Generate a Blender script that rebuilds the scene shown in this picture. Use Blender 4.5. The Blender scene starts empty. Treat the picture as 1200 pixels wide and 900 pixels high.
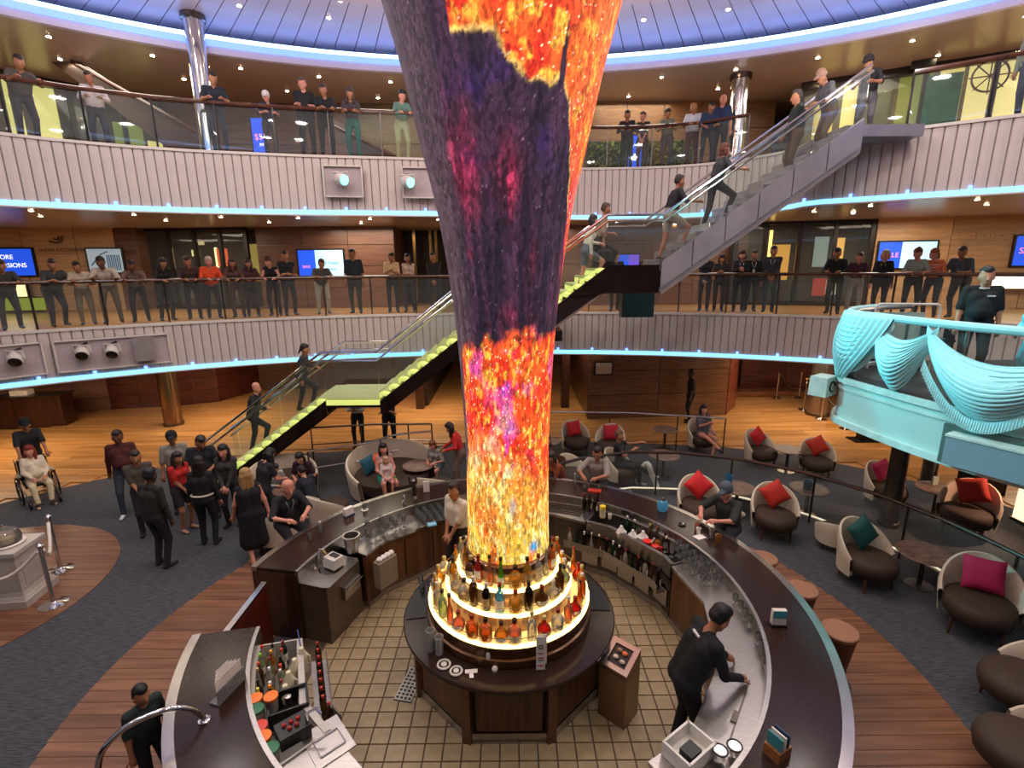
import bpy, math, random
import numpy as np
from mathutils import Vector, Matrix
random.seed(7); np.random.seed(7)
PI = math.pi
sc = bpy.context.scene
C = sc.collection

# ---------------------------------------------------------------- camera
cd = bpy.data.cameras.new('camera'); cam = bpy.data.objects.new('camera', cd); C.objects.link(cam)
cam.matrix_world = Matrix.Translation((0, 0, 5.0)) @ Matrix.Rotation(math.radians(90-13.3), 4, 'X') @ Matrix.Rotation(math.radians(-0.49), 4, 'Z')
cd.sensor_width = 36; cd.lens = 590/1200*36; cd.clip_start = .05; cd.clip_end = 200
sc.camera = cam
sc.view_settings.view_transform = 'Standard'; sc.view_settings.look = 'None'
sc.view_settings.exposure = 1.0; sc.view_settings.gamma = 1; sc.view_settings.use_curve_mapping = False
# ---------------------------------------------------------------- world and lights
w = bpy.data.worlds.new('world'); sc.world = w; w.use_nodes = True
w.node_tree.nodes['Background'].inputs[0].default_value = (1.0, .82, .72, 1); w.node_tree.nodes['Background'].inputs[1].default_value = .03

def area(name, loc, size, power, col, rot=(0, 0, 0), sy=None, spread=None):
    d = bpy.data.lights.new(name, 'AREA'); d.energy = power; d.color = col; d.size = size
    if sy: d.shape = 'RECTANGLE'; d.size_y = sy
    if spread: d.spread = spread
    o = bpy.data.objects.new(name, d); C.objects.link(o); o.location = loc; o.rotation_euler = rot
    return o
def spot(name, loc, target, power, col, angle=40, blend=.4, r=.08):
    d = bpy.data.lights.new(name, 'SPOT'); d.energy = power; d.color = col; d.spot_size = math.radians(angle); d.spot_blend = blend; d.shadow_soft_size = r
    o = bpy.data.objects.new(name, d); C.objects.link(o); o.location = loc
    o.rotation_euler = (Vector(target)-Vector(loc)).to_track_quat('-Z', 'Y').to_euler()
    return o
WARM = (1, .72, .48); SOFT = (1, .84, .74)
# atrium ceiling: soft ambient fill from a grid of discs below the dome panels
for i in range(6):
    for j in range(4):
        o = area('dome_light', (-7.5+3*i, 1.5+3*j, 10.6), .45, 36, (1.0, .90, .84)); o.data.shape = 'DISK'
# pale fill lamps added unseen in the void to brighten the dome
for k in range(8):
    t = math.radians(-5+190*k/7); area('added_dome_fill', (10.2*math.cos(t), 5.0+6.8*math.sin(t), 8.1), 2.2, 48, (.95, .86, .90), (PI, 0, 0))
# the ceilings of the three decks around the void
for x, y, p in ((-14, 13, 60), (-9.5, 16.0, 60), (-3, 17.0, 60), (3, 17.2, 50), (9.0, 15.5, 60), (14, 12.5, 60)):
    area('lower_deck_downlights', (x, y, 2.30), 3.0, p*1.25, (1, .76, .52), sy=2.0)
for x, y, p in ((-15, 12.5, 40), (-10.5, 15.3, 40), (-5, 16.6, 40), (1, 16.8, 25), (7, 16.3, 25), (11, 14.6, 40), (15, 11.5, 45)):
    area('middle_deck_downlights', (x, y, 6.20), 2.4, p*1.35, (1, .85, .68), sy=1.6)
for x, y, p in ((-14, 10.5, 28), (-10, 14.0, 28), (-4.5, 15.6, 28), (4, 17, 28), (9, 14.5, 30), (13, 11, 35)):
    area('upper_deck_downlights', (x, y, 10.0), 2.4, p*1.3, (1, .86, .70), sy=1.6)
# theatrical lamps mounted in the upper fascia, washing the stage balcony in cyan
spot('cyan_stage_spot', (-4.18, 12.9, 7.1), (6.6, 6.6, 3.4), 1750, (.06, .85, 1.0), 24, .5)
spot('cyan_stage_spot', (-2.52, 13.1, 7.1), (7.2, 5.6, 3.6), 1100, (.06, .85, 1.0), 24, .5)
# peach lamp over the right-hand chairs, by the lit pillar
spot('peach_lounge_spot', (9.9, 8.2, 2.25), (8.4, 8.6, .4), 170, (1, .55, .36), 60, .8)

# ---------------------------------------------------------------- materials
def lin(c):
    return tuple(((v/12.92) if v <= .04045 else ((v+.055)/1.055)**2.4) for v in c)
def hx(s):
    s = s.lstrip('#'); return lin([int(s[i:i+2], 16)/255 for i in (0, 2, 4)])
MATS = {}
def M(name, col, rough=.5, metal=0., var=.12, scale=6., bump=0., emit=0., ecol=None, stretch=(1, 1, 1), trans=0., coat=0.):
    if name in MATS: return MATS[name]
    if isinstance(col, str): col = hx(col)
    m = bpy.data.materials.new(name); m.use_nodes = True; nt = m.node_tree; N = nt.nodes; L = nt.links
    b = N['Principled BSDF']; b.inputs['Roughness'].default_value = rough; b.inputs['Metallic'].default_value = metal
    if coat: b.inputs['Coat Weight'].default_value = coat; b.inputs['Coat Roughness'].default_value = .08
    tc = N.new('ShaderNodeTexCoord'); mp = N.new('ShaderNodeMapping'); mp.inputs['Scale'].default_value = stretch
    L.new(tc.outputs['Object'], mp.inputs[0])
    nz = N.new('ShaderNodeTexNoise'); nz.inputs['Scale'].default_value = scale; nz.inputs['Detail'].default_value = 3
    L.new(mp.outputs[0], nz.inputs['Vector'])
    cr = N.new('ShaderNodeValToRGB'); cr.color_ramp.elements[0].position = .3; cr.color_ramp.elements[1].position = .7
    cr.color_ramp.elements[0].color = tuple(max(0, v*(1-var)) for v in col)+(1,)
    cr.color_ramp.elements[1].color = tuple(min(1, v*(1+var)) for v in col)+(1,)
    L.new(nz.outputs[0], cr.inputs[0]); L.new(cr.outputs[0], b.inputs['Base Color'])
    if bump:
        bp = N.new('ShaderNodeBump'); bp.inputs['Strength'].default_value = bump; bp.inputs['Distance'].default_value = .02
        L.new(nz.outputs[0], bp.inputs['Height']); L.new(bp.outputs[0], b.inputs['Normal'])
    if emit:
        b.inputs['Emission Strength'].default_value = emit
        b.inputs['Emission Color'].default_value = tuple(ecol or col)+(1,)
    MATS[name] = m
    return m
def glassy(name, col, mixf=.2, rough=.05, metal=0., ior=1.45):
    """clear tinted sheet: mostly transparent, with a fresnel gloss"""
    if name in MATS: return MATS[name]
    m = bpy.data.materials.new(name); m.use_nodes = True; nt = m.node_tree; N = nt.nodes; L = nt.links
    if isinstance(col, str): col = hx(col)
    N.remove(N['Principled BSDF']); out = N['Material Output']
    t = N.new('ShaderNodeBsdfTransparent'); t.inputs[0].default_value = col+(1,)
    g = N.new('ShaderNodeBsdfPrincipled'); g.inputs['Base Color'].default_value = tuple(min(1, c*.9) for c in col)+(1,); g.inputs['Roughness'].default_value = rough
    mx = N.new('ShaderNodeMixShader'); mx.inputs[0].default_value = mixf
    L.new(t.outputs[0], mx.inputs[1]); L.new(g.outputs[0], mx.inputs[2])
    gl = N.new('ShaderNodeBsdfGlossy'); gl.inputs['Roughness'].default_value = rough
    fr = N.new('ShaderNodeFresnel'); fr.inputs[0].default_value = ior
    mx2 = N.new('ShaderNodeMixShader'); L.new(fr.outputs[0], mx2.inputs[0]); L.new(mx.outputs[0], mx2.inputs[1]); L.new(gl.outputs[0], mx2.inputs[2])
    L.new(mx2.outputs[0], out.inputs[0]); MATS[name] = m
    return m
def wood(name, c1, c2, rough=.35, sx=1., sy=12., sz=12., scale=2.2, coat=0.):
    if name in MATS: return MATS[name]
    m = bpy.data.materials.new(name); m.use_nodes = True; nt = m.node_tree; N = nt.nodes; L = nt.links
    b = N['Principled BSDF']; b.inputs['Roughness'].default_value = rough
    if coat: b.inputs['Coat Weight'].default_value = coat; b.inputs['Coat Roughness'].default_value = .1
    tc = N.new('ShaderNodeTexCoord'); mp = N.new('ShaderNodeMapping'); mp.inputs['Scale'].default_value = (sx, sy, sz)
    L.new(tc.outputs['Object'], mp.inputs[0])
    oi = N.new('ShaderNodeObjectInfo'); ad = N.new('ShaderNodeVectorMath'); ad.operation = 'ADD'
    cx = N.new('ShaderNodeCombineXYZ'); mu = N.new('ShaderNodeMath'); mu.operation = 'MULTIPLY'; mu.inputs[1].default_value = 37
    L.new(oi.outputs['Random'], mu.inputs[0]); L.new(mu.outputs[0], cx.inputs[0]); L.new(mu.outputs[0], cx.inputs[1])
    L.new(mp.outputs[0], ad.inputs[0]); L.new(cx.outputs[0], ad.inputs[1])
    nz = N.new('ShaderNodeTexNoise'); nz.inputs['Scale'].default_value = scale; nz.inputs['Detail'].default_value = 5; nz.inputs['Distortion'].default_value = .6
    L.new(ad.outputs[0], nz.inputs['Vector'])
    cr = N.new('ShaderNodeValToRGB'); cr.color_ramp.elements[0].position = .35; cr.color_ramp.elements[1].position = .66
    cr.color_ramp.elements[0].color = hx(c1)+(1,); cr.color_ramp.elements[1].color = hx(c2)+(1,)
    L.new(nz.outputs[0], cr.inputs[0])
    hs = N.new('ShaderNodeHueSaturation'); vr = N.new('ShaderNodeMapRange'); vr.inputs[3].default_value = .86; vr.inputs[4].default_value = 1.12
    L.new(oi.outputs['Random'], vr.inputs[0]); L.new(vr.outputs[0], hs.inputs['Value']); L.new(cr.outputs[0], hs.inputs['Color'])
    L.new(hs.outputs[0], b.inputs['Base Color']); MATS[name] = m
    return m
EMK = .55
def emis(name, col, strength):
    if name in MATS: return MATS[name]
    if isinstance(col, str): col = hx(col)
    m = bpy.data.materials.new(name); m.use_nodes = True; N = m.node_tree.nodes
    b = N['Principled BSDF']; b.inputs['Base Color'].default_value = tuple(col)+(1,); b.inputs['Roughness'].default_value = .4
    b.inputs['Emission Color'].default_value = tuple(col)+(1,); b.inputs['Emission Strength'].default_value = strength*EMK
    MATS[name] = m
    return m

CHROME = M('chrome', '#d9d6d2', .12, 1, .05)
STEEL = M('brushed_steel', '#b0aaa4', .30, 1, .10, 9, stretch=(1, 8, 1))
STEELD = M('dark_steel', '#6b625a', .34, 1, .15, 9)
BRASS = M('brass', '#b58a4a', .25, 1, .08)
BLACK = M('black_plastic', '#14110f', .35, 0, .2)
BLACKM = M('black_metal', '#1c1815', .35, .6, .2)
DKWOOD = wood('dark_bar_wood', '#2a1510', '#47261a', .30, 1, 1, .12, 9, coat=.3)
BARTOP = M('bar_top_stone', '#2e1e1a', .17, 0, .14, 30); BARTOP.node_tree.nodes['Principled BSDF'].inputs['Specular IOR Level'].default_value = .28
CABWOOD = wood('cabinet_wood', '#4a2a14', '#6f4522', .4, 6, 6, .35, 2.2)
GOLDWOOD = wood('golden_floor_wood', '#996a36', '#c0905a', .28, .35, 5, 1, 1.2, coat=.15)
RINGWOOD = wood('bar_ring_wood', '#65412e', '#875c42', .38, .6, 9, 1, 1.3)
PANELW = wood('pale_panel_wood', '#ab8660', '#c39b70', .42, .8, .8, 9, 1.4)
PANELD = wood('brown_panel_wood', '#5b3d2c', '#745040', .40, .8, .8, 9, 1.4)
PANELR = wood('red_panel_wood', '#4a2318', '#6d3524', .35, .8, .8, 9, 1.4)
FASC = M('fascia_white', '#cdbfb7', .42, 0, .05, 2)
FASCG = M('fascia_curb', '#d8cfc4', .35, 0, .05, 2)
RECESS = M('recess_grey', '#b3a4a6', .5, 0, .08)
CEILB = M('soffit_taupe', '#a8988e', .25, 0, .05, 1.2)
CEILC = M('dome_panel_lilac', '#a99eaa', .38, 0, .05, 1.5)
CREAM = M('cream_fabric', '#cdbda4', .8, 0, .08, 40, .2)
CREAMT = M('cream_shell', '#c9bca4', .6, 0, .07, 18)
BROWNF = M('brown_velvet', '#38281b', .75, 0, .15, 30, .2)
RAILB = wood('handrail_wood', '#3e231a', '#5a3628', .25, 2, 2, 2, 2, coat=.4)
GLASS = glassy('balustrade_glass', (.94, .97, .95), .03, .03, ior=1.25)
LEDC = emis('cyan_led', (.20, .56, 1.0), 1.7)
LEDB = emis('blue_led', (.26, .46, 1.0), 8.0)
DOWN = emis('downlight_glow', (1, .86, .62), 22)

# ---------------------------------------------------------------- mesh helpers
class MB:
    def __init__(s): s.v = []; s.f = []; s.m = []; s.cur = 0
    def add(s, vs, fs):
        o = len(s.v); s.v += [tuple(v) for v in vs]; s.f += [tuple(i+o for i in f) for f in fs]; s.m += [s.cur]*len(fs)
        return s
    def box(s, c, d, rz=0, tx=1., ty=1.):
        ca, sa = math.cos(rz), math.sin(rz); V = []
        for k in (-1, 1):
            for a, b in ((-1, -1), (1, -1), (1, 1), (-1, 1)):
                x, y = a*d[0]/2*(tx if k > 0 else 1), b*d[1]/2*(ty if k > 0 else 1)
                V.append((c[0]+x*ca-y*sa, c[1]+x*sa+y*ca, c[2]+k*d[2]/2))
        return s.add(V, [(3, 2, 1, 0), (4, 5, 6, 7), (0, 1, 5, 4), (1, 2, 6, 5), (2, 3, 7, 6), (3, 0, 4, 7)])
    def prism(s, poly, z0, z1):
        n = len(poly); V = [(p[0], p[1], z0) for p in poly]+[(p[0], p[1], z1) for p in poly]
        return s.add(V, [tuple(range(n-1, -1, -1)), tuple(range(n, 2*n))]+[(i, (i+1) % n, n+(i+1) % n, n+i) for i in range(n)])
    def lathe(s, prof, n=16, c=(0, 0, 0), a0=0., a1=2*PI, caps=True):
        full = abs(a1-a0-2*PI) < 1e-6; m = n if full else n+1; V = []
        for r, z in prof:
            for i in range(m):
                a = a0+(a1-a0)*i/n; V.append((c[0]+r*math.cos(a), c[1]+r*math.sin(a), c[2]+z))
        F = []
        for j in range(len(prof)-1):
            for i in range(n):
                a, b = j*m+i, j*m+(i+1) % m
                F.append((a, b, b+m, a+m))
        if full and caps:
            if prof[0][0] > 1e-4: F.append(tuple(range(n-1, -1, -1)))
            if prof[-1][0] > 1e-4: F.append(tuple((len(prof)-1)*m+i for i in range(n)))
        return s.add(V, F)
    def tube(s, pts, r, n=8, closed=False, r1=None):
        P = [Vector(p) for p in pts]; k = len(P); V = []; up = Vector((0, 0, 1))
        px = None
        for i, p in enumerate(P):
            if closed: d = (P[(i+1) % k]-P[i-1])
            else: d = P[min(i+1, k-1)]-P[max(i-1, 0)]
            d.normalize()
            if px is None:
                a = up if abs(d.z) < .95 else Vector((1, 0, 0)); x = d.cross(a).normalized()
            else: x = (px-d*px.dot(d)).normalized()
            px = x; y = d.cross(x); rr = r if r1 is None else r+(r1-r)*i/(k-1)
            for j in range(n):
                t = 2*PI*j/n; V.append(p+x*(rr*math.cos(t))+y*(rr*math.sin(t)))
        F = []
        for i in range(k if closed else k-1):
            for j in range(n):
                a = i*n+j; b = i*n+(j+1) % n; c2 = ((i+1) % k)*n
                F.append((a, b, c2+(j+1) % n, c2+j))
        if not closed: F += [tuple(range(n-1, -1, -1)), tuple((k-1)*n+j for j in range(n))]
        return s.add(V, F)
    def grid(s, fn, nu, nv, wrapu=False):
        V = [fn(i/(nu if wrapu else nu-1), j/(nv-1)) for j in range(nv) for i in range(nu)]; F = []
        for j in range(nv-1):
            for i in range(nu if wrapu else nu-1):
                a = j*nu+i; b = j*nu+(i+1) % nu; F.append((a, b, b+nu, a+nu))
        return s.add(V, F)
    def strip(s, A, B, z0, z1, closed=False):
        """solid between two plan polylines A and B, from z0 to z1"""
        n = len(A); V = [(p[0], p[1], z0) for p in A]+[(p[0], p[1], z0) for p in B]+[(p[0], p[1], z1) for p in A]+[(p[0], p[1], z1) for p in B]
        F = []
        for i in range(n if closed else n-1):
            j = (i+1) % n
            F += [(i, j, n+j, n+i), (2*n+i, 3*n+i, 3*n+j, 2*n+j), (i, 2*n+i, 2*n+j, j), (n+i, n+j, 3*n+j, 3*n+i)]
        if not closed:
            F += [(0, n, 3*n, 2*n), (n-1, 3*n-1, 4*n-1, 2*n-1)]
        return s.add(V, F)
    def ball(s, c, r, n=8, sq=(1, 1, 1)):
        m = max(4, n//2+1); V = []; F = []
        for j in range(m+1):
            t = PI*j/m
            for i in range(n):
                a = 2*PI*i/n; V.append((c[0]+r*sq[0]*math.sin(t)*math.cos(a), c[1]+r*sq[1]*math.sin(t)*math.sin(a), c[2]+r*sq[2]*math.cos(t)))
        for j in range(m):
            for i in range(n):
                a = j*n+i; b = j*n+(i+1) % n; F.append((a, a+n, b+n, b))
        return s.add(V, F)
    def mesh(s, name, mats, smooth=True, ang=35):
        me = bpy.data.meshes.new(name); me.from_pydata(s.v, [], s.f); 
        ms = mats if isinstance(mats, (list, tuple)) else [mats]
        for m in ms: me.materials.append(m)
        if len(ms) > 1: me.polygons.foreach_set('material_index', s.m)
        me.validate()
        if smooth:
            me.polygons.foreach_set('use_smooth', [True]*len(me.polygons)); me.set_sharp_from_angle(angle=math.radians(ang))
        me.update()
        return me
    def build(s, name, mats, parent=None, loc=(0, 0, 0), rz=0, smooth=True, ang=35):
        return link(name, s.mesh(name, mats, smooth, ang), parent, loc, rz)
def link(name, me, parent=None, loc=(0, 0, 0), rz=0):
    o = bpy.data.objects.new(name, me); C.objects.link(o); o.location = loc; o.rotation_euler = (0, 0, rz)
    if parent: o.parent = parent
    return o
def tag(o, label=None, cat=None, group=None, kind=None):
    if label: o['label'] = label
    if cat: o['category'] = cat
    if group: o['group'] = group
    if kind: o['kind'] = kind
    return o
def thing(name, label, cat, loc=(0, 0, 0), rz=0, group=None):
    o = bpy.data.objects.new(name, None); C.objects.link(o); o.location = loc; o.rotation_euler = (0, 0, rz); o.empty_display_size = .1
    return tag(o, label, cat, group)
def struct(name, mb, mats, smooth=False, **k):
    o = mb.build(name, mats, smooth=smooth, **k); o['kind'] = 'structure'; return o
CX, CY = -.06, 5.46            # axis of the column and of the bar
def P(a, r, z=0):
    a = math.radians(a); return (CX+r*math.cos(a), CY+r*math.sin(a), z)
def arc(r, a0, a1, n):
    return [P(a0+(a1-a0)*i/(n-1), r)[:2] for i in range(n)]
# ================================================================ SHELL
def ellipse(a, b, n=120, cy=5.5, ymin=-.6, a0=0, a1=360):
    out = []
    for i in range(n):
        t = math.radians(a0+(a1-a0)*i/n); out.append((a*math.cos(t), max(ymin, cy+b*math.sin(t))))
    return out
MIDC = ellipse(14, 9.5)
COVE = ellipse(13.36, 9.8)
UP = [(12.5, 2), (12.9, 4), (12.8, 5.5), (12.45, 6.9), (11.8, 8.2), (10.9, 9.3), (9.8, 10.3), (8.15, 11.45), (6.95, 12.25), (6.95, 13.3), (6.3, 14.3), (5.5, 14.95), (4.7, 15.3), (3.4, 15.5), (2, 15.5),
      (.6, 15.1), (-.8, 14.4), (-2.1, 14.0), (-3.1, 13.8), (-4, 13.65), (-5.3, 13.4), (-6.6, 13.05), (-7.6, 12.75), (-8.5, 12.35), (-9.3, 11.9), (-10.0, 11.4), (-10.8, 10.6), (-11.6, 9.7), (-12.3, 8.4), (-12.8, 7.0), (-13.1, 5.5), (-12.9, 3.5), (-12.4, 1.5),
      (-10.5, -.6), (-6, -.6), (0, -.6), (6, -.6), (10.5, -.6)]
def resample(poly, step, closed=True):
    """points at equal arc length along a polyline"""
    P_ = [np.array(p, float) for p in poly]+([np.array(poly[0], float)] if closed else [])
    seg = [np.linalg.norm(P_[i+1]-P_[i]) for i in range(len(P_)-1)]; tot = sum(seg); n = int(tot/step); out = []; k = 0; acc = 0
    for i in range(n):
        d = i*tot/n
        while acc+seg[k] < d: acc += seg[k]; k += 1
        t = (d-acc)/seg[k]; q = P_[k]*(1-t)+P_[k+1]*t; out.append((q[0], q[1]))
    return out
def outer_of(inner, a=25, b=21):
    o = []
    for x, y in inner:
        dx, dy = x, y-5.5; k = 1/math.hypot(dx/a, dy/b); o.append((dx*k, max(-3, 5.5+dy*k)))
    return o
def offset(poly, d):
    """shift each point outward from the void"""
    n = len(poly); out = []
    for i in range(n):
        a, b = Vector(poly[i-1]), Vector(poly[(i+1) % n]); t = (b-a).normalized(); nn = Vector((t.y, -t.x))
        out.append((poly[i][0]+nn.x*d, poly[i][1]+nn.y*d))
    return out

# lower floor: golden wood slab, dark carpet crescents, wood ring, tiled well of the bar
mb = MB(); mb.prism([(-27, -4), (27, -4), (27, 30), (-27, 30)], -.25, -.03); floor = struct('floor', mb, GOLDWOOD)
def carpet_mat(name, c1, c2, rot):
    m = M(name, c1, .95, 0, .25, 6, .3); nt = m.node_tree; N = nt.nodes
    mp = [n for n in N if n.type == 'MAPPING'][0]; mp.inputs['Scale'].default_value = (1.2, 18, 1); mp.inputs['Rotation'].default_value = (0, 0, rot)
    cr = [n for n in N if n.type == 'VALTORGB'][0]; cr.color_ramp.elements[0].color = hx(c1)+(1,); cr.color_ramp.elements[1].color = hx(c2)+(1,)
    cr.color_ramp.elements[0].position = .35; cr.color_ramp.elements[1].position = .75
    return m
CARP = carpet_mat('slate_carpet', '#2a2c30', '#56595e', math.radians(50))
CARP2 = carpet_mat('grey_brown_carpet', '#2b2a2d', '#474446', math.radians(-35))
# golden planks where they can be told apart (far side), laid along X
gp = floor
def plank_rows(parent, y0, y1, w_, spans, mat, z0, z1, gap=.006, length=2.4, name='plank'):
    k = 0; y = y0
    while y < y1-1e-6:
        for (xa, xb) in spans(y+w_/2):
            x = xa; first = True
            while x < xb-1e-3:
                L_ = length*random.uniform(.8, 1.2) if not first else length*random.uniform(.3, 1)
                first = False; x2 = min(xb, x+L_)
                if xb-x2 < .3: x2 = xb
                m_ = MB(); m_.box(((x+x2)/2, y+w_/2, (z0+z1)/2), (x2-x-gap, w_-gap, z1-z0)); m_.build(name, mat, parent, smooth=False); k += 1
                x = x2
        y += w_
    return k
# outer edge of the carpet, outline measured on the floor
carp_out = [(-13.5, 3), (-12.6, 7.5), (-11.6, 9.7), (-10.6, 10.9), (-9.5, 11.9), (-7.8, 12.6), (-5.5, 13.1), (-2.0, 13.6), (0.9, 13.9), (3.3, 13.7), (5.8, 13.3), (7.6, 12.6), (8.9, 11.5), (9.8, 10.4), (10.6, 9.2), (11.5, 7.2), (12.2, 4), (12.2, 0), (12.2, -3), (-13.5, -3)]
def inside(poly, x, y):
    c = False; n = len(poly)
    for i in range(n):
        (x1, y1), (x2, y2) = poly[i], poly[i-1]
        if (y1 > y) != (y2 > y) and x < (x2-x1)*(y-y1)/(y2-y1)+x1: c = not c
    return c
def spans_far(y):
    out = []; x = -15.; st = None
    while x <= 15.01:
        ok = not inside(carp_out, x, y) and not inside(carp_out, x, y-.3) and y > 9
        if ok and st is None: st = x
        if (not ok or x > 14.9) and st is not None:
            if x-st > .4: out.append((st, x))
            st = None
        x += .15
    return out
n_pl = plank_rows(floor, 9.6, 17.7, .42, spans_far, GOLDWOOD, -.035, 0.0, length=4.2)
mb = MB(); mb.prism(carp_out, -.03, .006); struct('floor_carpet', mb, CARP)
# wood ring around the bar made of planks, clipped by two circles
RO, RI = 5.12, 3.30
def ring_spans(y):
    d = abs(y-CY)
    if d >= RO: return []
    xo = math.sqrt(RO*RO-d*d)
    if d >= RI: return [(CX-xo, CX+xo)]
    xi = math.sqrt(RI*RI-d*d); return [(CX-xo, CX-xi), (CX+xi, CX+xo)]
ringf = MB(); ringf.strip(arc(RI, 0, 360, 97), arc(RO-.02, 0, 360, 97), -.02, .010); ringf = struct('floor_bar_ring', ringf, M('joint_brown', '#2a1710', .8))
y = CY-RO; wpl = .17
while y < CY+RO:
    for xa, xb in ring_spans(y+wpl/2):
        cuts = [xa]
        while xb-cuts[-1] > 2.2: cuts.append(cuts[-1]+random.uniform(1.2, 1.9))
        cuts.append(xb)
        for x0, x1 in zip(cuts, cuts[1:]):
            m_ = MB()
            def clipx(x, yy):
                d = abs(yy-CY); xo = math.sqrt(max(0, RO*RO-d*d)); x = max(CX-xo, min(CX+xo, x))
                if d < RI:
                    xi = math.sqrt(RI*RI-d*d)
                    if (x0+x1)/2 > CX: x = max(x, CX+xi)
                    else: x = min(x, CX-xi)
                return x
            ya, yb = y+.003, y+wpl-.003
            A = [(clipx(x0+.003, ya), ya), (clipx(x1-.003, ya), ya), (clipx(x1-.003, yb), yb), (clipx(x0+.003, yb), yb)]
            if abs(A[1][0]-A[0][0])+abs(A[2][0]-A[3][0]) < .05: continue
            m_.prism(A, -.02, .016); m_.build('plank', RINGWOOD, ringf, smooth=False)
    y += wpl
# round wood inlay on the left, also planked
IC = (-9.0, 6.9); IR = 2.28
inl = MB(); inl.lathe([(0, -.02), (IR-.02, -.02), (IR-.02, .010), (0, .010)], 64, (IC[0], IC[1], 0)); inl = struct('floor_inlay', inl, M('joint_brown', '#2a1710', .8))
y = IC[1]-IR
while y < IC[1]+IR-.01:
    ya, yb = y+.003, min(y+.17, IC[1]+IR)-.003
    xa = math.sqrt(max(0, IR*IR-(ya-IC[1])**2)); xb = math.sqrt(max(0, IR*IR-(yb-IC[1])**2)); cut = random.uniform(-.6, .6)
    for a, b in (((-xa, -xb), (cut, cut)), ((cut, cut), (xa, xb))):
        p = [(IC[0]+a[0], ya), (IC[0]+b[0]-.003, ya), (IC[0]+b[1]-.003, yb), (IC[0]+a[1], yb)]
        if b[0]-a[0] > .05: m_ = MB(); m_.prism(p, -.02, .016); m_.build('plank', RINGWOOD, inl, smooth=False)
    y += .17
# tiled floor inside the bar
TILE = M('tile_beige', '#94805f', .45, 0, .16, 7)
grout = MB(); grout.lathe([(0, -.02), (3.0, -.02), (3.0, .012), (0, .012)], 48, (CX, CY, 0)); grout = struct('floor_tiled', grout, M('grout', '#4f3e2c', .8))
ts = .2; cand = []
for i in range(-16, 17):
    for j in range(-16, 17):
        x, y = CX+i*ts, CY+j*ts; r = math.hypot(x-CX, y-CY)
        if r < 2.55 and r > .85: cand.append((y, x))
cand.sort(); tme = MB().box((0, 0, 0), (ts-.012, ts-.012, .02), tx=.97, ty=.97).mesh('tile', TILE, False); rest = MB()
for k, (y, x) in enumerate(cand):
    if k < 300: link('tile', tme, grout, (x, y, .010+random.uniform(0, .0015)))
    else: rest.box((x, y, .010), (ts-.012, ts-.012, .02))
o = rest.build('tiles', TILE, grout, smooth=False); o['kind'] = 'stuff'

# deck slabs around the void, with soffits
def slab(name, curve, z0, z1, top, bot):
    inner = curve; o = outer_of(inner); n = len(inner); m_ = MB()
    V = [(p[0], p[1], z1) for p in inner]+[(p[0], p[1], z1) for p in o]+[(p[0], p[1], z0) for p in inner]+[(p[0], p[1], z0) for p in o]
    F = []; mi = []
    for i in range(n):
        j = (i+1) % n
        F += [(i, j, n+j, n+i), (2*n+i, 3*n+i, 3*n+j, 2*n+j), (i, 2*n+i, 2*n+j, j), (n+i, n+j, 3*n+j, 3*n+i)]; mi += [0, 1, 1, 1]
    m_.add(V, F); m_.m = mi
    return struct(name, m_, [top, bot])
upc = resample(UP, .5)
mid_slab = slab('floor_middle_deck', offset(MIDC, .1), 2.42, 3.60, GOLDWOOD, CEILB)
up_slab = slab('floor_upper_deck', offset(upc, .1), 6.31, 7.66, GOLDWOOD, CEILB)
ceil_o = slab('ceiling_upper_deck', COVE, 10.10, 10.32, CEILC, CEILB)
# dome: radial panels above the opening, stepped ring, centre disc
dm = MB(); dm.prism(ellipse(14.8, 11.2, 72, 5.5, -3), 10.98, 11.08); dome = struct('ceiling_dome', dm, M('dome_gap', '#a093a6', .6))
npan = 168
for i in range(npan):
    t0, t1 = math.radians(180+360*i/npan+.15) if False else math.radians(360*i/npan+.05), math.radians(360*(i+1)/npan-.05)
    for (s0, s1, z) in ((.80, 1.09, 10.80),):
        pts = []
        for (s_, t_) in ((s0, t0), (s1, t0), (s1, t1), (s0, t1)): pts.append((13.36*s_*math.cos(t_), 5.5+9.8*s_*math.sin(t_)))
        if min(p[1] for p in pts) > 3 : m_ = MB(); m_.prism(pts, z, z+.05); m_.build('ceiling_panel', CEILC, dome, smooth=False)
m_ = MB(); m_.prism(ellipse(13.36*.79, 9.8*.79, 90, 5.5, -5), 10.68, 10.98); m_.build('centre_panel', M('dome_centre', '#a79aa4', .3, 0, .04, 1), dome, smooth=True, ang=30)
# cove lip and its blue LED line
A, B = offset(COVE, -.02), offset(COVE, .10); m_ = MB(); m_.strip(A, B, 10.05, 10.36, True); lip = struct('trim_1', m_, M('cove_lip', '#c7bfd8', .3, 0, .03))
A, B = offset(COVE, .12), offset(COVE, .22); m_ = MB(); m_.strip(A, B, 10.42, 10.50, True); o = m_.build('led_strip', LEDB, lip, smooth=False)
A, B = offset(COVE, -.07), offset(COVE, -.03); m_ = MB(); m_.strip(A, B, 10.20, 10.34, True); o = m_.build('led_edge', emis('cove_edge_led', (.20, .36, 1.0), 1.1), lip, smooth=False)

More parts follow.
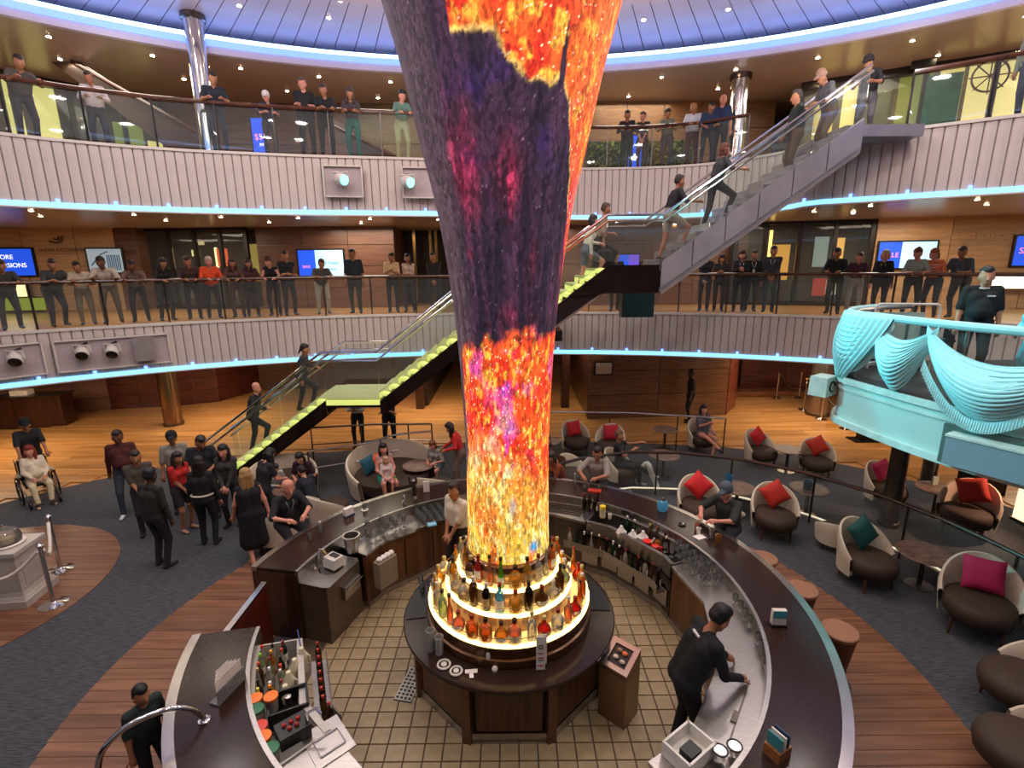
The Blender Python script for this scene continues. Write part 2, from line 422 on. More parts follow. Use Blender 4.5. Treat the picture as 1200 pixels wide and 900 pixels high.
# fascias: a band of separate upright boards, curb on top, LED line beneath
SLW = .2
slat_me = MB()
n = 5; prof = [(-SLW/2+.006, 0), (-SLW/2+.02, -.018), (0, -.026), (SLW/2-.02, -.018), (SLW/2-.006, 0)]
V = []; 
for z in (0, 1): V += [(x, y, z) for x, y in prof]
slat_me.add(V, [(i, i+1, n+i+1, n+i) for i in range(n-1)]+[(4, 3, 2, 1, 0), (5, 6, 7, 8, 9), (0, 5, 9, 4)]); 
def fascia(name, curve, z0, z1, led0):
    backp = offset(curve, .07); m_ = MB(); m_.strip(offset(curve, .03), backp, z0-.05, z1, True)
    f = struct(name, m_, M('fascia_joint', '#aa9d95', .6))
    me = slat_me.mesh('fascia_board', FASC, False); H_ = z1-z0
    pts = resample(curve, SLW); n = len(pts); c = 0
    order = []
    for i in range(n):
        a, b = Vector(pts[i]), Vector(pts[(i+1) % n]); mid = (a+b)/2
        if mid.y > 4.5: order.append((mid, math.atan2(b.y-a.y, b.x-a.x)))
    for mid, ang in order:
        o = link('fascia_board', me, f, (mid.x, mid.y, z0), ang+PI); o.scale = (1, 1, H_); c += 1
    m_ = MB(); m_.strip(offset(curve, -.05), offset(curve, .16), z1, z1+.06, True); m_.build('curb', FASCG, f, smooth=False)
    m_ = MB(); m_.strip(offset(curve, -.05), offset(curve, .10), z0-.13, z0-.10, True); m_.build('led_channel', FASCG, f, smooth=False)
    m_ = MB(); m_.strip(offset(curve, -.045), offset(curve, -.005), z0-.11, z0+.005, True); m_.build('led_strip', LEDC, f, smooth=False)
    br = MB().box((0, 0, .05), (.05, .05, .10)).mesh('led_bracket', emis('blue_bracket_led', (.16, .32, 1.0), 2.6), False)
    for i, p in enumerate(resample(curve, 1.0)):
        if p[1] > 4.5: link('led_bracket', br, f, (p[0], p[1]-.0, z0-.02)).location = (p[0]*(1-.004), p[1]-.03, z0-.02)
    return f, c
# boards run inward-facing: the curve is traversed counter-clockwise
f_mid, c1 = fascia('trim_2', MIDC, 2.50, 3.58, 0)
f_up, c2 = fascia('trim_3', upc, 6.39, 7.64, 0)

# glass balustrades with wooden handrails
def balustrade(label, curve, z, glow, rail_r=.045, hh=1.08, cut=None):
    t = thing('glass_balustrade', label, 'balustrade', (0, 0, z))
    pts = [p for p in resample(curve, 1.25) if p[1] > 4.0]
    # start the sequence at the right-hand end
    k0 = max(range(len(pts)), key=lambda i: (Vector(pts[i])-Vector(pts[i-1])).length); pts = pts[k0:]+pts[:k0]
    runs = [[]]
    for p in pts:
        if cut and cut(p):
            if runs[-1]: runs.append([])
        else: runs[-1].append(p)
    for run in runs:
        if len(run) < 2: continue
        m_ = MB(); m_.tube([(p[0], p[1], hh) for p in run], rail_r, 8); m_.build('handrail', RAILB, t)
        for a, b in zip(run, run[1:]):
            va, vb = Vector(a), Vector(b); d = (vb-va).normalized(); L_ = (vb-va).length
            m_ = MB(); m_.box((0, 0, .54), (L_-.03, .012, .93)); m_.build('glass_panel', GLASS, t, ((va+vb)/2).to_3d()[:], math.atan2(d.y, d.x), smooth=False)
        for p in run[::1]:
            m_ = MB(); m_.box((0, 0, hh/2), (.03, .04, hh)); m_.build('post', STEELD, t, (p[0], p[1], 0), 0, smooth=False)
    return t
balustrade('curved glass balustrade with brown handrail along the middle deck edge', offset(MIDC, .12), 3.62, 0, cut=lambda p: -1.0 < p[0] < 1.2 and p[1] > 12)
balustrade('curved glass balustrade with brown handrail along the top deck edge', offset(upc, .12), 7.70, 0, cut=lambda p: 6.6 < p[0] < 7.5 and 12 < p[1] < 13.6)

# downlights
def downlights(pts, z, parent):
    me = MB().lathe([(0, 0), (.05, 0)], 10).mesh('lamp_lens', DOWN, False); rim = MB().lathe([(.045, -.004), (.075, -.004), (.075, .01)], 12).mesh('downlight', CHROME)
    for i, (x, y) in enumerate(pts):
        o = link('downlight', rim, parent, (x, y, z)); l = link('lamp_lens', me, o, (0, 0, -.012)); 
for off, st in ((.9, 1.9), (2.4, 2.6)):
    downlights([p for p in resample(offset(COVE, off), st) if p[1] > 6], 10.09, ceil_o)
    downlights([p for p in resample(offset(upc, off+.3), st) if p[1] > 7], 6.30, up_slab)
    downlights([p for p in resample(offset(MIDC, off), st) if p[1] > 7], 2.41, mid_slab)
downlights([p for p in resample(offset(COVE, -1.0), 1.9) if p[1] > 6], 10.79, dome)
downlights([p for p in resample(offset(COVE, -1.9), 3.7) if p[1] > 6], 10.79, dome)
# ================================================================ WALLS AND SHOP FRONTS AROUND THE DECKS
def vec2(a, b): 
    d = Vector((b[0]-a[0], b[1]-a[1])); return d, d.length, math.atan2(d.y, d.x)
wall_n = [0]
def wall(name, p0, p1, z0, z1, backmat, panels=None, nx=4, nz=3, gap=.02, t=.12):
    """wall from p0 to p1 (left to right seen from the void) faced with separate boards"""
    d, L_, a = vec2(p0, p1); o = bpy.data.objects.new(name, None)
    m_ = MB(); m_.box((L_/2, t/2, (z0+z1)/2), (L_, t, z1-z0)); o = struct(name, m_, backmat, loc=(p0[0], p0[1], 0), rz=a)
    if panels:
        wx, wz = L_/nx, (z1-z0)/nz; me = MB().box((0, 0, 0), (wx-gap, .04, wz-gap)).mesh('wall_panel', panels, False)
        for i in range(nx):
            for k in range(nz): link('wall_panel', me, o, ((i+.5)*wx, -.02, z0+(k+.5)*wz))
    return o
JOINT = M('joint_metal', '#9c8468', .3, .8, .05); JOINTD = M('joint_dark', '#2a1a12', .5)
Z0, Z1 = 3.60, 6.42
wl = wall('wall_middle_left', (-19, 16.6), (-12.9, 17.6), Z0, Z1, JOINT, PANELW, 4, 3)
wm = wall('wall_middle_back', (-8.6, 17.7), (-3.95, 17.7), Z0, Z1, JOINT, PANELD, 3, 4)
wr = wall('wall_middle_right', (11.45, 16.4), (19, 14.2), Z0, Z1, JOINT, PANELW, 4, 3)
wc = wall('wall_middle_centre', (1.6, 17.9), (7.5, 17.9), Z0, Z1, JOINT, PANELD, 5, 4)
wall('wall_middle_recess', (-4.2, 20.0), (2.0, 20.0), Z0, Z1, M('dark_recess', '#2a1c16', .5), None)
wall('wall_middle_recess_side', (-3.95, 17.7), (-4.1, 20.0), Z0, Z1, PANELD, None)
for i, x in enumerate((-3.55, -2.95, -2.75, -2.0, -1.7)):
    m_ = MB(); m_.box((x, 19.2, 5.0), (.10, .06, 2.6)); struct('trim_4', m_, BRASS)
# shop fronts: dark frames, glass panes, lit displays behind
def shopfront(name, p0, p1, z0, z1, n, lit, frame=M('shop_frame', '#241a15', .35, .2), depth=1.1, pane=GLASS, backc='#3a2c22'):
    d, L_, a = vec2(p0, p1); m_ = MB(); m_.box((L_/2, depth, (z0+z1)/2), (L_, .08, z1-z0)); o = struct(name, m_, M('shop_back_'+backc[1:], backc, .6, 0, .2), loc=(p0[0], p0[1], 0), rz=a)
    w_ = L_/n; H_ = z1-z0
    for i in range(n+1):
        m_ = MB(); m_.box((0, 0, 0), (.12, .12, H_)); m_.build('mullion', frame, o, (i*w_, 0, z0+H_/2), smooth=False)
    m_ = MB(); m_.box((L_/2, 0, z1-.10), (L_, .14, .2)); m_.build('header', frame, o, smooth=False)
    m_ = MB(); m_.box((L_/2, 0, z0+.06), (L_, .14, .12)); m_.build('sill', frame, o, smooth=False)
    for i in range(n):
        m_ = MB(); m_.box((0, 0, 0), (w_-.14, .02, H_-.34)); m_.build('window_pane', pane, o, ((i+.5)*w_, 0, z0+H_/2-.02), smooth=False)
    for k, (u, v, wd, ht, colr, st) in enumerate(lit):
        m_ = MB(); m_.box((u*L_, depth-.10, z0+v*H_), (wd, .05, ht)); m_.build('lit_display', emis('display_%s_%d' % (colr[1:], int(st*10)), colr, st), o, smooth=False)
    return o
shopfront('window_1', (-12.6, 18.0), (-8.9, 17.6), Z0, Z1, 4, [(.28, .68, .22, .22, '#d8c88a', 1.), (.36, .8, .2, .12, '#d8c88a', .6), (.56, .62, .42, .62, '#c9512e', .9), (.50, .62, .08, .7, '#ffe2a0', 1.6), (.87, .55, .5, 1.3, '#8f8040', .6), (.2, .2, .6, .5, '#6b5040', .3), (.7, .2, 1.2, .35, '#705038', .4)])
m_ = MB(); m_.box((0, 0, 0), (.9, .5, Z1-Z0)); struct('wall_middle_pier', m_, PANELD, loc=(-12.95, 17.75, (Z0+Z1)/2))
shopfront('window_2', (7.5, 17.7), (11.4, 16.5), Z0, Z1, 4, [(.12, .55, .3, 1.6, '#5a3018', .3), (.33, .55, .10, 1.9, '#ffd070', 2.0), (.42, .5, .55, 1.2, '#c08a3c', .9), (.72, .62, .42, 1.0, '#8a9a96', .5), (.86, .62, .22, .9, '#d8a050', 1.0), (.74, .2, .4, .6, '#a03028', .6), (.84, .2, .4, .5, '#c8c0b0', .5)])
# upper deck
U0, U1 = 7.66, 10.10
YG = M('olive_lit_wall', '#8a8448', .6, 0, .2)
shopfront('window_3', (-16.4, 11.2), (-10.9, 17.6), U0, U1, 7, [(.575, .5, .30, 2.1, '#d6c878', 1.0), (.655, .5, .46, 2.1, '#d6c878', 1.0), (.655, .12, .48, .5, '#8a3a2c', .5), (.755, .5, .7, 1.9, '#4f4a3c', .3), (.875, .40, .75, 1.4, '#76823c', .7), (.955, .32, .40, 1.0, '#c8b966', 1.0)], backc='#4a4438', depth=.4)
wall('wall_upper_left', (-10.9, 17.6), (-5.2, 17.9), U0, U1, JOINTD, PANELD, 4, 2)
wall('wall_upper_back', (-5.2, 17.9), (2.6, 17.9), U0, U1, JOINTD, wood('olive_panel', '#5e5230', '#776a40', .4), 5, 2)
wall('wall_upper_right', (2.6, 17.9), (8.6, 17.9), U0, U1, JOINTD, wood('honey_panel', '#6d4a28', '#8a6236', .4), 5, 3)
# green planted wall seen through the glass
hg = MB(); random.seed(3)
for i in range(900):
    x = 2.6+random.random()*3.3; z = 7.7+random.random()*1.15; s_ = random.uniform(.04, .09); a = random.random()*6.3
    c_ = math.cos(a)*s_; d_ = math.sin(a)*s_; hg.cur = random.randint(0, 2)
    hg.add([(x-c_, 17.65-random.random()*.12, z-d_), (x+d_*.5, 17.6-random.random()*.15, z-c_*.5), (x+c_, 17.65-random.random()*.12, z+d_), (x-d_*.5, 17.6, z+c_*.5)], [(0, 1, 2, 3)])
g = thing('planted_wall', 'green leafy planted panel behind the top deck rail right of the column', 'plants', (0, 0, 0))
m_ = MB(); m_.box((4.25, 17.76, 8.28), (3.4, .14, 1.2)); m_.build('planter_back', M('planter_back', '#2f3a1c', .8), g, smooth=False)
o = hg.build('leaves', [M('leaf_a', '#59702f', .6), M('leaf_b', '#7d8a3c', .6), M('leaf_c', '#3c5226', .6)], g, smooth=False); o['kind'] = 'stuff'
shopfront('window_4', (8.6, 16.3), (17.4, 11.5), U0, U1+.0, 7, [(.06, .5, .5, 2.0, '#c9a84e', .8), (.12, .5, .34, 2.1, '#d8c070', 1.0), (.19, .5, .55, 2.1, '#4a4a22', .4), (.27, .5, .75, 2.1, '#76782c', .7), (.345, .5, .5, 2.2, '#d6bd6e', 1.0), (.435, .5, 1.1, 2.2, '#e0c884', 1.05), (.54, .5, .9, 2.2, '#d6bd6e', 1.0), (.43, .06, 1.2, .16, '#fff0d0', 2.4)], backc='#6b5a30', depth=.4)
t = thing('green_wall_map', 'dark green hanging map shape inside the yellow shop at upper right', 'poster', (11.35, 14.62, 9.15), math.radians(-28.6))
m_ = MB(); m_.prism([(-.35, -.02), (.4, -.02), (.4, .02), (-.35, .02)], -.75, .6); m_.build('sheet', M('map_green', '#1f5a42', .6, 0, .3), t, smooth=False)
t = thing('ship_wheel', 'brown ship wheel hung on the yellow shop wall at upper right', 'wheel', (12.15, 14.15, 9.55), math.radians(-28.6))
m_ = MB(); m_.tube([(.36*math.cos(a*PI/12), 0, .36*math.sin(a*PI/12)) for a in range(24)], .025, 6, True); m_.build('rim', RAILB, t)
for k in range(4):
    a = k*PI/4; m_ = MB(); m_.tube([(-.42*math.cos(a), 0, -.42*math.sin(a)), (.42*math.cos(a), 0, .42*math.sin(a))], .016, 5); m_.build('spoke', RAILB, t)
# diagonal stair flight of the deck above, at upper left
t = thing('ramp_stair', 'dark sloping stair flank descending behind the top deck glass at upper left', 'stairs', (0, 0, 0))
def xz(poly, y0, y1):
    m_ = MB(); n = len(poly); V = [(p[0], y0, p[1]) for p in poly]+[(p[0], y1, p[1]) for p in poly]
    m_.add(V, [tuple(range(n)), tuple(range(2*n-1, n-1, -1))]+[(i, n+i, n+(i+1) % n, (i+1) % n) for i in range(n)]); return m_
xz([(-11.6, 10.1), (-10.9, 10.1), (-7.6, 7.95), (-7.6, 7.68), (-8.5, 7.68)], 14.3, 14.4).build('stringer', M('umber_stringer', '#4e4038', .3), t, smooth=False)
m_ = MB(); m_.tube([(-11.0, 14.2, 10.06), (-7.7, 14.2, 8.2)], .05, 8); m_.build('handrail', RAILB, t)
t = thing('ramp_stair', 'second sloping stair flank behind the woman in pale green on the top deck', 'stairs', (0, 0, 0))
xz([(-5.4, 9.1), (-5.0, 9.1), (-3.0, 7.9), (-3.0, 7.66), (-4.2, 7.66)], 15.9, 16.0).build('stringer', M('umber_stringer', '#4e4038', .3), t, smooth=False)
m_ = MB(); m_.tube([(-5.4, 15.8, 9.1), (-3.0, 15.8, 7.95)], .05, 8); m_.build('handrail', RAILB, t)
t = thing('exit_sign', 'small dark exit sign on the ceiling bulkhead at upper right', 'sign', (10.75, 14.6, 10.0), math.radians(-28.6))
m_ = MB(); m_.box((0, 0, 0), (.52, .05, .17)); m_.build('sign_box', BLACK, t, smooth=False)

# lower deck
L0, L1 = 0., 2.42
lw = wood('wine_panel_wood', '#3a1a14', '#5c2a20', .3, .8, .8, 9, coat=.3)
cl = [(-19, 15.4), (-16.6, 17.0), (-14.6, 17.7), (-12.7, 18.1), (-11.3, 18.8), (-10.6, 20.6)]
mats_ = [PANELD, PANELD, lw, lw, lw]
for i in range(5): wall('wall_lower_left', cl[i], cl[i+1], L0, L1, JOINT, mats_[i], 2, 5, .012)
wall('wall_lower_back', (-10.6, 20.6), (-3.2, 21.2), L0, L1, JOINTD, wood('dusk_panel', '#4a2f22', '#63402c', .35), 6, 3)
for x in (-3.3, 1.25, 1.9): m_ = MB(); m_.box((x, 17.6, 1.2), (.28, .5, 2.44)); struct('wall_lower_pier', m_, DKWOOD)
wall('wall_corridor_left', (-3.2, 26), (-3.2, 17.8), L0, L1, JOINTD, PANELR, 5, 2)
wall('wall_corridor_back', (-3.2, 26), (3, 26), L0, L1, JOINTD, PANELR, 4, 2)
box_l = wall('wall_lower_box', (2.5, 16.05), (7.2, 16.35), L0, L1, JOINTD, wood('umber_panel', '#5b3b28', '#7d5638', .3, .6, .6, 9, coat=.2), 2, 3, .02)
wall('wall_lower_box_side', (2.5, 21), (2.5, 16.05), L0, L1, DKWOOD, None)
wall('wall_lower_box_side', (7.2, 16.35), (7.9, 17.3), L0, L1, JOINTD, PANELR, 1, 3); wall('wall_lower_box_side', (7.9, 17.3), (9.4, 20.5), L0, L1, JOINTD, PANELR, 2, 2)
wall('wall_lower_right', (9.4, 20.2), (19, 18.0), L0, L1, JOINTD, PANELR, 6, 2)
m_ = MB(); m_.box((12, 19.1, .08), (7, .6, .16)); struct('trim_5', m_, wood('step_wood', '#6a3b22', '#8d5630', .3))
wall('wall_outer_back', (-27, 29.5), (27, 29.5), -.1, 11, M('outer_dark', '#2c211b', .8)); 
wall('wall_outer_left', (-27, -4), (-27, 29.5), -.1, 11, M('outer_dark', '#2c211b', .8)); wall('wall_outer_right', (27, 29.5), (27, -4), -.1, 11, M('outer_dark', '#2c211b', .8))
wall('wall_rear', (27, -4), (-27, -4), -.1, 11.2, M('outer_dark', '#2c211b', .8))

# framed notice on the lower wall
t = thing('framed_notice', 'small dark framed white notice on the brown panelled wall right of the column', 'notice', (2.97, 15.98, 1.72), .06)
m_ = MB(); m_.box((0, 0, 0), (.62, .04, .46)); m_.build('frame', BLACK, t, smooth=False)
m_ = MB(); m_.box((0, -.025, 0), (.52, .01, .36)); m_.build('sheet', M('notice_paper', '#b9ada0', .5, 0, .1), t, smooth=False)

# ---------------------------------------------------------------- screens and lettering
def text(txt, size, mat, parent, loc, rz=0, tilt=PI/2, ext=.004, name='lettering', align='CENTER'):
    cu = bpy.data.curves.new('lettering', 'FONT'); cu.body = txt; cu.size = size; cu.extrude = ext; cu.align_x = align; cu.align_y = 'CENTER'
    cu.materials.append(mat); tmp = bpy.data.objects.new('tmp_text', cu); C.objects.link(tmp); dg = bpy.context.evaluated_depsgraph_get()
    me_ = bpy.data.meshes.new_from_object(tmp.evaluated_get(dg)); bpy.data.objects.remove(tmp)
    o = bpy.data.objects.new(name, me_); C.objects.link(o); o.parent = parent; o.location = loc; o.rotation_euler = (tilt, 0, rz)
    return o
WHT = emis('screen_white', (.95, .97, 1), 1.0); PNK = emis('screen_pink', '#f08aa8', 1.0)
def screen(label, loc, rz, w_, h_, left, right, split=1., words=()):
    t = thing('wall_screen', label, 'screen', loc, rz)
    m_ = MB(); m_.box((0, .02, 0), (w_+.10, .08, h_+.10)); m_.build('bezel', BLACK, t, smooth=False)
    if split > 0: m_ = MB(); m_.box((-w_/2+w_*split/2, -.025, 0), (w_*split, .01, h_)); m_.build('screen_panel', left, t, smooth=False)
    if split < 1: m_ = MB(); m_.box((w_/2-w_*(1-split)/2, -.025, 0), (w_*(1-split), .01, h_)); m_.build('screen_panel', right, t, smooth=False)
    for (tx, s_, x, z, mt) in words: text(tx, s_, mt, t, (x, -.035, z))
    return t
BLU = emis('screen_blue', '#1f4fd8', .9); SKY = emis('screen_pale', '#a9dcf2', .95); LBL = emis('screen_ink', '#3c6f9a', .5)
screen('blue wall screen with white lettering at the far left, middle deck', (-16.6, 16.88, 5.22), math.radians(9.3), 1.9, .84, BLU, BLU, 1., [('SHORE', .2, .1, .16, WHT), ('EXCURSIONS', .2, .15, -.1, WHT)])
s2 = screen('grey wall screen showing a ship hull picture, left part of the middle deck', (-13.55, 17.36, 5.25), math.radians(9.3), 1.02, .76, emis('screen_grey', '#93a3ad', .6), BLU, 1.)
for k in range(7): m_ = MB(); m_.box((.08+k*.06, -.04, -.06), (.03, .012, .5)); m_.build('ship_window', emis('screen_dark', '#31506e', .35), s2, smooth=False)
m_ = MB(); m_.tube([(-.42, -.04, -.15), (-.1, -.04, .2), (.12, -.04, .3)], .02, 5); m_.build('bow_line', emis('screen_dark', '#31506e', .35), s2)
screen('wall screen split blue and pale blue behind the man with folded arms, middle deck', (-6.45, 17.62, 5.12), 0, 1.52, .84, BLU, SKY, .38, [('Start Today', .15, .25, .0, LBL), ('excursions', .1, .3, -.2, LBL), ('SALE', .13, -.5, -.12, PNK)])
screen('wall screen split blue and pale blue, narrower one behind the standing couple at right', (12.25, 16.08, 5.20), math.radians(-16.2), 1.5, .78, BLU, SKY, .40, [('SALE', .2, -.42, 0, PNK), ('book now', .08, .5, -.28, LBL)])
screen('large wall screen split blue and pale blue at the far right of the middle deck', (15.75, 15.05, 5.28), math.radians(-16.2), 1.9, .84, BLU, SKY, .38, [('SALE', .24, -.6, 0, PNK), ('shop the deals today', .1, .4, .1, LBL), ('deck 5', .08, .7, -.3, LBL)])
screen('small blue screen glimpsed under the handrail of the upper stair', (3.95, 17.82, 5.0), 0, .9, .62, BLU, emis('screen_purple', '#6a4fd0', .8), .6, [])
INK = M('wall_ink', '#4a3322', .5)
sg = thing('wall_lettering', 'dark lettering and wave logo on the pale wood wall at left, middle deck', 'lettering', (-14.9, 17.2, 5.6), math.radians(9.3))
text('SHORE EXCURSIONS', .15, INK, sg, (.15, -.05, .0)); m_ = MB()
m_.tube([(-.2, -.05, .28), (0, -.05, .22), (.16, -.05, .28), (.2, -.05, .45)], .03, 6); m_.tube([(-.05, -.05, .36), (.06, -.05, .32), (.1, -.05, .42)], .025, 6); m_.build('logo', INK, sg)
sg = thing('wall_lettering', 'faint lettering on the wood wall between the two right-hand screens', 'lettering', (13.95, 15.55, 5.72), math.radians(-16.2)); text('GUEST SERVICES', .2, M('wall_ink_pale', '#c9a878', .4), sg, (0, -.05, 0))
sg = thing('wall_lettering', 'faint lettering on the wood wall at the far right edge of the middle deck', 'lettering', (17.6, 14.5, 5.75), math.radians(-16.2)); text('PHOTOS', .2, M('wall_ink_pale', '#c9a878', .4), sg, (0, -.05, 0))
sg = thing('wall_lettering', 'small dark script on the pier left of the shop windows, middle deck', 'lettering', (-12.95, 17.48, 5.55), 0); text('Photo', .24, INK, sg, (.1, 0, 0)); text('shop', .16, INK, sg, (.1, 0, -.38))
# lit counter behind the two dark figures at left, and other glows
for lb, x, y, z, w_, h_, cc, st in (('bright yellow lit counter window behind the two dark figures at far left', -16.3, 16.75, 4.35, .8, .45, '#e8dc9a', 1.6), ('olive lit panel beneath the bright counter window at far left', -16.0, 16.75, 3.88, 1.2, .4, '#7c8a2e', .6),
                        ('bright white lit counter window behind the man in grey at far right', 14.9, 15.1, 4.40, 1.2, .40, '#fff2c8', 2.2), ('yellow lit counter window at the far right edge of the middle deck', 16.9, 14.6, 4.35, 1.5, .45, '#d8d68a', 1.2)):
    t = thing('lit_counter', lb, 'counter', (x, y, z), math.radians(9.3 if x < 0 else -16.2)); m_ = MB(); m_.box((0, 0, 0), (w_, .04, h_)); m_.build('lit_panel', emis('lit_'+cc[1:], cc, st), t, smooth=False)
    m_ = MB(); m_.box((0, .02, 0), (w_+.1, .06, h_+.08)); m_.build('frame', BRASS, t, smooth=False)
# kiosk screens on the top deck
for lb, x, y, z, wd, words in (('upright blue kiosk screen with a price, behind the men at left on the top deck', -6.85, 14.95, 8.35, .34, [('$5', .22, .0, .1, PNK), ('.99', .12, .05, -.1, WHT)]), ('upright blue kiosk screen between the people right of the column, top deck', 3.9, 17.0, 8.30, .40, [('A', .4, 0, -.1, WHT)])):
    t = thing('kiosk_screen', lb, 'screen', (x, y, z), 0); m_ = MB(); m_.box((0, .03, 0), (wd+.08, .08, 1.25)); m_.build('casing', BLACK, t, smooth=False)
    m_ = MB(); m_.box((0, -.02, 0), (wd, .01, 1.15)); m_.build('screen_panel', BLU, t, smooth=False)
    for (tx, s_, xx, zz, mt) in words: text(tx, s_, mt, t, (xx, -.035, zz))

# ---------------------------------------------------------------- structural columns
def column(label, x, y, z0, z1, r, mat=CHROME, cap=True):
    t = thing('column', label, 'column', (x, y, z0)); H_ = z1-z0
    m_ = MB(); m_.lathe([(r, 0), (r, H_)], 24); m_.build('shaft', mat, t)
    if cap:
        m_ = MB(); m_.lathe([(r+.03, 0), (r+.03, .09), (r, .10)], 24); m_.build('foot_ring', STEELD, t)
        m_ = MB(); m_.lathe([(r, H_-.14), (r+.05, H_-.12), (r+.05, H_)], 24); m_.build('cap_ring', STEELD, t)
    return t
column('mirror chrome column behind the man in navy on the top deck', -7.45, 13.55, 7.66, 10.8, .22)
column('mirror chrome column right of the crowd on the top deck', 6.45, 15.6, 7.66, 10.1, .24)
column('bronze column on the golden floor at left', -11.1, 15.8, 0, 2.42, .27, M('bronze_mirror', '#8d7358', .15, .9, .05))
column('wide chrome column behind the rope barriers at right', 10.3, 16.3, 0, 2.42, .34, M('pewter_mirror', '#9a9088', .15, .9, .05))
column('dark steel column standing under the cyan stage balcony, nearer one', 7.31, 8.92, 0, 2.3, .15, STEELD)
column('dark steel column under the stage balcony, behind the table with the menu', 9.5, 10.7, 0, 2.3, .15, STEELD)
# fascia recesses with lamps
def recess(label, x, y, z, ang, w_, h_):
    t = thing('fascia_recess', label, 'recess panel', (x, y, z), ang); m_ = MB(); m_.box((0, -.05, 0), (w_, .05, h_)); m_.build('back_plate', RECESS, t, smooth=False)
    for s in (-1, 1):
        m_ = MB(); m_.box((s*w_/2, -.09, 0), (.03, .09, h_+.03)); m_.build('frame_side', FASCG, t, smooth=False)
        m_ = MB(); m_.box((0, -.09, s*h_/2), (w_, .09, .03)); m_.build('frame_rail', FASCG, t, smooth=False)
    return t
def stage_lamp(label, x, y, z, aim, lens):
    t = thing('stage_lamp', label, 'lamp', (x, y, z)); q = Vector(aim).normalized(); rot = q.to_track_quat('Z', 'Y').to_matrix()
    def R(m_): m_.v = [tuple(rot @ Vector(v)) for v in m_.v]; return m_
    R(MB().lathe([(0, -.17), (.10, -.16), (.14, -.08), (.15, .05), (.13, .14), (.125, .14)], 16)).build('housing', M('lamp_white', '#cfc6be', .4), t)
    R(MB().lathe([(.118, .146), (0, .165)], 16)).build('lens', lens, t)
    m_ = MB(); m_.tube([(-.19, 0, 0), (-.19, 0, .16), (.19, 0, .16), (.19, 0, 0)], .02, 6); m_.build('yoke', M('lamp_white', '#cfc6be', .4), t)
    m_ = MB(); m_.tube([(0, 0, .16), (0, .16, .2)], .03, 6); m_.build('bracket', STEELD, t)
CYL = emis('cyan_lens', (.12, 1., .85), 4.5); DKL = M('dark_lens', '#241d1a', .2)
recess('grey recess in the upper fascia left of the column, farther one', -4.2, 13.55, 7.07, .17, .92, .72); recess('grey recess in the upper fascia touching the column silhouette', -2.3, 13.85, 7.07, .14, .92, .72)
stage_lamp('white stage lamp with glowing cyan lens in the farther upper recess', -4.18, 13.25, 7.09, (.8, -.6, -.2), CYL)
stage_lamp('white stage lamp with cyan lens beside the column silhouette', -2.6, 13.5, 7.06, (.9, -.7, -.3), CYL)
recess('long grey recess in the middle fascia at left holding two stage lamps', -9.75, 12.27, 3.0, .63, 2.2, .72); recess('grey recess in the middle fascia at the far left edge', -11.35, 10.95, 3.0, .88, 1.5, .72)
stage_lamp('white stage lamp in the long middle recess, left of the pair', -10.12, 11.75, 3.08, (.35, -.7, -.45), DKL)
stage_lamp('white stage lamp in the long middle recess, right of the pair', -9.65, 12.05, 3.06, (.3, -.7, -.5), DKL)
stage_lamp('white stage lamp in the far left recess of the middle fascia', -10.98, 11.0, 3.08, (.4, -.7, -.5), DKL); stage_lamp('white stage lamp cut by the left edge of the picture', -11.35, 10.6, 3.08, (.4, -.7, -.5), DKL)
t = thing('fascia_box', 'grey flat loudspeaker box in the long middle recess', 'loudspeaker', (-9.15, 12.42, 3.04), .6); m_ = MB(); m_.box((0, 0, 0), (.42, .12, .58)); m_.build('cabinet', M('box_grey', '#8f8583', .5), t, smooth=False)
# ================================================================ STAIRS
TREADL = emis('tread_glow', (.60, .68, .18), .80)
TREADT = M('tread_top', '#b4b878', .3, 0, .05, emit=.07, ecol=(.55, .65, .2))
STR = M('stringer_bronze', '#3c2f29', .16, .7, .25, 3)
STRL = M('stringer_silver', '#aaa4a6', .28, .45, .12, 2)
YN, YF = 10.9, 12.3
def flight(t, x0, z0, x1, z1, n, lit=True, strm=STR, soffit=STR, hs=.34):
    run, rise = (x1-x0)/n, (z1-z0)/n
    tm = MB().box((0, 0, 0), (run+.05, YF-YN-.1, .05)).mesh('tread', TREADT if lit else STRL, False)
    nm = MB().box((0, 0, 0), (.05, YF-YN-.06, rise*.62)).mesh('riser_light', TREADL if lit else STRL, False)
    for i in range(n):
        o = link('tread', tm, t, (x0+(i+.5)*run, (YN+YF)/2, z0+(i+1)*rise-.025))
        link('riser_light', nm, o, (-run/2, 0, -.03-rise*.31))
        if lit: link('tread_end', MB().ball((0, 0, 0), .085, 8, (1.5, .5, .75)).mesh('tread_end', TREADL), o, (0, -(YF-YN)/2, -.03))
    s = (z1-z0)/(x1-x0)
    for y in (YN-.06, YF+.02):
        xz([(x0, z0-.05), (x0+.001, z0-hs), (x1, z1-hs), (x1, z1-.02)], y, y+.05).build('stringer', strm, t, smooth=False)
    xz([(x0, z0-hs), (x0+.05, z0-hs-.05), (x1, z1-hs-.05), (x1, z1-hs)], YN-.05, YF+.05).build('soffit', soffit, t, smooth=False)
def landing(t, x0, x1, z, lit=True, th=.14):
    m_ = MB(); m_.box(((x0+x1)/2, (YN+YF)/2, z-.03), (x1-x0, YF-YN, .06)); m_.build('landing', TREADT if lit else STRL, t, smooth=False)
    m_ = MB(); m_.box(((x0+x1)/2, (YN+YF)/2, z-.06-th/2), (x1-x0, YF-YN+.1, th)); m_.build('landing_beam', STR, t, smooth=False)
    if lit: m_ = MB(); m_.box(((x0+x1)/2, YN-.03, z-.09), (x1-x0, .05, .10)); m_.build('landing_light', TREADL, t, smooth=False)
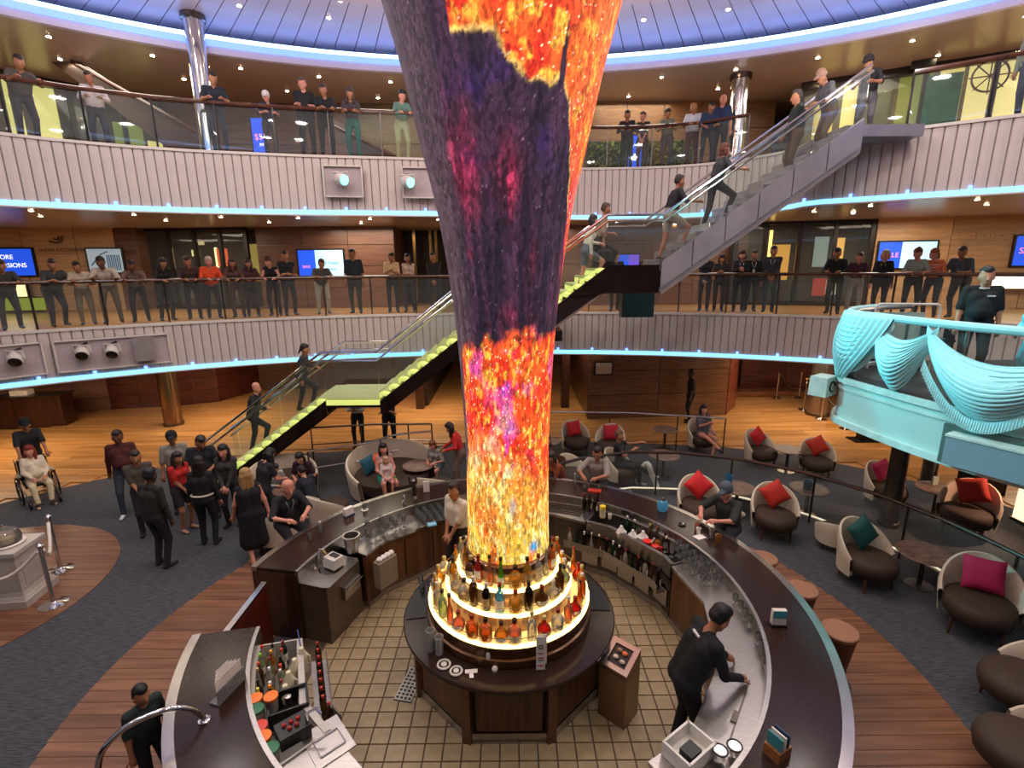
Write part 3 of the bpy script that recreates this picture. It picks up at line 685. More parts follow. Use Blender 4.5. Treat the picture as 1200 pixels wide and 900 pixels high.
def rails(t, pts, hs=(.98, .80), dy=0, mat=CHROME):
    for y in (YN-.05+dy, YF+.08):
        for k, h_ in enumerate(hs):
            m_ = MB(); m_.tube([(x, y-(.0 if k == 0 else .06), z+h_) for x, z in pts], .028 if k == 0 else .022, 8); m_.build('handrail', mat, t)
def glass_side(t, pts, h0=.05, h1=.92, th=.014, ys=None):
    for y in (ys or (YN-.05, YF+.08)):
        for (xa, za), (xb, zb) in zip(pts, pts[1:]):
            n = max(1, round(abs(xb-xa)/1.1))
            for i in range(n):
                u0, u1 = xa+(xb-xa)*(i+.01)/n, xa+(xb-xa)*(i+.99)/n; w0, w1 = za+(zb-za)*(i+.01)/n, za+(zb-za)*(i+.99)/n
                xz([(u0, w0+h0), (u1, w1+h0), (u1, w1+h1), (u0, w0+h1)], y, y+th).build('glass_panel', GLASS, t, smooth=False)
st1 = thing('staircase', 'open staircase with glowing green treads rising from the lower floor to the middle deck', 'stairs')
flight(st1, -7.05, 0, -4.15, 2.12, 13); landing(st1, -4.15, -2.95, 2.12); flight(st1, -2.95, 2.12, -.95, 3.62, 9)
rp = [(-7.25, -.02), (-4.15, 2.2), (-2.95, 2.2), (-.95, 3.72)]
rails(st1, rp); glass_side(st1, rp)
m_ = MB(); m_.box((.1, 12.9, 3.49), (2.0, 4.1, .22)); struct('floor_bridge', m_, [STR])
for x in (-.9, 1.1):
    m_ = MB(); m_.box((x, 13.6, 4.1), (.02, 2.6, .95)); struct('trim_6', m_, GLASS)
st2 = thing('staircase', 'open staircase with silver flank rising right of the column to the top deck', 'stairs')
flight(st2, .15, 3.62, 2.0, 4.92, 8, True, STR, M('soffit_taupe_stair', '#8d7d72', .3), hs=.45); landing(st2, 2.0, 3.15, 4.92, False, .34); flight(st2, 3.15, 4.92, 7.0, 7.66, 15, False, STRL, M('soffit_pale_stair', '#a89b95', .25, .3), hs=.50)
rp = [(.15, 3.7), (2.0, 5.0), (3.15, 5.0), (7.0, 7.72)]
rails(st2, rp, (.98, .86)); glass_side(st2, rp)
# flank cladding of the upper flight: glossy plates
for i in range(6):
    a, b = 3.15+i*.64, 3.15+(i+.96)*.64; s = (7.66-4.92)/3.85
    xz([(a, 4.92+(a-3.15)*s-.42), (b, 4.92+(b-3.15)*s-.42), (b, 4.92+(b-3.15)*s+.12), (a, 4.92+(a-3.15)*s+.12)], YN-.10, YN-.07).build('flank_plate', STRL, st2, smooth=False)
xz([(1.2, 4.35), (2.05, 4.40), (3.1, 4.40), (3.1, 4.98), (2.05, 4.98)], YN-.10, YN-.07).build('flank_plate', STR, st2, smooth=False)
m_ = MB(); m_.box((7.55, 12.2, 7.55), (1.4, 2.6, .22)); struct('floor_landing', m_, [STRL])
t = thing('stair_post_pier', 'dark teal pier standing under the stair landing on the middle deck', 'pillar', (3.35, 13.6, 3.62)); m_ = MB(); m_.box((0, 0, .62), (.85, .35, 1.24)); m_.build('pier', M('teal_black', '#1c2c2e', .3), t, smooth=False)
# ================================================================ COLUMN OF LIGHT
prof = [(1.72, .485), (3, .47), (4, .512), (4.56, .555), (5.1, .62), (5.6, .70), (6.03, .80), (6.84, .974), (7.43, 1.135), (8.5, 1.47), (9.6, 1.82), (10.75, 2.2)]
def rad(z): return np.interp(z, [p[0] for p in prof], [p[1] for p in prof])
nu, nv = 380, 700
zz = np.linspace(1.72, 10.75, nv)
# smooth the profile
rr = rad(zz); k = np.hanning(41); k /= k.sum(); rr = np.convolve(np.pad(rr, 20, mode='edge'), k, 'valid')
th = np.linspace(-PI, PI, nu, endpoint=False)
TH, ZZ = np.meshgrid(th, zz); RR = np.repeat(rr[:, None], nu, 1)
co = np.stack([RR*np.sin(TH), -RR*np.cos(TH), ZZ], -1).reshape(-1, 3)
idx = np.arange(nu*nv).reshape(nv, nu); a = idx[:-1]; b = np.roll(idx, -1, 1)[:-1]; c = np.roll(idx, -1, 1)[1:]; d = idx[1:]
fc = np.stack([a, b, c, d], -1).reshape(-1, 4)
me = bpy.data.meshes.new('led_skin'); me.from_pydata(co.tolist(), [], fc.tolist())
rng = np.random.default_rng(4)
def noise2(u, v, fu, fv, seed, per=None):
    """value noise, periodic in u"""
    r = np.random.default_rng(seed); fu = max(1, int(fu)); G = r.random((int(fv)+3, fu))
    x = u*fu; y = v*fv; xi = np.floor(x).astype(int); yi = np.floor(y).astype(int); fx = x-xi; fy = y-yi; fx = fx*fx*(3-2*fx); fy = fy*fy*(3-2*fy)
    g = lambda i, j: G[np.clip(j, 0, G.shape[0]-1), i % fu]
    return (g(xi, yi)*(1-fx)+g(xi+1, yi)*fx)*(1-fy)+(g(xi, yi+1)*(1-fx)+g(xi+1, yi+1)*fx)*fy
U = (TH+PI)/(2*PI); V = (ZZ-1.72)/9.03
def fbm(fu, fv, seed, o=4): return sum(noise2(U, V, fu*2**i, fv*2**i, seed+i)*.5**i for i in range(o))/sum(.5**i for i in range(o))
S = np.sin(TH); front = np.cos(TH) > -.2
n1 = fbm(10, 16, 1); n2 = fbm(34, 44, 11); n3 = fbm(80, 90, 21, 3); ns = fbm(70, 14, 31, 3); fine = rng.random(S.shape)
def col(c): return np.array(hx(c))
def mixc(A, B, t): t = np.clip(t, 0, 1)[..., None]; return A*(1-t)+B*t
base = np.ones(S.shape+(3,))
orange = mixc(mixc(base*col('#e8301a'), base*col('#fa5a20'), (n2-.38)*4), base*col('#ffb03a'), (n3-.56)*6)
pinkish = mixc(orange, base*col('#d84a8c'), (n1-.62)*6)
yellow = mixc(base*col('#f2c348'), base*col('#ff7a20'), (n2-.55)*6); yellow = mixc(yellow, base*col('#fff0a0'), (n3-.55)*6); yellow = mixc(yellow, base*col('#3aa0e0'), 1.2*np.exp(-((S-.60)/.09)**2-((ZZ-1.93)/.06)**2)+.7*np.exp(-((S-.12)/.07)**2-((ZZ-2.45)/.09)**2))
dark = mixc(base*col('#241a28'), base*col('#482e44'), (ns-.3)*2.2); dark = mixc(dark, base*col('#4b2f40'), (ns-.62)*4)
side = mixc(base*col('#4b3840'), base*col('#5d4850'), (ns-.3)*2)  # dusky reflected sheen of the left flank, painted into the picture colour
violet = base*col('#3a1a86'); ember = mixc(base*col('#7a1530'), base*col('#e0406a'), (n3-.5)*4)
# the dark mass
E_ = dark
E_ = mixc(E_, violet, np.clip((fbm(14, 26, 71)-.50)*3, 0, .8)*np.exp(-((S-.1)/.55)**2-((ZZ-6.15)/.38)**2))
emb = np.exp(-((S+.48)/.16)**2-((ZZ-5.85)/.38)**2)+np.exp(-((S-.05)/.13)**2-((ZZ-5.72)/.28)**2)+.8*np.exp(-((S-.38)/.10)**2-((ZZ-5.05)/.18)**2)+.6*np.exp(-((S+.48)/.07)**2-((ZZ-5.1)/.05)**2)+.45*np.exp(-((S-.2)/.5)**2-((ZZ-4.45)/.20)**2)+.35*np.exp(-((S-.93)/.10)**2-((ZZ-5.0)/.6)**2)
E_ = mixc(E_, ember, emb*np.clip((ns-.30)*2.6, 0, 1.1))
E_ = mixc(E_, side, np.clip((-S-.55)*6, 0, 1)*(ZZ > 2.6)*.9)
# top flames, right of a falling edge
xs = [-1.01, -.45, -.43, -.05, .06, .14, .28, .45, .52, .55, .58, .66, .74, .82, .88, .92, .96, 1.0]
ys = [12, 12, 6.80, 6.76, 6.62, 6.55, 6.46, 6.44, 6.52, 7.0, 6.5, 6.35, 6.05, 5.8, 5.55, 5.3, 5.05, 4.7]
zt = np.interp(S, xs, ys); zt = np.where(np.cos(TH) < 0, 6.5+.4*np.sin(3*TH), zt)+(n2-.5)*.16
m_top = np.clip((ZZ-zt)*22, 0, 1); flame = mixc(pinkish, base*col('#ff8a3a'), np.clip((S-.3)*2, 0, 1)*.35)
flame = mixc(flame, base*col('#e0303a'), np.clip(1-(ZZ-zt)*1.2, 0, 1)*np.clip((S-.7)*6, 0, 1)*.8)
E_ = mixc(E_, flame, m_top)
edge = np.exp(-((ZZ-zt-.02)/.022)**2)*(np.cos(TH) > 0)*(S > -.46)*(S < .9)*(n3 > .42); E_ = mixc(E_, base*col('#ffd070'), edge*.7)
# lower fire
zb = 4.30+(n2-.5)*.35+.10*S; lm = np.clip((zb-ZZ)*9, 0, 1); sl = np.clip((S+.90+.06*n1+np.clip((3.0-ZZ)*.25, 0, .3))*14, 0, 1); sl = np.where(np.cos(TH) < 0, 1, sl)
low = mixc(pinkish, yellow, np.clip((3.05-ZZ)*1.1+(n1-.5)*2.2, 0, 1))
low = low*(1-.22*np.clip(2.9-ZZ, 0, 1))[..., None]; low = mixc(low, base*col('#c050c8'), (fbm(22, 40, 81)-.60)*5*np.clip((ZZ-2.7)*4, 0, 1)*np.clip((4.2-ZZ)*4, 0, 1)*np.exp(-((S-.05)/.4)**2))
E_ = mixc(E_, low, lm*sl)
bright = np.clip(lm*sl+m_top, 0, 1)
# sparkle of the glass beads
E_ = E_*(.72+.56*fine[..., None]); sp = (rng.random(S.shape) > .985) & (bright > .5); E_[sp] = E_[sp]*.3+np.array([1.0, .86, .5])*1.1
sp2 = (rng.random(S.shape) > .9965) & (bright <= .5); E_[sp2] += np.array([.18, .12, .16])
E_ = E_*(1+.20*bright[..., None])
att = me.color_attributes.new('picture', 'FLOAT_COLOR', 'POINT'); cc = np.ones((nu*nv, 4), dtype=np.float32); cc[:, :3] = E_.reshape(-1, 3); att.data.foreach_set('color', cc.ravel())
me.polygons.foreach_set('use_smooth', [True]*len(me.polygons)); me.update()
m = bpy.data.materials.new('led_picture'); m.use_nodes = True; N = m.node_tree.nodes; L = m.node_tree.links
b = N['Principled BSDF']; b.inputs['Base Color'].default_value = (.03, .025, .03, 1); b.inputs['Roughness'].default_value = .6; b.inputs['Specular IOR Level'].default_value = .25; b.inputs['Emission Strength'].default_value = .55
at = N.new('ShaderNodeAttribute'); at.attribute_name = 'picture'; tc = N.new('ShaderNodeTexCoord'); mp = N.new('ShaderNodeMapping'); mp.inputs['Scale'].default_value = (1, 1, .35)
vo = N.new('ShaderNodeTexVoronoi'); vo.inputs['Scale'].default_value = 42; L.new(tc.outputs['Object'], mp.inputs[0]); L.new(mp.outputs[0], vo.inputs['Vector'])
mr = N.new('ShaderNodeMapRange'); mr.inputs[1].default_value = 0; mr.inputs[2].default_value = 1; mr.inputs[3].default_value = .45; mr.inputs[4].default_value = 1.5
sx = N.new('ShaderNodeSeparateColor'); L.new(vo.outputs['Color'], sx.inputs[0]); L.new(sx.outputs[0], mr.inputs[0])
mx = N.new('ShaderNodeVectorMath'); mx.operation = 'SCALE'; L.new(at.outputs['Color'], mx.inputs[0]); L.new(mr.outputs[0], mx.inputs['Scale']); L.new(mx.outputs[0], b.inputs['Emission Color'])
me.materials.append(m)
colm = thing('light_column', 'huge flared glass column glowing with orange flames over dark violet, centre of the atrium', 'column', (CX, CY, 0))
link('led_skin', me, colm)
MB().lathe([(.50, 1.66), (.53, 1.67), (.53, 1.74), (.488, 1.76)], 64).build('base_ring', M('rose_metal', '#8c6a5c', .25, .9), colm)

# ================================================================ ISLAND WITH THE BOTTLE TIERS
WARMG = emis('shelf_glow', (1.0, .66, .22), .85); WARMR = emis('shelf_rim_glow', (1.0, .74, .28), 3.6)
isl = thing('back_bar_island', 'round dark island bar with three glowing bottle tiers around the column foot', 'bar island', (CX, CY, 0))
octp = [(1.15*math.cos(math.radians(22.5+45*k)), 1.15*math.sin(math.radians(22.5+45*k))) for k in range(8)]
MB().prism([(x*.96, y*.96) for x, y in octp], .0, .80).build('carcass', M('island_core', '#2e1b12', .5), isl, smooth=False)
for k in range(8):
    p, q = octp[k], octp[(k+1) % 8]; d, L_, ag = vec2(p, q); mx_, my_ = (p[0]+q[0])/2, (p[1]+q[1])/2
    MB().box((0, 0, 0), (L_*.80, .03, .60)).build('door_panel', CABWOOD, isl, (mx_, my_, .45), ag, smooth=False)
    MB().box((0, 0, 0), (.10, .10, .80)).build('corner_post', M('post_bronze', '#6e4f38', .4, .5), isl, (p[0], p[1], .40), math.radians(45*k+22.5), smooth=False)
    MB().box((0, 0, 0), (L_, .03, .12)).build('kick_plate', STEEL, isl, (mx_*1.01, my_*1.01, .07), ag, smooth=False)
MB().lathe([(.95, .80), (1.27, .80), (1.29, .82), (1.29, .845), (1.28, .856), (.95, .856)], 72).build('worktop', BARTOP, isl)
MB().lathe([(.985, .856), (1.0, .87), (1.0, .95), (.975, .96), (.975, 1.09), (.985, 1.10), (.5, 1.10)], 72).build('drum', M('drum_bronze', '#5a3a22', .22, .5), isl)
tiers = [(.975, 1.115, .74), (.76, 1.315, .60), (.62, 1.52, .50)]
for k, (ro, z, ri) in enumerate(tiers):
    MB().lathe([(ri, z-.02), (ro-.004, z-.02), (ro, z-.012), (ro, z-.004), (ro-.004, z), (ri, z)], 72).build('lit_shelf', WARMG, isl)
    MB().lathe([(ro-.035, z), (ro-.035, z+.006), (ro, z+.006), (ro+.006, z), (ro+.006, z-.022), (ro, z-.022)], 96, caps=False).build('lit_rim', WARMR, isl)
    nz_ = tiers[k+1][1] if k < 2 else 1.68; rr_ = tiers[k][2]+.02 if k < 2 else .495
    MB().lathe([(rr_, z), (rr_, nz_-.02)], 64, caps=False).build('riser', M('riser_mirror', '#8a6238', .18, .7, emit=.06, ecol=(1, .6, .2)), isl)
    for i in range(9):
        a = i*40+7; x, y = math.cos(math.radians(a))*(ro-.01), math.sin(math.radians(a))*(ro-.01)
        MB().tube([(x, y, z), (x, y, z+.085)], .004, 4).build('guard_pin', STEELD, isl)
    MB().tube([((ro-.01)*math.cos(t_*PI/24), (ro-.01)*math.sin(t_*PI/24), z+.085) for t_ in range(48)], .004, 5, True).build('guard_wire', BRASS, isl)
# ---- bottles
BK = {  # kind: body profile (r, z), cap profile start, label band
 'tall':  ([(.0, 0), (.036, .002), (.038, .01), (.038, .17), (.030, .20), (.014, .225), (.013, .28)], (.016, .272, .305), (.0385, .05, .14)),
 'squat': ([(.0, 0), (.052, .002), (.055, .012), (.055, .115), (.045, .15), (.016, .175), (.015, .21)], (.019, .203, .24), (.0555, .03, .095)),
 'slim':  ([(.0, 0), (.027, .002), (.029, .012), (.026, .15), (.014, .215), (.012, .31)], (.014, .302, .33), (.0295, .05, .12)),
 'round': ([(.0, 0), (.04, .002), (.056, .03), (.060, .07), (.050, .11), (.020, .145), (.015, .20)], (.018, .193, .225), (.0605, .05, .085)),
 'wine':  ([(.0, 0), (.037, .002), (.038, .01), (.038, .19), (.030, .23), (.015, .26), (.014, .31)], (.0155, .255, .318), (.0385, .06, .15))}
def btl_mat(c, mixf=.45):
    return glassy('bottle_'+c[1:], c, mixf, .06)
MC = {}
def bottle(kind, glass, cap, lab, loc, label, group, s=1., rz=0, mixf=.45, wid=1.):
    key = (kind, glass, cap, lab, mixf)
    if key not in MC:
        pf, (cr_, c0, c1_), (lr, l0, l1) = BK[kind]
        MC[key] = (MB().lathe(pf, 12).mesh('bottle', btl_mat(glass, mixf)), MB().lathe([(cr_, c0), (cr_, c1_), (0, c1_+.002)], 10).mesh('cap', M('cap_'+cap[1:], cap, .4)),
                   MB().lathe([(lr, l0), (lr+.001, l0), (lr+.001, l1), (lr, l1)], 12, a0=-1.2, a1=1.2).mesh('label', M('label_'+lab[1:], lab, .6, 0, .2, 60)) if lab else None)
    b_, c_, l_ = MC[key]; o = link('bottle', b_, None, loc, rz); o.scale = (s*wid, s*wid, s*(1+(wid-1)*.25)); tag(o, label, 'bottle', group)
    link('cap', c_, o)
    if l_: link('label', l_, o)
    return o
ORD = ['first', 'second', 'third', 'fourth', 'fifth', 'sixth', 'seventh', 'eighth', 'ninth', 'tenth', 'eleventh', 'twelfth', 'thirteenth', 'fourteenth', 'fifteenth', 'sixteenth', 'seventeenth', 'eighteenth', 'nineteenth', 'twentieth', 'twenty-first', 'twenty-second', 'twenty-third', 'twenty-fourth', 'twenty-fifth', 'twenty-sixth', 'twenty-seventh', 'twenty-eighth', 'twenty-ninth', 'thirtieth', 'thirty-first', 'thirty-second']
CN = {'#e8e2cf': 'clear', '#e88a30': 'amber', '#f0b43c': 'golden', '#d8341c': 'red', '#8ad82c': 'lime green', '#7fc8e8': 'pale blue', '#7a4a20': 'brown', '#cfe0a0': 'pale green', '#2e1a12': 'dark', '#f0a070': 'coral', '#1e3a22': 'dark green', '#3a0f14': 'dark red'}
random.seed(12)
front_cols = {0: ['#e8e2cf', '#f0b43c', '#e8e2cf', '#f0b43c', '#e8e2cf', '#cfe0a0', '#f0a070', '#f0a070', '#e88a30', '#e88a30', '#f0b43c', '#f0a070', '#e8e2cf', '#d8341c', '#e8e2cf', '#f0a070', '#d8341c', '#e88a30', '#e88a30', '#f0b43c', '#d8341c', '#e88a30'],
              1: ['#cfe0a0', '#f0b43c', '#e8e2cf', '#f0b43c', '#e8e2cf', '#e8e2cf', '#7a4a20', '#2e1a12', '#7fc8e8', '#f0b43c', '#2e1a12', '#7a4a20', '#e8e2cf', '#7a4a20', '#cfe0a0', '#e8e2cf', '#f0b43c', '#e88a30'],
              2: ['#e88a30', '#f0b43c', '#e8e2cf', '#f0b43c', '#7a4a20', '#d8341c', '#f0a070', '#8ad82c', '#f0b43c', '#f0b43c', '#e8e2cf', '#e8e2cf', '#e88a30', '#f0b43c', '#e88a30', '#d8341c']}
names_t = ['lowest', 'middle', 'top']; kinds_t = [['tall', 'slim', 'tall', 'round', 'squat'], ['tall', 'squat', 'wine', 'round'], ['tall', 'slim', 'tall', 'squat']]
for k, (ro, z, ri) in enumerate(tiers):
    cs = front_cols[k]; n = len(cs); rm = ro-.085; a0, a1 = (-206, 26) if k == 0 else (-212, 32)
    for i in range(n):
        a = a0+(a1-a0)*(i+.5)/n+random.uniform(-1.2, 1.2); c = cs[i]; kd = 'squat' if (k == 0 and i in (8, 9, 11)) else random.choice(kinds_t[k])
        if k == 0 and i == 13: kd = 'round'
        cap = random.choice(['#1a1412', '#8a2018', '#c8b070', '#2a2420', '#d8d0c0']); lab = random.choice([None, '#d8c8a0', '#b09060', None, '#e8e0d0'])
        x, y, _ = P(a, rm)
        bottle(kd, c, cap, lab, (x, y, z), '%s %s bottle on the %s glowing tier, %s from its left end' % ({'tall': 'tall', 'slim': 'slender', 'squat': 'broad square-shouldered', 'round': 'round-bellied', 'wine': 'long-necked'}[kd], CN[c], names_t[k], ORD[i]), 'bottles on the %s glowing tier' % names_t[k], random.uniform(.94, 1.06), math.radians(a), .34, 1.32)
# things lying on the island worktop
t = thing('drink_card', 'tall white folded drink card with red lines standing on the island worktop', 'card', (.275, 4.46, .86), .05)
m_ = MB(); m_.box((0, 0, .20), (.095, .006, .40)); m_.build('front_leaf', M('card_white', '#e6dcd2', .5), t, smooth=False)
m_ = MB(); m_.box((.02, .03, .22), (.095, .006, .36)); m_.build('back_leaf', M('card_white', '#e6dcd2', .5), t, smooth=False)
RED = M('print_red', '#c03a34', .5); GRY = M('print_grey', '#5c5350', .5)
for j, (ww, zz_) in enumerate(((.06, .20), (.066, .145), (.055, .115), (.06, .05))): m_ = MB(); m_.box((0, -.004, zz_), (ww, .002, .014)); m_.build('printed_line', RED if j != 2 else GRY, t, smooth=False)
MB().tube([(0.022*math.cos(q*PI/8), -.005, .28+.022*math.sin(q*PI/8)) for q in range(16)], .006, 5, True).build('printed_seal', GRY, t)
def cup(name, label, cat, loc, prof, mat, group=None, n=14):
    o = MB().lathe(prof, n).build(name, mat, None, loc); return tag(o, label, cat, group)
TUMB = [(.0, .003), (.030, .003), (.036, .11), (.033, .11), (.028, .012), (.0, .012)]
CLEAR = glassy('clear_glass', '#dfe0dc', .16, .03)
cup('plastic_cup', 'stack of clear plastic cups on the left edge of the island worktop, left one', 'cup', (-.92, 4.75, .857), [(0, 0), (.04, 0), (.05, .26), (.045, .26), (.037, .01), (0, .01)], glassy('frosted_plastic', '#dcdad2', .5, .3))
cup('plastic_cup', 'stack of clear plastic cups on the left edge of the island worktop, right one', 'cup', (-.82, 4.70, .857), [(0, 0), (.04, 0), (.05, .22), (.045, .22), (.037, .01), (0, .01)], glassy('frosted_plastic', '#dcdad2', .5, .3))
for lb, x, y, r_ in (('white cup lid ring lying on the island worktop, left one', -.75, 4.53, .065), ('white cup lid ring lying on the island worktop, right one', -.61, 4.44, .06)):
    t = thing('cup_lid', lb, 'lid', (x, y, .86)); MB().tube([(r_*math.cos(q*PI/10), r_*math.sin(q*PI/10), .01) for q in range(20)], .012, 6, True).build('rim', M('lid_white', '#cfc8bc', .4), t)
    MB().lathe([(0, .004), (r_*.5, .005), (r_*.5, .018), (0, .02)], 16).build('dome', M('lid_white', '#cfc8bc', .4), t)
t = thing('napkin', 'folded white T-shaped napkin on the island worktop', 'napkin', (-.45, 4.42, .858), .1); m_ = MB(); m_.box((0, .02, .005), (.13, .05, .008)); m_.box((0, -.035, .005), (.045, .07, .008)); m_.build('paper', M('card_white', '#e6dcd2', .5), t, smooth=False)
cup('shaker', 'slim white salt shaker on the front of the island worktop', 'shaker', (-.275, 4.52, .857), [(0, 0), (.026, 0), (.026, .14), (.018, .17), (0, .175)], M('shaker_white', '#d8cdc4', .4))
cup('small_pot', 'small white pot beside the slim shaker on the island worktop', 'pot', (-.205, 4.45, .857), [(0, 0), (.028, 0), (.033, .03), (.02, .05), (0, .052)], M('shaker_white', '#d8cdc4', .4))
cup('water_glass', 'clear glass standing at the front of the island worktop under the tiers', 'glass', (-.08, 4.55, .857), TUMB, CLEAR)
for i, (x, y) in enumerate(((-1.19, 5.78), (-1.08, 5.86), (-1.24, 5.95))): cup('tumbler', 'clear tumbler on the far left of the island worktop, %s of three' % ('front', 'right', 'rear')[i], 'glass', (x, y, .857), TUMB, CLEAR, 'tumblers on the far left of the island')
t = thing('bar_mat', 'black rubber bar mat on the right side of the island worktop', 'mat', (CX, CY, .858)); MB().strip([(1.0*math.cos(math.radians(a)), 1.0*math.sin(math.radians(a))) for a in range(-4, 40, 4)], [(1.24*math.cos(math.radians(a)), 1.24*math.sin(math.radians(a))) for a in range(-4, 40, 4)], 0, .008).build('sheet', BLACK, t, smooth=False)
t = thing('bar_mat', 'black rubber bar mat on the left side of the island worktop', 'mat', (CX, CY, .858)); MB().strip([(1.02*math.cos(math.radians(a)), 1.02*math.sin(math.radians(a))) for a in range(158, 192, 4)], [(1.26*math.cos(math.radians(a)), 1.26*math.sin(math.radians(a))) for a in range(158, 192, 4)], 0, .008).build('sheet', BLACK, t, smooth=False)
for i, (x, y, s_) in enumerate(((-.47, 4.62, 1.), (-.40, 4.6, .8))): cup('crystal_bowl', 'small cut glass bowl near the shaker on the island, %s one' % ('left', 'right')[i], 'bowl', (x, y, .857), [(0, 0), (.03*s_, 0), (.05*s_, .06*s_), (.045*s_, .06*s_), (.02, .01), (0, .01)], CLEAR)
# waste bin with sloping top beside the island
t = thing('waste_bin', 'bronze steel waste bin with a sloping open top right of the island', 'bin', (1.17, 4.72, .022), math.radians(-42)); t.scale = (.84, .84, .84)
m_ = MB(); m_.box((0, 0, .38), (.40, .36, .76)); m_.build('body', M('bin_bronze', '#86694a', .35, .55, .1), t, smooth=False)
m_ = MB(); V = []
for (x, y, z) in ((-.2, -.18, .78), (.2, -.18, .78), (.2, .18, .78), (-.2, .18, .78), (-.2, -.18, .82), (.2, -.18, .82), (.2, .18, 1.0), (-.2, .18, 1.0)): V.append((x, y, z))
m_.add(V, [(3, 2, 1, 0), (0, 1, 5, 4), (1, 2, 6, 5), (2, 3, 7, 6), (3, 0, 4, 7)]); m_.build('hood', M('bin_bronze', '#86694a', .35, .55, .1), t, smooth=False)
for (xa, xb, ya, yb, mm, nm) in ((-.2, .2, .12, .18, STEEL, 'rim'), (-.2, .2, -.18, -.12, STEEL, 'rim'), (-.2, -.13, -.12, .12, STEEL, 'rim'), (.13, .2, -.12, .12, STEEL, 'rim'), (-.13, .13, -.12, .12, BLACK, 'mouth')):
    zf = lambda y: .91+.5*y; dz = -.02 if nm == 'mouth' else .004
    m_ = MB(); m_.add([(xa, ya, zf(ya)+dz), (xb, ya, zf(ya)+dz), (xb, yb, zf(yb)+dz), (xa, yb, zf(yb)+dz)], [(0, 1, 2, 3)]); m_.build(nm, mm, t, smooth=False)
for i, (x, y, cc) in enumerate(((-.05, -.03, '#c8b8a0'), (.04, .05, '#d87038'), (.06, -.05, '#b8a890'), (-.04, .06, '#8a6a50'))):
    m_ = MB(); m_.ball((x, y, .91+.5*y), .035, 7, (1.2, 1, .7)); m_.build('litter', M('litter_'+cc[1:], cc, .6), t)
# drain grate in the tiles
t = thing('floor_grate', 'white perforated drain grate in the tiled floor left of the island', 'grate', (-1.27, 5.15, .026), math.radians(78)); m_ = MB(); m_.box((0, 0, -.003), (.52, .22, .004)); m_.build('recess', M('grate_shadow', '#1c1814', .6), t, smooth=False)
gm = M('grate_white', '#c8c2b4', .4)
for i in range(10): m_ = MB(); m_.box((-.24+i*.053, 0, .003), (.016, .22, .008)); m_.build('grate_bar', gm, t, smooth=False)
for i in range(5): m_ = MB(); m_.box((0, -.1+i*.05, .003), (.5, .014, .008)); m_.build('grate_bar', gm, t, smooth=False)

# ================================================================ THE RING-SHAPED BAR
bar = thing('ring_bar', 'large ring-shaped cocktail bar with dark stone top and metal edge', 'bar counter', (CX, CY, 0))
def lp(r, a0, a1, n): return [(r*math.cos(math.radians(a0+(a1-a0)*i/(n-1))), r*math.sin(math.radians(a0+(a1-a0)*i/(n-1)))) for i in range(n)]
def poly_r(r, a0, a1, st=24, off=0):
    """faceted inner line between angles"""
    out = []; n = 200
    for i in range(n+1):
        a = a0+(a1-a0)*i/n; k = ((a+off) % st)-st/2; out.append((r*math.cos(math.radians(st/2))/math.cos(math.radians(k))*math.cos(math.radians(a)), r*math.cos(math.radians(st/2))/math.cos(math.radians(k))*math.sin(math.radians(a))))
    return out
A0, A1 = -169, 170
MB().strip(lp(2.90, A0, A1, 120), lp(3.47, A0, A1, 120), 1.0, 1.05).build('bar_top', BARTOP, bar)
MB().strip(lp(3.47, A0, A1, 120), lp(3.56, A0, A1, 120), .985, 1.056).build('metal_edge', M('edge_metal', '#b9b1aa', .2, .95, .06), bar)
MB().strip(lp(3.30, A0, A1, 100), lp(3.36, A0, A1, 100), .02, 1.0).build('outer_front', DKWOOD, bar)
for a in range(-165, 171, 12): MB().box((3.37*math.cos(math.radians(a)), 3.37*math.sin(math.radians(a)), .5), (.03, .06, .96), math.radians(a)).build('front_rib', CABWOOD, bar, smooth=False)
MB().tube([(3.55*math.cos(math.radians(a)), 3.55*math.sin(math.radians(a)), .2) for a in range(-165, 168, 4)], .025, 8).build('foot_rail', BRASS, bar)
MB().strip(lp(2.86, A0, A1, 100), lp(2.90, A0, A1, 100), .88, 1.052).build('splash_edge', STEEL, bar)
for nm, a in (('end_panel', A0), ('end_panel', A1)):
    ra = math.radians(a); MB().box((0, 0, 0), (.66, .04, 1.0)).build(nm, DKWOOD, bar, (3.2*math.cos(ra), 3.2*math.sin(ra), .5), ra, smooth=False)
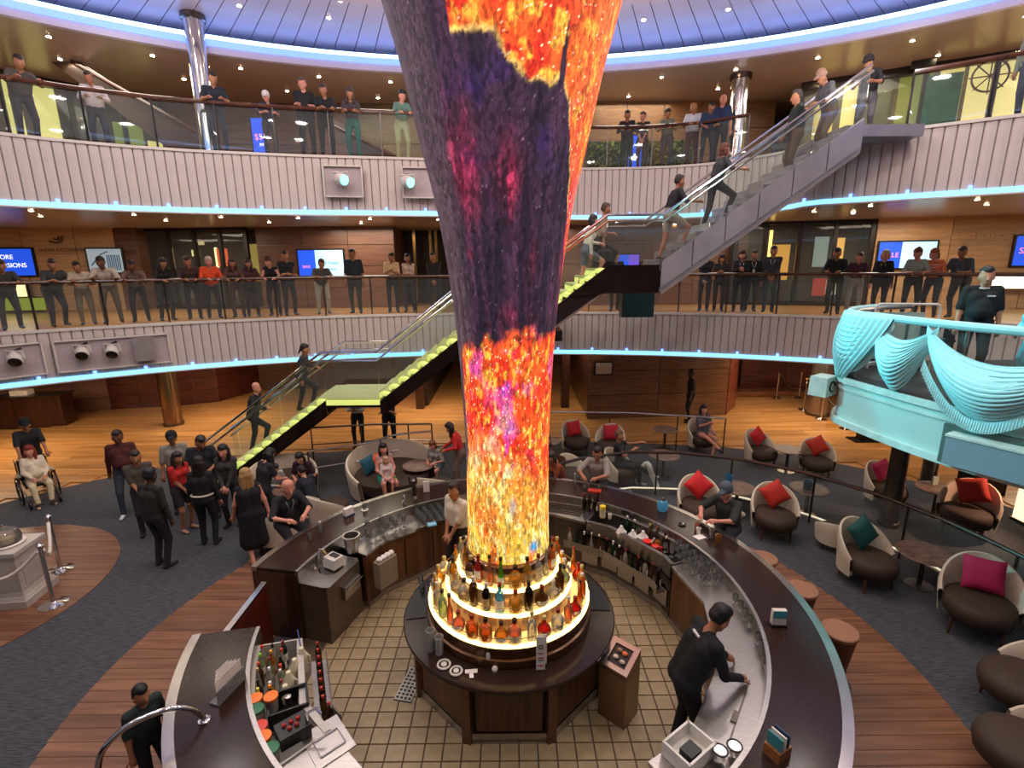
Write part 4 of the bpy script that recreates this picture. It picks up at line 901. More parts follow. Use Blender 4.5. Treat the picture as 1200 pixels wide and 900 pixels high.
# inner service counters by sector: (name, start, end, top material, front material, z)
def sector(name, a0, a1, zt_, top, front, rin=2.42, well=None, thick=.04, rfront=None):
    nA = 201; inner = poly_r(rin, a0, a1); outer = [(2.87*math.cos(math.radians(a0+(a1-a0)*i/200)), 2.87*math.sin(math.radians(a0+(a1-a0)*i/200))) for i in range(201)]
    if well:
        i2 = [(x*(1-.0)+x*.025, y*1.025) for x, y in inner]; MB().strip(inner, i2, zt_-.22, zt_).build(name+'_rim', top, bar, smooth=False)
        o2 = [(x*.985, y*.985) for x, y in outer]; MB().strip(o2, outer, zt_-.22, zt_).build(name+'_rim', top, bar, smooth=False)
        MB().strip(inner, outer, zt_-.26, zt_-.22).build(name+'_tray', well, bar, smooth=False)
        for a in (a0, a1):
            ra = math.radians(a); MB().box((0, 0, 0), (.44, .02, .24)).build(name+'_wall', top, bar, (2.64*math.cos(ra), 2.64*math.sin(ra), zt_-.125), ra, smooth=False)
    else: MB().strip(inner, outer, zt_-thick, zt_).build(name, top, bar, smooth=False)
    f0 = [(x*1.01, y*1.01) for x, y in inner]; f1 = [(x*1.03, y*1.03) for x, y in inner]
    if front is not None:
        MB().strip(f0, f1, .10, zt_-thick).build('cabinet_front', front, bar, smooth=False)
        MB().strip([(x*1.0, y*1.0) for x, y in inner], f1, .0, .10).build('kick_plate', STEEL, bar, smooth=False)
sector('steel_counter', -60, 19, .90, STEEL, CABWOOD)
sector('ice_well', 19.5, 58, .92, STEEL, STEELD, well=BLACKM)
sector('drain_counter', 58.5, 80, .90, STEEL, STEELD)
sector('far_counter', 80.5, 104, .90, STEEL, CABWOOD)
sector('steel_counter', 104.5, 152, .90, STEEL, CABWOOD)
sector('bottle_well', -166, -133, .92, M('tray_white', '#b9b2a8', .35, .2), STEELD, well=M('tray_grey', '#7e7870', .5))
sector('steel_counter', -132.5, -100, .90, STEEL, STEELD)
# cabinet doors on the inner faces
for a in (112, 122, 134, 144): 
    ra = math.radians(a); MB().box((0, 0, 0), (.012, .018, .6)).build('door_seam', JOINTD, bar, (2.385*math.cos(ra), 2.385*math.sin(ra), .48), ra, smooth=False)
for a in (24, 32, 40, 48, 56):
    ra = math.radians(a); rr2 = 2.40*math.cos(math.radians(12))/math.cos(math.radians((a % 24)-12))
    MB().box((0, 0, 0), (.015, .28, .26)).build('drawer_front', STEEL, bar, (rr2*math.cos(ra), rr2*math.sin(ra), .32), ra, smooth=False)
    MB().ball((0, 0, 0), .018, 8).build('knob', BLACK, bar, ((rr2-.02)*math.cos(ra), (rr2-.02)*math.sin(ra), .40), 0)
# sink unit at the open left end
su = thing('sink_unit', 'steel hand-wash sink cabinet at the open left end of the bar', 'sink', P(162, 2.64, 0), math.radians(162-90))
def holed(poly, r, c, z, th=.012, n=32):
    m_ = MB(); inn = []; out = []
    for i in range(n):
        a = 2*PI*i/n; dx, dy = math.cos(a), math.sin(a); best = 1e9
        for k in range(len(poly)):
            (x1, y1), (x2, y2) = poly[k-1], poly[k]; ex, ey = x2-x1, y2-y1; den = dx*ey-dy*ex
            if abs(den) < 1e-9: continue
            t_ = ((x1-c[0])*ey-(y1-c[1])*ex)/den; u_ = ((x1-c[0])*dy-(y1-c[1])*dx)/den
            if t_ > 0 and -1e-6 <= u_ <= 1+1e-6: best = min(best, t_)
        out.append((c[0]+dx*best, c[1]+dy*best)); inn.append((c[0]+dx*r, c[1]+dy*r))
    return m_.strip(inn, out, z-th, z, True)
holed([(-.40, -.26), (.34, -.26), (.34, .24), (-.40, .24)], .17, (.02, .0), .88).build('sink_top', STEEL, su, smooth=False)
MB().lathe([(.17, .878), (.165, .80), (.12, .75), (0, .74)], 28, (.02, 0, 0)).build('bowl', M('bowl_steel', '#8f8a84', .2, 1), su)
MB().box((-.03, 0, .43), (.72, .48, .86)).build('cabinet', M('cabinet_steel', '#6a5a48', .35, .6, .1), su, smooth=False)
MB().box((-.03, -.27, .60), (.34, .05, .20)).build('drawer', STEEL, su, (.1, 0, 0), smooth=False)
MB().box((-.03, -.30, .68), (.34, .10, .015)).build('tray', CHROME, su, (.1, 0, 0), smooth=False)
MB().tube([(.02, .2, .88), (.02, .2, 1.08), (.02, .17, 1.14), (.02, .10, 1.14), (.02, .06, 1.08)], .014, 8).build('faucet', CHROME, su)
for s in (-1, 1): MB().lathe([(.02, 0), (.025, .03), (.01, .05)], 10, (.02+s*.09, .2, .88)).build('tap', CHROME, su)
t = thing('bar_gate', 'dark red swing gate with chrome top closing the bar at left', 'gate', (-3.25, 5.33, 0), 0)
MB().box((0, 0, .50), (.05, .92, .96)).build('leaf', wood('gate_wood', '#3a120c', '#5a2014', .3, 1, 1, 8, coat=.3), t, smooth=False); MB().box((0, 0, .995), (.07, .94, .03)).build('chrome_cap', CHROME, t, smooth=False)

# ---- left service counter
WG = [(0, 0), (.032, .002), (.006, .008), (.005, .085), (.03, .11), (.038, .16), (.032, .20), (.030, .20), (.034, .16), (.026, .112), (0, .095)]
random.seed(5); gset = [(-2.25, 7.02), (-2.16, 7.16), (-2.06, 7.25), (-1.95, 7.36), (-1.86, 7.50), (-2.05, 6.98), (-1.97, 7.12), (-1.86, 7.24), (-1.76, 7.38), (-2.16, 6.88), (-2.30, 7.22), (-2.12, 7.38)]
for i, (x, y) in enumerate(gset): cup('wine_glass', 'clear wine glass beside the metal ice bucket, %s of the dozen towards the column' % ORD[i], 'glass', (x, y, .901), WG, CLEAR, 'wine glasses beside the ice bucket')
for i in range(30):
    r_, c_ = divmod(i, 6); a = 124-c_*2.6; x, y, _ = P(a, 2.50+r_*.075); cup('rack_glass', 'clear tumbler in the left glass rack, row %s, %s from its left end' % (('one', 'two', 'three', 'four', 'five')[r_], ORD[c_]), 'glass', (x, y, .901), TUMB, CLEAR, 'tumblers racked on the left service counter')
t = thing('ice_bucket', 'brushed metal ice bucket with rim on the left service counter', 'bucket', (-2.38, 6.68, .901)); MB().lathe([(0, 0), (.085, 0), (.115, .24), (.13, .245), (.13, .265), (.105, .265), (.078, .02), (0, .02)], 24).build('pail', STEEL, t); MB().tube([(.13, 0, .2), (.16, 0, .19), (.15, 0, .14), (.115, 0, .13)], .009, 6).build('lug', CHROME, t)
t = thing('card_terminal', 'white payment printer on the left service counter near the sink', 'printer', (-2.53, 6.33, .901), math.radians(60)); MB().box((0, 0, .07), (.20, .22, .14), tx=.85).build('body', M('printer_white', '#c9c2b8', .4), t, smooth=False); MB().box((.02, 0, .147), (.08, .14, .012)).build('slot', BLACK, t, smooth=False)
for k, (x, y, lb) in enumerate(((-1.84, 7.84, 'chrome bottle tap behind the wine glasses on the left counter'),)):
    t = thing('drink_tap', lb, 'tap', (x, y, .901)); MB().lathe([(.04, 0), (.02, .03), (.02, .30), (.03, .33), (0, .34)], 12).build('pillar', CHROME, t); MB().tube([(0, 0, .26), (.0, -.12, .26), (0, -.14, .20)], .012, 6).build('spout', CHROME, t)
t = thing('cloth', 'folded pale blue cloth on the edge of the left service counter', 'cloth', (-1.32, 7.44, .901), .4); MB().box((0, 0, .012), (.15, .11, .02), tx=.9, ty=.9).build('fold', M('cloth_blue', '#7fb4c8', .8), t)
t = thing('drain_tray', 'steel drain tray sunk along the edge of the left service counter', 'tray', (-1.75, 7.08, .902), math.radians(35)); 
for k in range(6): MB().box((0, k*.03, .004), (.5, .012, .008)).build('slat', STEEL, t, smooth=False)
t = thing('towel_bin', 'beige hanging bin with white towels on the left inner bar face', 'bin', P(146, 2.24, .35), math.radians(146)); MB().box((0, 0, .2), (.14, .34, .42)).build('bin', M('bin_beige', '#8a7a66', .5), t, smooth=False)
for k in range(4): MB().ball((0, -.12+k*.075, .44), .05, 8, (1, 1, .8)).build('towel', M('towel_white', '#d8d0c6', .9), t)
# ---- on the bar top, left
t = thing('napkin_holder', 'white napkin holder on the left bar top', 'holder', (-2.68, 7.50, 1.05), math.radians(55)); MB().box((0, 0, .07), (.16, .07, .14)).build('napkins', M('card_white', '#e6dcd2', .5), t, smooth=False); MB().box((0, 0, .01), (.18, .09, .02)).build('tray', M('blue_tray', '#28405c', .4), t, smooth=False)
t = thing('candle_glass', 'small clear candle glass on a white saucer, left bar top', 'candle', (-2.47, 7.68, 1.05)); MB().lathe([(0, 0), (.055, 0), (.06, .01), (0, .012)], 16).build('saucer', M('card_white', '#e6dcd2', .5), t); MB().lathe(TUMB, 12, (0, 0, .01)).build('glass', CLEAR, t)
t = thing('menu_holder', 'white table card on the bar top near the beer tap left of the column', 'card', (-1.55, 8.36, 1.05), .2); MB().box((0, 0, .10), (.11, .02, .20)).build('card', M('card_white', '#e6dcd2', .5), t, smooth=False)
t = thing('beer_tap', 'dark two-handled beer tap tower left of the column', 'tap', (-1.72, 8.12, 1.05)); MB().lathe([(.06, 0), (.05, .02), (.035, .04), (.035, .30), (.05, .33), (0, .36)], 14).build('tower', STEELD, t)
for s in (-1, 1): MB().tube([(s*.05, -.02, .28), (s*.06, -.08, .33), (s*.06, -.09, .44)], .014, 6).build('tap_handle', BLACK, t)
t = thing('water_bottle', 'clear water bottle in front of the bald man at the bar', 'bottle', (-2.93, 6.94, 1.05)); MB().lathe([(0, 0), (.032, 0), (.032, .12), (.02, .16), (.012, .18)], 12).build('body', CLEAR, t); MB().lathe([(.014, .178), (.014, .20), (0, .202)], 10).build('cap', M('cap_white', '#e0e0dc', .4), t)
cup('water_glass', 'clear glass between the hands of the bald man at the bar', 'glass', (-3.02, 6.76, 1.05), TUMB, CLEAR)
# ---- right service counter
random.seed(9); rg = []
for r_ in range(7):
    for c_ in range(4): rg.append((26-r_*3.0+random.uniform(-.5, .5), 2.80-c_*.085+random.uniform(-.01, .01)))
STG = [(0, 0), (.03, .002), (.006, .01), (.006, .05), (.033, .075), (.036, .13), (.030, .15), (.028, .15), (.032, .13), (.028, .078), (0, .065)]
for i, (a, r_) in enumerate(rg):
    x, y, _ = P(a, r_); cup('stem_glass', 'clear upturned glass in the cluster by the ice well, row %s, %s from the bar' % (('one', 'two', 'three', 'four', 'five', 'six', 'seven')[i//4], ORD[i % 4]), 'glass', (x, y, .901), STG, CLEAR, 'glasses clustered by the ice well')
for i, (x, y) in enumerate(((2.72, 5.40), (2.73, 5.28), (2.72, 5.14), (2.72, 5.02), (2.68, 4.74), (2.67, 4.62), (2.64, 4.50), (2.60, 4.40))):
    cup('stem_glass', 'clear stemmed glass along the right splash edge, %s group, %s of four' % ('far' if i < 4 else 'near', ORD[i % 4]), 'glass', (x, y, .901), STG, CLEAR, 'stem glasses along the right splash edge')
t = thing('lid_panel', 'long steel lid lying on the near part of the right counter', 'lid', P(-36, 2.66, .902), math.radians(-36)); MB().box((0, 0, .006), (.36, .90, .012)).build('plate', STEEL, t, smooth=False); MB().box((.02, 0, .016), (.015, .86, .008)).build('seam', STEELD, t, smooth=False); MB().box((0, -.1, .02), (.05, .14, .016)).build('finger_slot', STEELD, t, smooth=False)
# ice well contents
PW = M('pitcher_white', '#d9d4ca', .35)
for i, (x, y) in enumerate(((1.70, 7.18), (1.85, 7.05), (2.00, 7.02))):
    t = thing('pitcher', 'frosted white plastic pitcher in the ice well, %s' % ('leftmost of three', 'middle of three', 'rightmost of three')[i], 'pitcher', (x, y, .70)); MB().lathe([(0, 0), (.065, 0), (.07, .14), (.085, .2), (.03, .26), (.02, .30), (0, .30)], 16).build('body', PW, t)
t = thing('red_pourer', 'bright red juice pourer with white spout in the ice well', 'pourer', (2.03, 6.87, .70)); MB().lathe([(0, 0), (.055, 0), (.06, .18), (.07, .22), (0, .22)], 14).build('body', M('pourer_red', '#d8281c', .35), t); MB().tube([(.05, -.03, .2), (.09, -.06, .3)], .02, 8, r1=.008).build('spout', PW, t)
t = thing('red_pourer', 'second red juice pourer with a handle right of the first in the ice well', 'pourer', (2.13, 6.80, .70)); MB().lathe([(0, 0), (.05, 0), (.055, .18), (0, .2)], 14).build('body', M('pourer_red', '#d8281c', .35), t); MB().tube([(.05, 0, .05), (.10, 0, .06), (.10, 0, .15), (.05, 0, .16)], .012, 6).build('handle', M('pourer_red', '#d8281c', .35), t)
t = thing('yellow_can', 'cream tin with yellow top at the left end of the ice well', 'tin', (1.49, 7.66, .90)); MB().lathe([(0, 0), (.05, 0), (.05, .16), (0, .16)], 14).build('tin', M('tin_cream', '#d0c49c', .4), t); MB().lathe([(.053, .15), (.053, .20), (0, .205)], 14).build('top', M('tin_yellow', '#e8c82c', .4), t)
cup('white_cup', 'small white cup right of the cream tin at the ice well', 'cup', (1.60, 7.60, .90), [(0, 0), (.028, 0), (.034, .08), (.028, .08), (.02, .01), (0, .01)], PW)
wk = [('wine', '#2e1a12', '#1a1412', '#d8c8a0', 1.30, 7.86, .9), ('wine', '#2e1a12', '#1a1412', '#e8e0d0', 1.38, 7.78, .9), ('tall', '#2e1a12', '#8a2018', None, 1.22, 7.92, .9), ('tall', '#1e3a22', '#d8d0c0', None, 1.86, 7.48, .7), ('tall', '#1e3a22', '#d8d0c0', '#e8e0d0', 1.95, 7.36, .7), ('tall', '#7a4a20', '#c8b070', None, 2.16, 7.22, .7), ('tall', '#3a0f14', '#8a2018', None, 2.24, 7.12, .7), ('squat', '#e88a30', '#1a1412', '#d8c8a0', 2.22, 6.98, .7), ('tall', '#2e1a12', '#1a1412', None, 2.32, 6.95, .7), ('tall', '#d8341c', '#8a2018', None, 2.36, 7.05, .7), ('tall', '#2e1a12', '#d8d0c0', '#b09060', 2.30, 6.84, .7), ('slim', '#2e1a12', '#1a1412', '#e8e0d0', 1.45, 7.92, .9)]
for i, (kd, g_, cp, lb, x, y, z) in enumerate(wk): bottle(kd, g_, cp, lb, (x, y, z+.001), '%s glass bottle in the ice well right of the column, %s from the left' % (CN[g_], ORD[i]), 'bottles in and beside the ice well', 1, 0, .6)
# speed rail shelf with bottles in front of the ice well
t = thing('speed_rail', 'steel speed rail shelf hung on the inner bar face below the ice well', 'rack', (CX, CY, 0)); MB().strip(poly_r(2.24, 20, 66), poly_r(2.37, 20, 66), .48, .50).build('shelf', STEEL, t, smooth=False)
MB().strip(poly_r(2.22, 20, 66), poly_r(2.235, 20, 66), .48, .60).build('front_lip', STEEL, t, smooth=False)
random.seed(21); gl_ = ['#e8e2cf', '#1e3a22', '#2e1a12', '#e8e2cf', '#7a4a20', '#2e1a12', '#1e3a22', '#3a0f14']
for i in range(14):
    a = 64-i*3.2; k_ = ((a) % 24)-12; rr2 = 2.30*math.cos(math.radians(12))/math.cos(math.radians(k_)); x, y, _ = P(a, rr2); g_ = gl_[i % 8]
    bottle(random.choice(['tall', 'wine', 'slim']), g_, random.choice(['#d8d0c0', '#8a2018', '#1a1412']), random.choice(['#e8e0d0', None, '#b09060']), (x, y, .502), '%s bottle in the speed rail under the ice well, %s from the left' % (CN[g_], ORD[i]), 'bottles in the right speed rail', .95, 0, .6)
# steel drainer left of the ice well
t = thing('ribbed_drainer', 'ribbed steel drainer between the column and the ice well', 'drainer', (CX, CY, .902))
for k in range(5): MB().strip(lp(2.50+k*.07, 62, 79, 8), lp(2.53+k*.07, 62, 79, 8), 0, .012).build('rib', STEELD, t, smooth=False)
# things on the right bar top
def on_bar_card(label, x, y, rz, c1, c2, h_=.2):
    t = thing('table_menu', label, 'menu', (x, y, 1.05), rz); MB().box((0, 0, h_/2), (.15, .05, h_)).build('card', M('card_'+c1[1:], c1, .5), t, smooth=False); MB().box((0, -.028, h_*.78), (.15, .006, h_*.42)).build('printed_band', M('card_'+c2[1:], c2, .5), t, smooth=False); MB().box((0, 0, .012), (.17, .09, .024)).build('foot', BLACK, t, smooth=False)
on_bar_card('white and teal folded menu on the right bar top', 2.95, 4.86, -.05, '#cfc4b8', '#3f8a90')
t = thing('menu_box', 'wooden caddy with teal leaflets on the bar top at the bottom edge', 'caddy', (2.16, 3.34, 1.05), .5); MB().box((0, 0, .05), (.16, .14, .10)).build('box', wood('caddy_wood', '#7a4a28', '#9a6034', .4), t, smooth=False)
for k, cc in enumerate(('#2f7f86', '#e6e0d6', '#1c3a5c')): MB().box((-.05+k*.045, 0, .13), (.012, .13, .18)).build('leaflet', M('leaf_'+cc[1:], cc, .5), t, smooth=False)
t = thing('lantern', 'round blue glass lantern on the bar top right of the column', 'lantern', (2.45, 7.56, 1.05)); MB().lathe([(0, 0), (.05, 0), (.085, .05), (.09, .12), (.07, .18), (.045, .20), (.04, .2)], 18).build('shade', M('lantern_blue', '#23506e', .15, 0, .3, 30, emit=.12, ecol=(.1, .4, .6)), t); MB().lathe([(.045, .19), (.05, .2), (.045, .215), (.035, .21)], 16).build('rim', STEELD, t)
cup('drink_glass', 'orange-tinted glass in the hand of the man in the cap', 'glass', (2.80, 6.96, 1.05), TUMB, glassy('orange_drink', '#f0a070', .5, .1))
cup('white_napkin_cup', 'white paper cup on a napkin before the man in the cap', 'cup', (2.78, 6.84, 1.054), [(0, 0), (.028, 0), (.036, .09), (.03, .09), (.024, .01), (0, .01)], PW)
t = thing('napkin', 'white round-cornered napkin on the bar before the man in the cap', 'napkin', (2.76, 6.74, 1.051), .4); MB().box((0, 0, .002), (.15, .12, .003)).build('paper', M('card_white', '#e6dcd2', .5), t, smooth=False)
cup('drink_glass', 'clear tall glass beside the arm of the man in the cap', 'glass', (2.93, 6.72, 1.05), [(0, 0), (.035, 0), (.042, .15), (.038, .15), (.03, .01), (0, .01)], CLEAR)
cup('drink_glass', 'amber drink in a low glass beside the arm of the man in the cap', 'glass', (2.99, 6.62, 1.05), [(0, 0), (.045, 0), (.05, .10), (.045, .10), (.04, .01), (0, .01)], glassy('amber_drink', '#b87830', .5, .1))
t = thing('ashtray', 'small black dish with straws on the bar top left of the man in the cap', 'dish', (2.62, 7.10, 1.05)); MB().lathe([(0, 0), (.05, 0), (.06, .02), (.045, .02), (.03, .006), (0, .006)], 16).build('dish', BLACK, t); MB().ball((.02, 0, .02), .02, 7).build('crumpled_paper', PW, t)
t = thing('red_tray', 'small red tray on the bar top right of the column', 'tray', (1.46, 8.30, 1.05), -.3); MB().box((0, 0, .015), (.22, .12, .03), tx=1.05, ty=1.05).build('tray', M('tray_red', '#b03020', .4), t, smooth=False)
t = thing('water_bottle', 'clear water bottle on the bar top just right of the column', 'bottle', (1.14, 8.60, 1.05)); MB().lathe([(0, 0), (.035, 0), (.035, .14), (.02, .19), (.012, .21)], 12).build('body', CLEAR, t); MB().lathe([(.014, .208), (.014, .23), (0, .232)], 10).build('cap', M('cap_white', '#e0e0dc', .4), t)
for i, (x, y) in enumerate(((1.30, 8.42), (1.38, 8.50), (1.56, 8.42))): cup('shot_glass', 'small empty glass near the red tray, %s of three' % ORD[i], 'glass', (x, y, 1.05), [(0, 0), (.025, 0), (.03, .06), (.025, .06), (.02, .01), (0, .01)], CLEAR)
# ---- near left: bottle well, jars, sink, speed rail, menu stand, hoop rail
random.seed(33); wl_ = [('tall', '#e8e2cf', '#d8341c'), ('tall', '#cfe0a0', '#8ad82c'), ('tall', '#7a4a20', '#d8341c'), ('slim', '#e8e2cf', '#c8b070'), ('tall', '#2e1a12', '#1a1412'), ('wine', '#cfe0a0', '#e8d848'), ('tall', '#e8e2cf', '#1a1412'), ('tall', '#e88a30', '#f0a030'), ('slim', '#cfe0a0', '#8a2018'), ('tall', '#e8e2cf', '#e8e2e0'), ('round', '#f0b43c', '#e8e2e0'), ('tall', '#7a4a20', '#f0a030'), ('wine', '#1e3a22', '#8a2018'), ('tall', '#e8e2cf', '#d8341c'), ('wine', '#2e1a12', '#1a1412'), ('tall', '#cfe0a0', '#d8341c'), ('slim', '#e8e2cf', '#d8d0c0'), ('tall', '#e8e2cf', '#8a2018')]
pos = []
for r_ in range(3):
    for c_ in range(6): pos.append((-164+c_*2.55+random.uniform(-.3, .3), 2.80-r_*.105))
for i, ((a, r_), (kd, g_, cp)) in enumerate(zip(pos, wl_)):
    x, y, _ = P(a, r_); bottle(kd, g_, cp, random.choice(['#e8e0d0', '#b09060', None]), (x, y, .701), '%s bottle in the crowded left well, row %s, %s from the far end' % (CN[g_], ('one', 'two', 'three')[i//6], ORD[i % 6]), 'bottles in the crowded left well', .95, 0, .55)
for i, (x, y) in enumerate(((-2.31, 4.66), (-2.32, 4.50), (-2.31, 4.33), (-2.27, 4.16))):
    t = thing('juice_jug', 'white plastic juice jug in the bottom-left well, %s from the far end' % ORD[i], 'jug', (x, y, .70)); MB().lathe([(0, 0), (.055, 0), (.058, .14), (.062, .18), (.03, .24), (.024, .28), (0, .285)], 16).build('body', M('jug_cream', '#d8cfae', .4), t); MB().tube([(.05, .0, .07), (.085, 0, .09), (.08, 0, .18), (.045, 0, .2)], .010, 6).build('handle', M('jug_cream', '#d8cfae', .4), t)
MB().box((0, 0, 0), (.012, .30, .20)).build('blue_label', M('label_blue', '#1c2f6a', .5), bar, (-2.42-CX, 4.86-CY, .84), .5, smooth=False)
jc = {'orange': '#f07818', 'green': '#1c6a44', 'red': '#d83a28'}
for i, (cn, x, y, ps) in enumerate((('orange', -2.47, 3.98, 'far left of the jars'), ('orange', -2.33, 4.00, 'far right of the jars'), ('green', -2.40, 3.86, 'centre of the far jars'), ('red', -2.28, 3.68, 'left of the near jars'), ('orange', -2.20, 3.58, 'middle of the near jars'), ('green', -2.08, 3.47, 'nearest of the jars'))):
    t = thing('garnish_jar', 'clear garnish jar with %s lid in the bottom-left well, %s' % (cn, ps), 'jar', (x, y, .86)); MB().lathe([(0, 0), (.055, 0), (.058, .13), (.05, .14)], 16).build('jar', glassy('jar_clear', '#d8c8b8', .45, .15), t); MB().lathe([(.064, .13), (.066, .155), (0, .16)], 20).build('lid', M('lid_'+cn, jc[cn], .4), t)
t = thing('black_caddy', 'black plastic bar caddy box in the bottom-left well behind the jars', 'caddy', (-2.18, 4.02, .78), math.radians(25)); 
for (x, y, a_, b_) in ((0, .13, .34, .02), (0, -.13, .34, .02), (.17, 0, .02, .28), (-.17, 0, .02, .28)): MB().box((x, y, .09), (a_, b_, .18)).build('caddy_wall', BLACK, t, smooth=False)
MB().box((0, 0, .01), (.34, .28, .02)).build('caddy_floor', BLACK, t, smooth=False); MB().lathe([(0, 0), (.03, 0), (.03, .16), (0, .17)], 10, (.0, .03, .02)).build('tool_cup', STEEL, t)
t = thing('black_caddy', 'black plastic fruit caddy beside the steel sink at bottom left', 'caddy', (-1.98, 3.66, .92), math.radians(40)); MB().box((0, 0, .06), (.26, .20, .12)).build('caddy_body', BLACK, t, smooth=False)
for k in range(5): MB().ball((-.06+k*.03, .03*((-1)**k), .13), .022, 7).build('cherry', M('cherry_red', '#a01c18', .35), t)
sk = thing('steel_sink', 'small steel sink with lever tap at the bottom edge left of the tiles', 'sink', (-1.66, 3.62, .905), math.radians(42)); MB().box((0, 0, 0), (.34, .42, .012)).build('top', STEEL, sk, smooth=False); 
for (x, y, a_, b_) in ((0, -.12, .22, .01), (0, .06, .22, .01), (.11, -.03, .01, .18), (-.11, -.03, .01, .18)): MB().box((x, y, .012), (a_, b_, .014)).build('basin_rim', CHROME, sk, smooth=False)
MB().tube([(-.10, .19, 0), (-.10, .19, .22), (-.02, .14, .26), (.0, .10, .22)], .014, 8).build('tap', CHROME, sk)
t = thing('speed_rail', 'steel speed rail with red-capped bottles on the inner face at bottom left', 'rack', (CX, CY, 0)); MB().strip(poly_r(2.20, -165, -140), poly_r(2.36, -165, -140), .60, .62).build('shelf', STEEL, t, smooth=False); MB().strip(poly_r(2.18, -165, -140), poly_r(2.195, -165, -140), .60, .72).build('front_lip', STEELD, t, smooth=False)
for i in range(9):
    a = -164+i*2.9; k_ = ((a) % 24)-12; rr2 = 2.27*math.cos(math.radians(12))/math.cos(math.radians(k_)); x, y, _ = P(a, rr2)
    bottle('tall', ['#2e1a12', '#7a4a20', '#3a0f14'][i % 3], '#b8281c', None, (x, y, .622), '%s red-capped bottle in the near left speed rail, %s from the far end' % (CN[['#2e1a12', '#7a4a20', '#3a0f14'][i % 3]], ORD[i]), 'red-capped bottles in the left speed rail', .9, 0, .6)
t = thing('menu_stand', 'clear rack of white paper menus standing on the near left bar top', 'menu rack', (-2.74, 4.02, 1.05), math.radians(75))
for k in range(4): MB().box((0, -.03+k*.02, .13+.01*k), (.30-.05*k, .004, .24)).build('menu_sheet', M('card_white', '#e6dcd2', .5), t, smooth=False)
MB().box((0, 0, .01), (.34, .10, .02)).build('foot', glassy('acrylic', '#d8dcdc', .3, .05), t, smooth=False); MB().box((0, -.05, .08), (.34, .006, .14)).build('pocket', glassy('acrylic', '#d8dcdc', .3, .05), t, smooth=False)
t = thing('hoop_rail', 'satin steel hoop rail arching from the near left bar top down outside the bar', 'rail', (-2.80, 3.70, 1.05))
pts = [(.02, 0, 0), (.0, .0, .06), (-.05, -.04, .17), (-.15, -.12, .26), (-.30, -.22, .28), (-.45, -.32, .24), (-.56, -.40, .12), (-.60, -.44, -.08), (-.61, -.45, -.35), (-.61, -.45, -1.03)]
def smooth_path(pts, n=4):
    out = []; Q = [Vector(p) for p in pts]
    for i in range(len(Q)-1):
        p0, p1, p2, p3 = Q[max(i-1, 0)], Q[i], Q[i+1], Q[min(i+2, len(Q)-1)]
        for k in range(n):
            t_ = k/n; out.append(.5*((2*p1)+(-p0+p2)*t_+(2*p0-5*p1+4*p2-p3)*t_*t_+(-p0+3*p1-3*p2+p3)*t_**3))
    return out+[Q[-1]]
MB().tube(smooth_path(pts), .024, 12).build('pipe', CHROME, t); MB().lathe([(.05, 0), (.05, .015), (.03, .02)], 18, (.02, 0, 0)).build('flange', CHROME, t)
t = thing('ice_tub', 'white tub with black glass strainers at the bottom edge of the near right counter', 'tub', (1.48, 3.46, .905), math.radians(35)); 
for (x, y, a_, b_) in ((0, .13, .34, .02), (0, -.13, .34, .02), (.17, 0, .02, .28), (-.17, 0, .02, .28)): MB().box((x, y, .07), (a_, b_, .14)).build('tub_wall', PW, t, smooth=False)
MB().box((0, 0, .01), (.34, .28, .02)).build('tub_floor', PW, t, smooth=False); MB().box((-.05, -.05, .09), (.14, .12, .12)).build('black_insert', BLACK, t, smooth=False)
for i, (x, y) in enumerate(((1.72, 3.40), (1.86, 3.44))):
    t = thing('strainer', 'black wire strainer basket at the bottom edge, %s' % ('left one', 'right one')[i], 'strainer', (x, y, .905)); MB().tube([(.06*math.cos(q*PI/10), .06*math.sin(q*PI/10), .12) for q in range(20)], .008, 6, True).build('ring', BLACK, t); MB().lathe([(.058, .12), (.045, .04), (0, .02)], 16).build('mesh_cup', glassy('strainer_mesh', '#2a2624', .5, .4), t)
for i, a in enumerate((17.5, 6.5, -5)):
    x, y, _ = P(a, 3.93); t = thing('bar_stool', 'drum bar stool with tan wooden seat outside the right of the bar, %s' % ('farthest', 'middle one', 'nearest')[i], 'stool', (x, y, .016), 0, 'drum stools outside the bar')
    MB().lathe([(0, .70), (.19, .70), (.20, .72), (.20, .745), (.19, .755), (0, .755)], 28).build('seat', M('stool_top', '#8e5f42', .5, 0, .08), t); MB().lathe([(.10, .01), (.115, .05), (.13, .3), (.185, .70)], 28).build('drum', M('stool_drum', '#4e2a1a', .45), t); MB().lathe([(.20, 0), (.20, .02), (.11, .04)], 28).build('base_plate', STEELD, t)
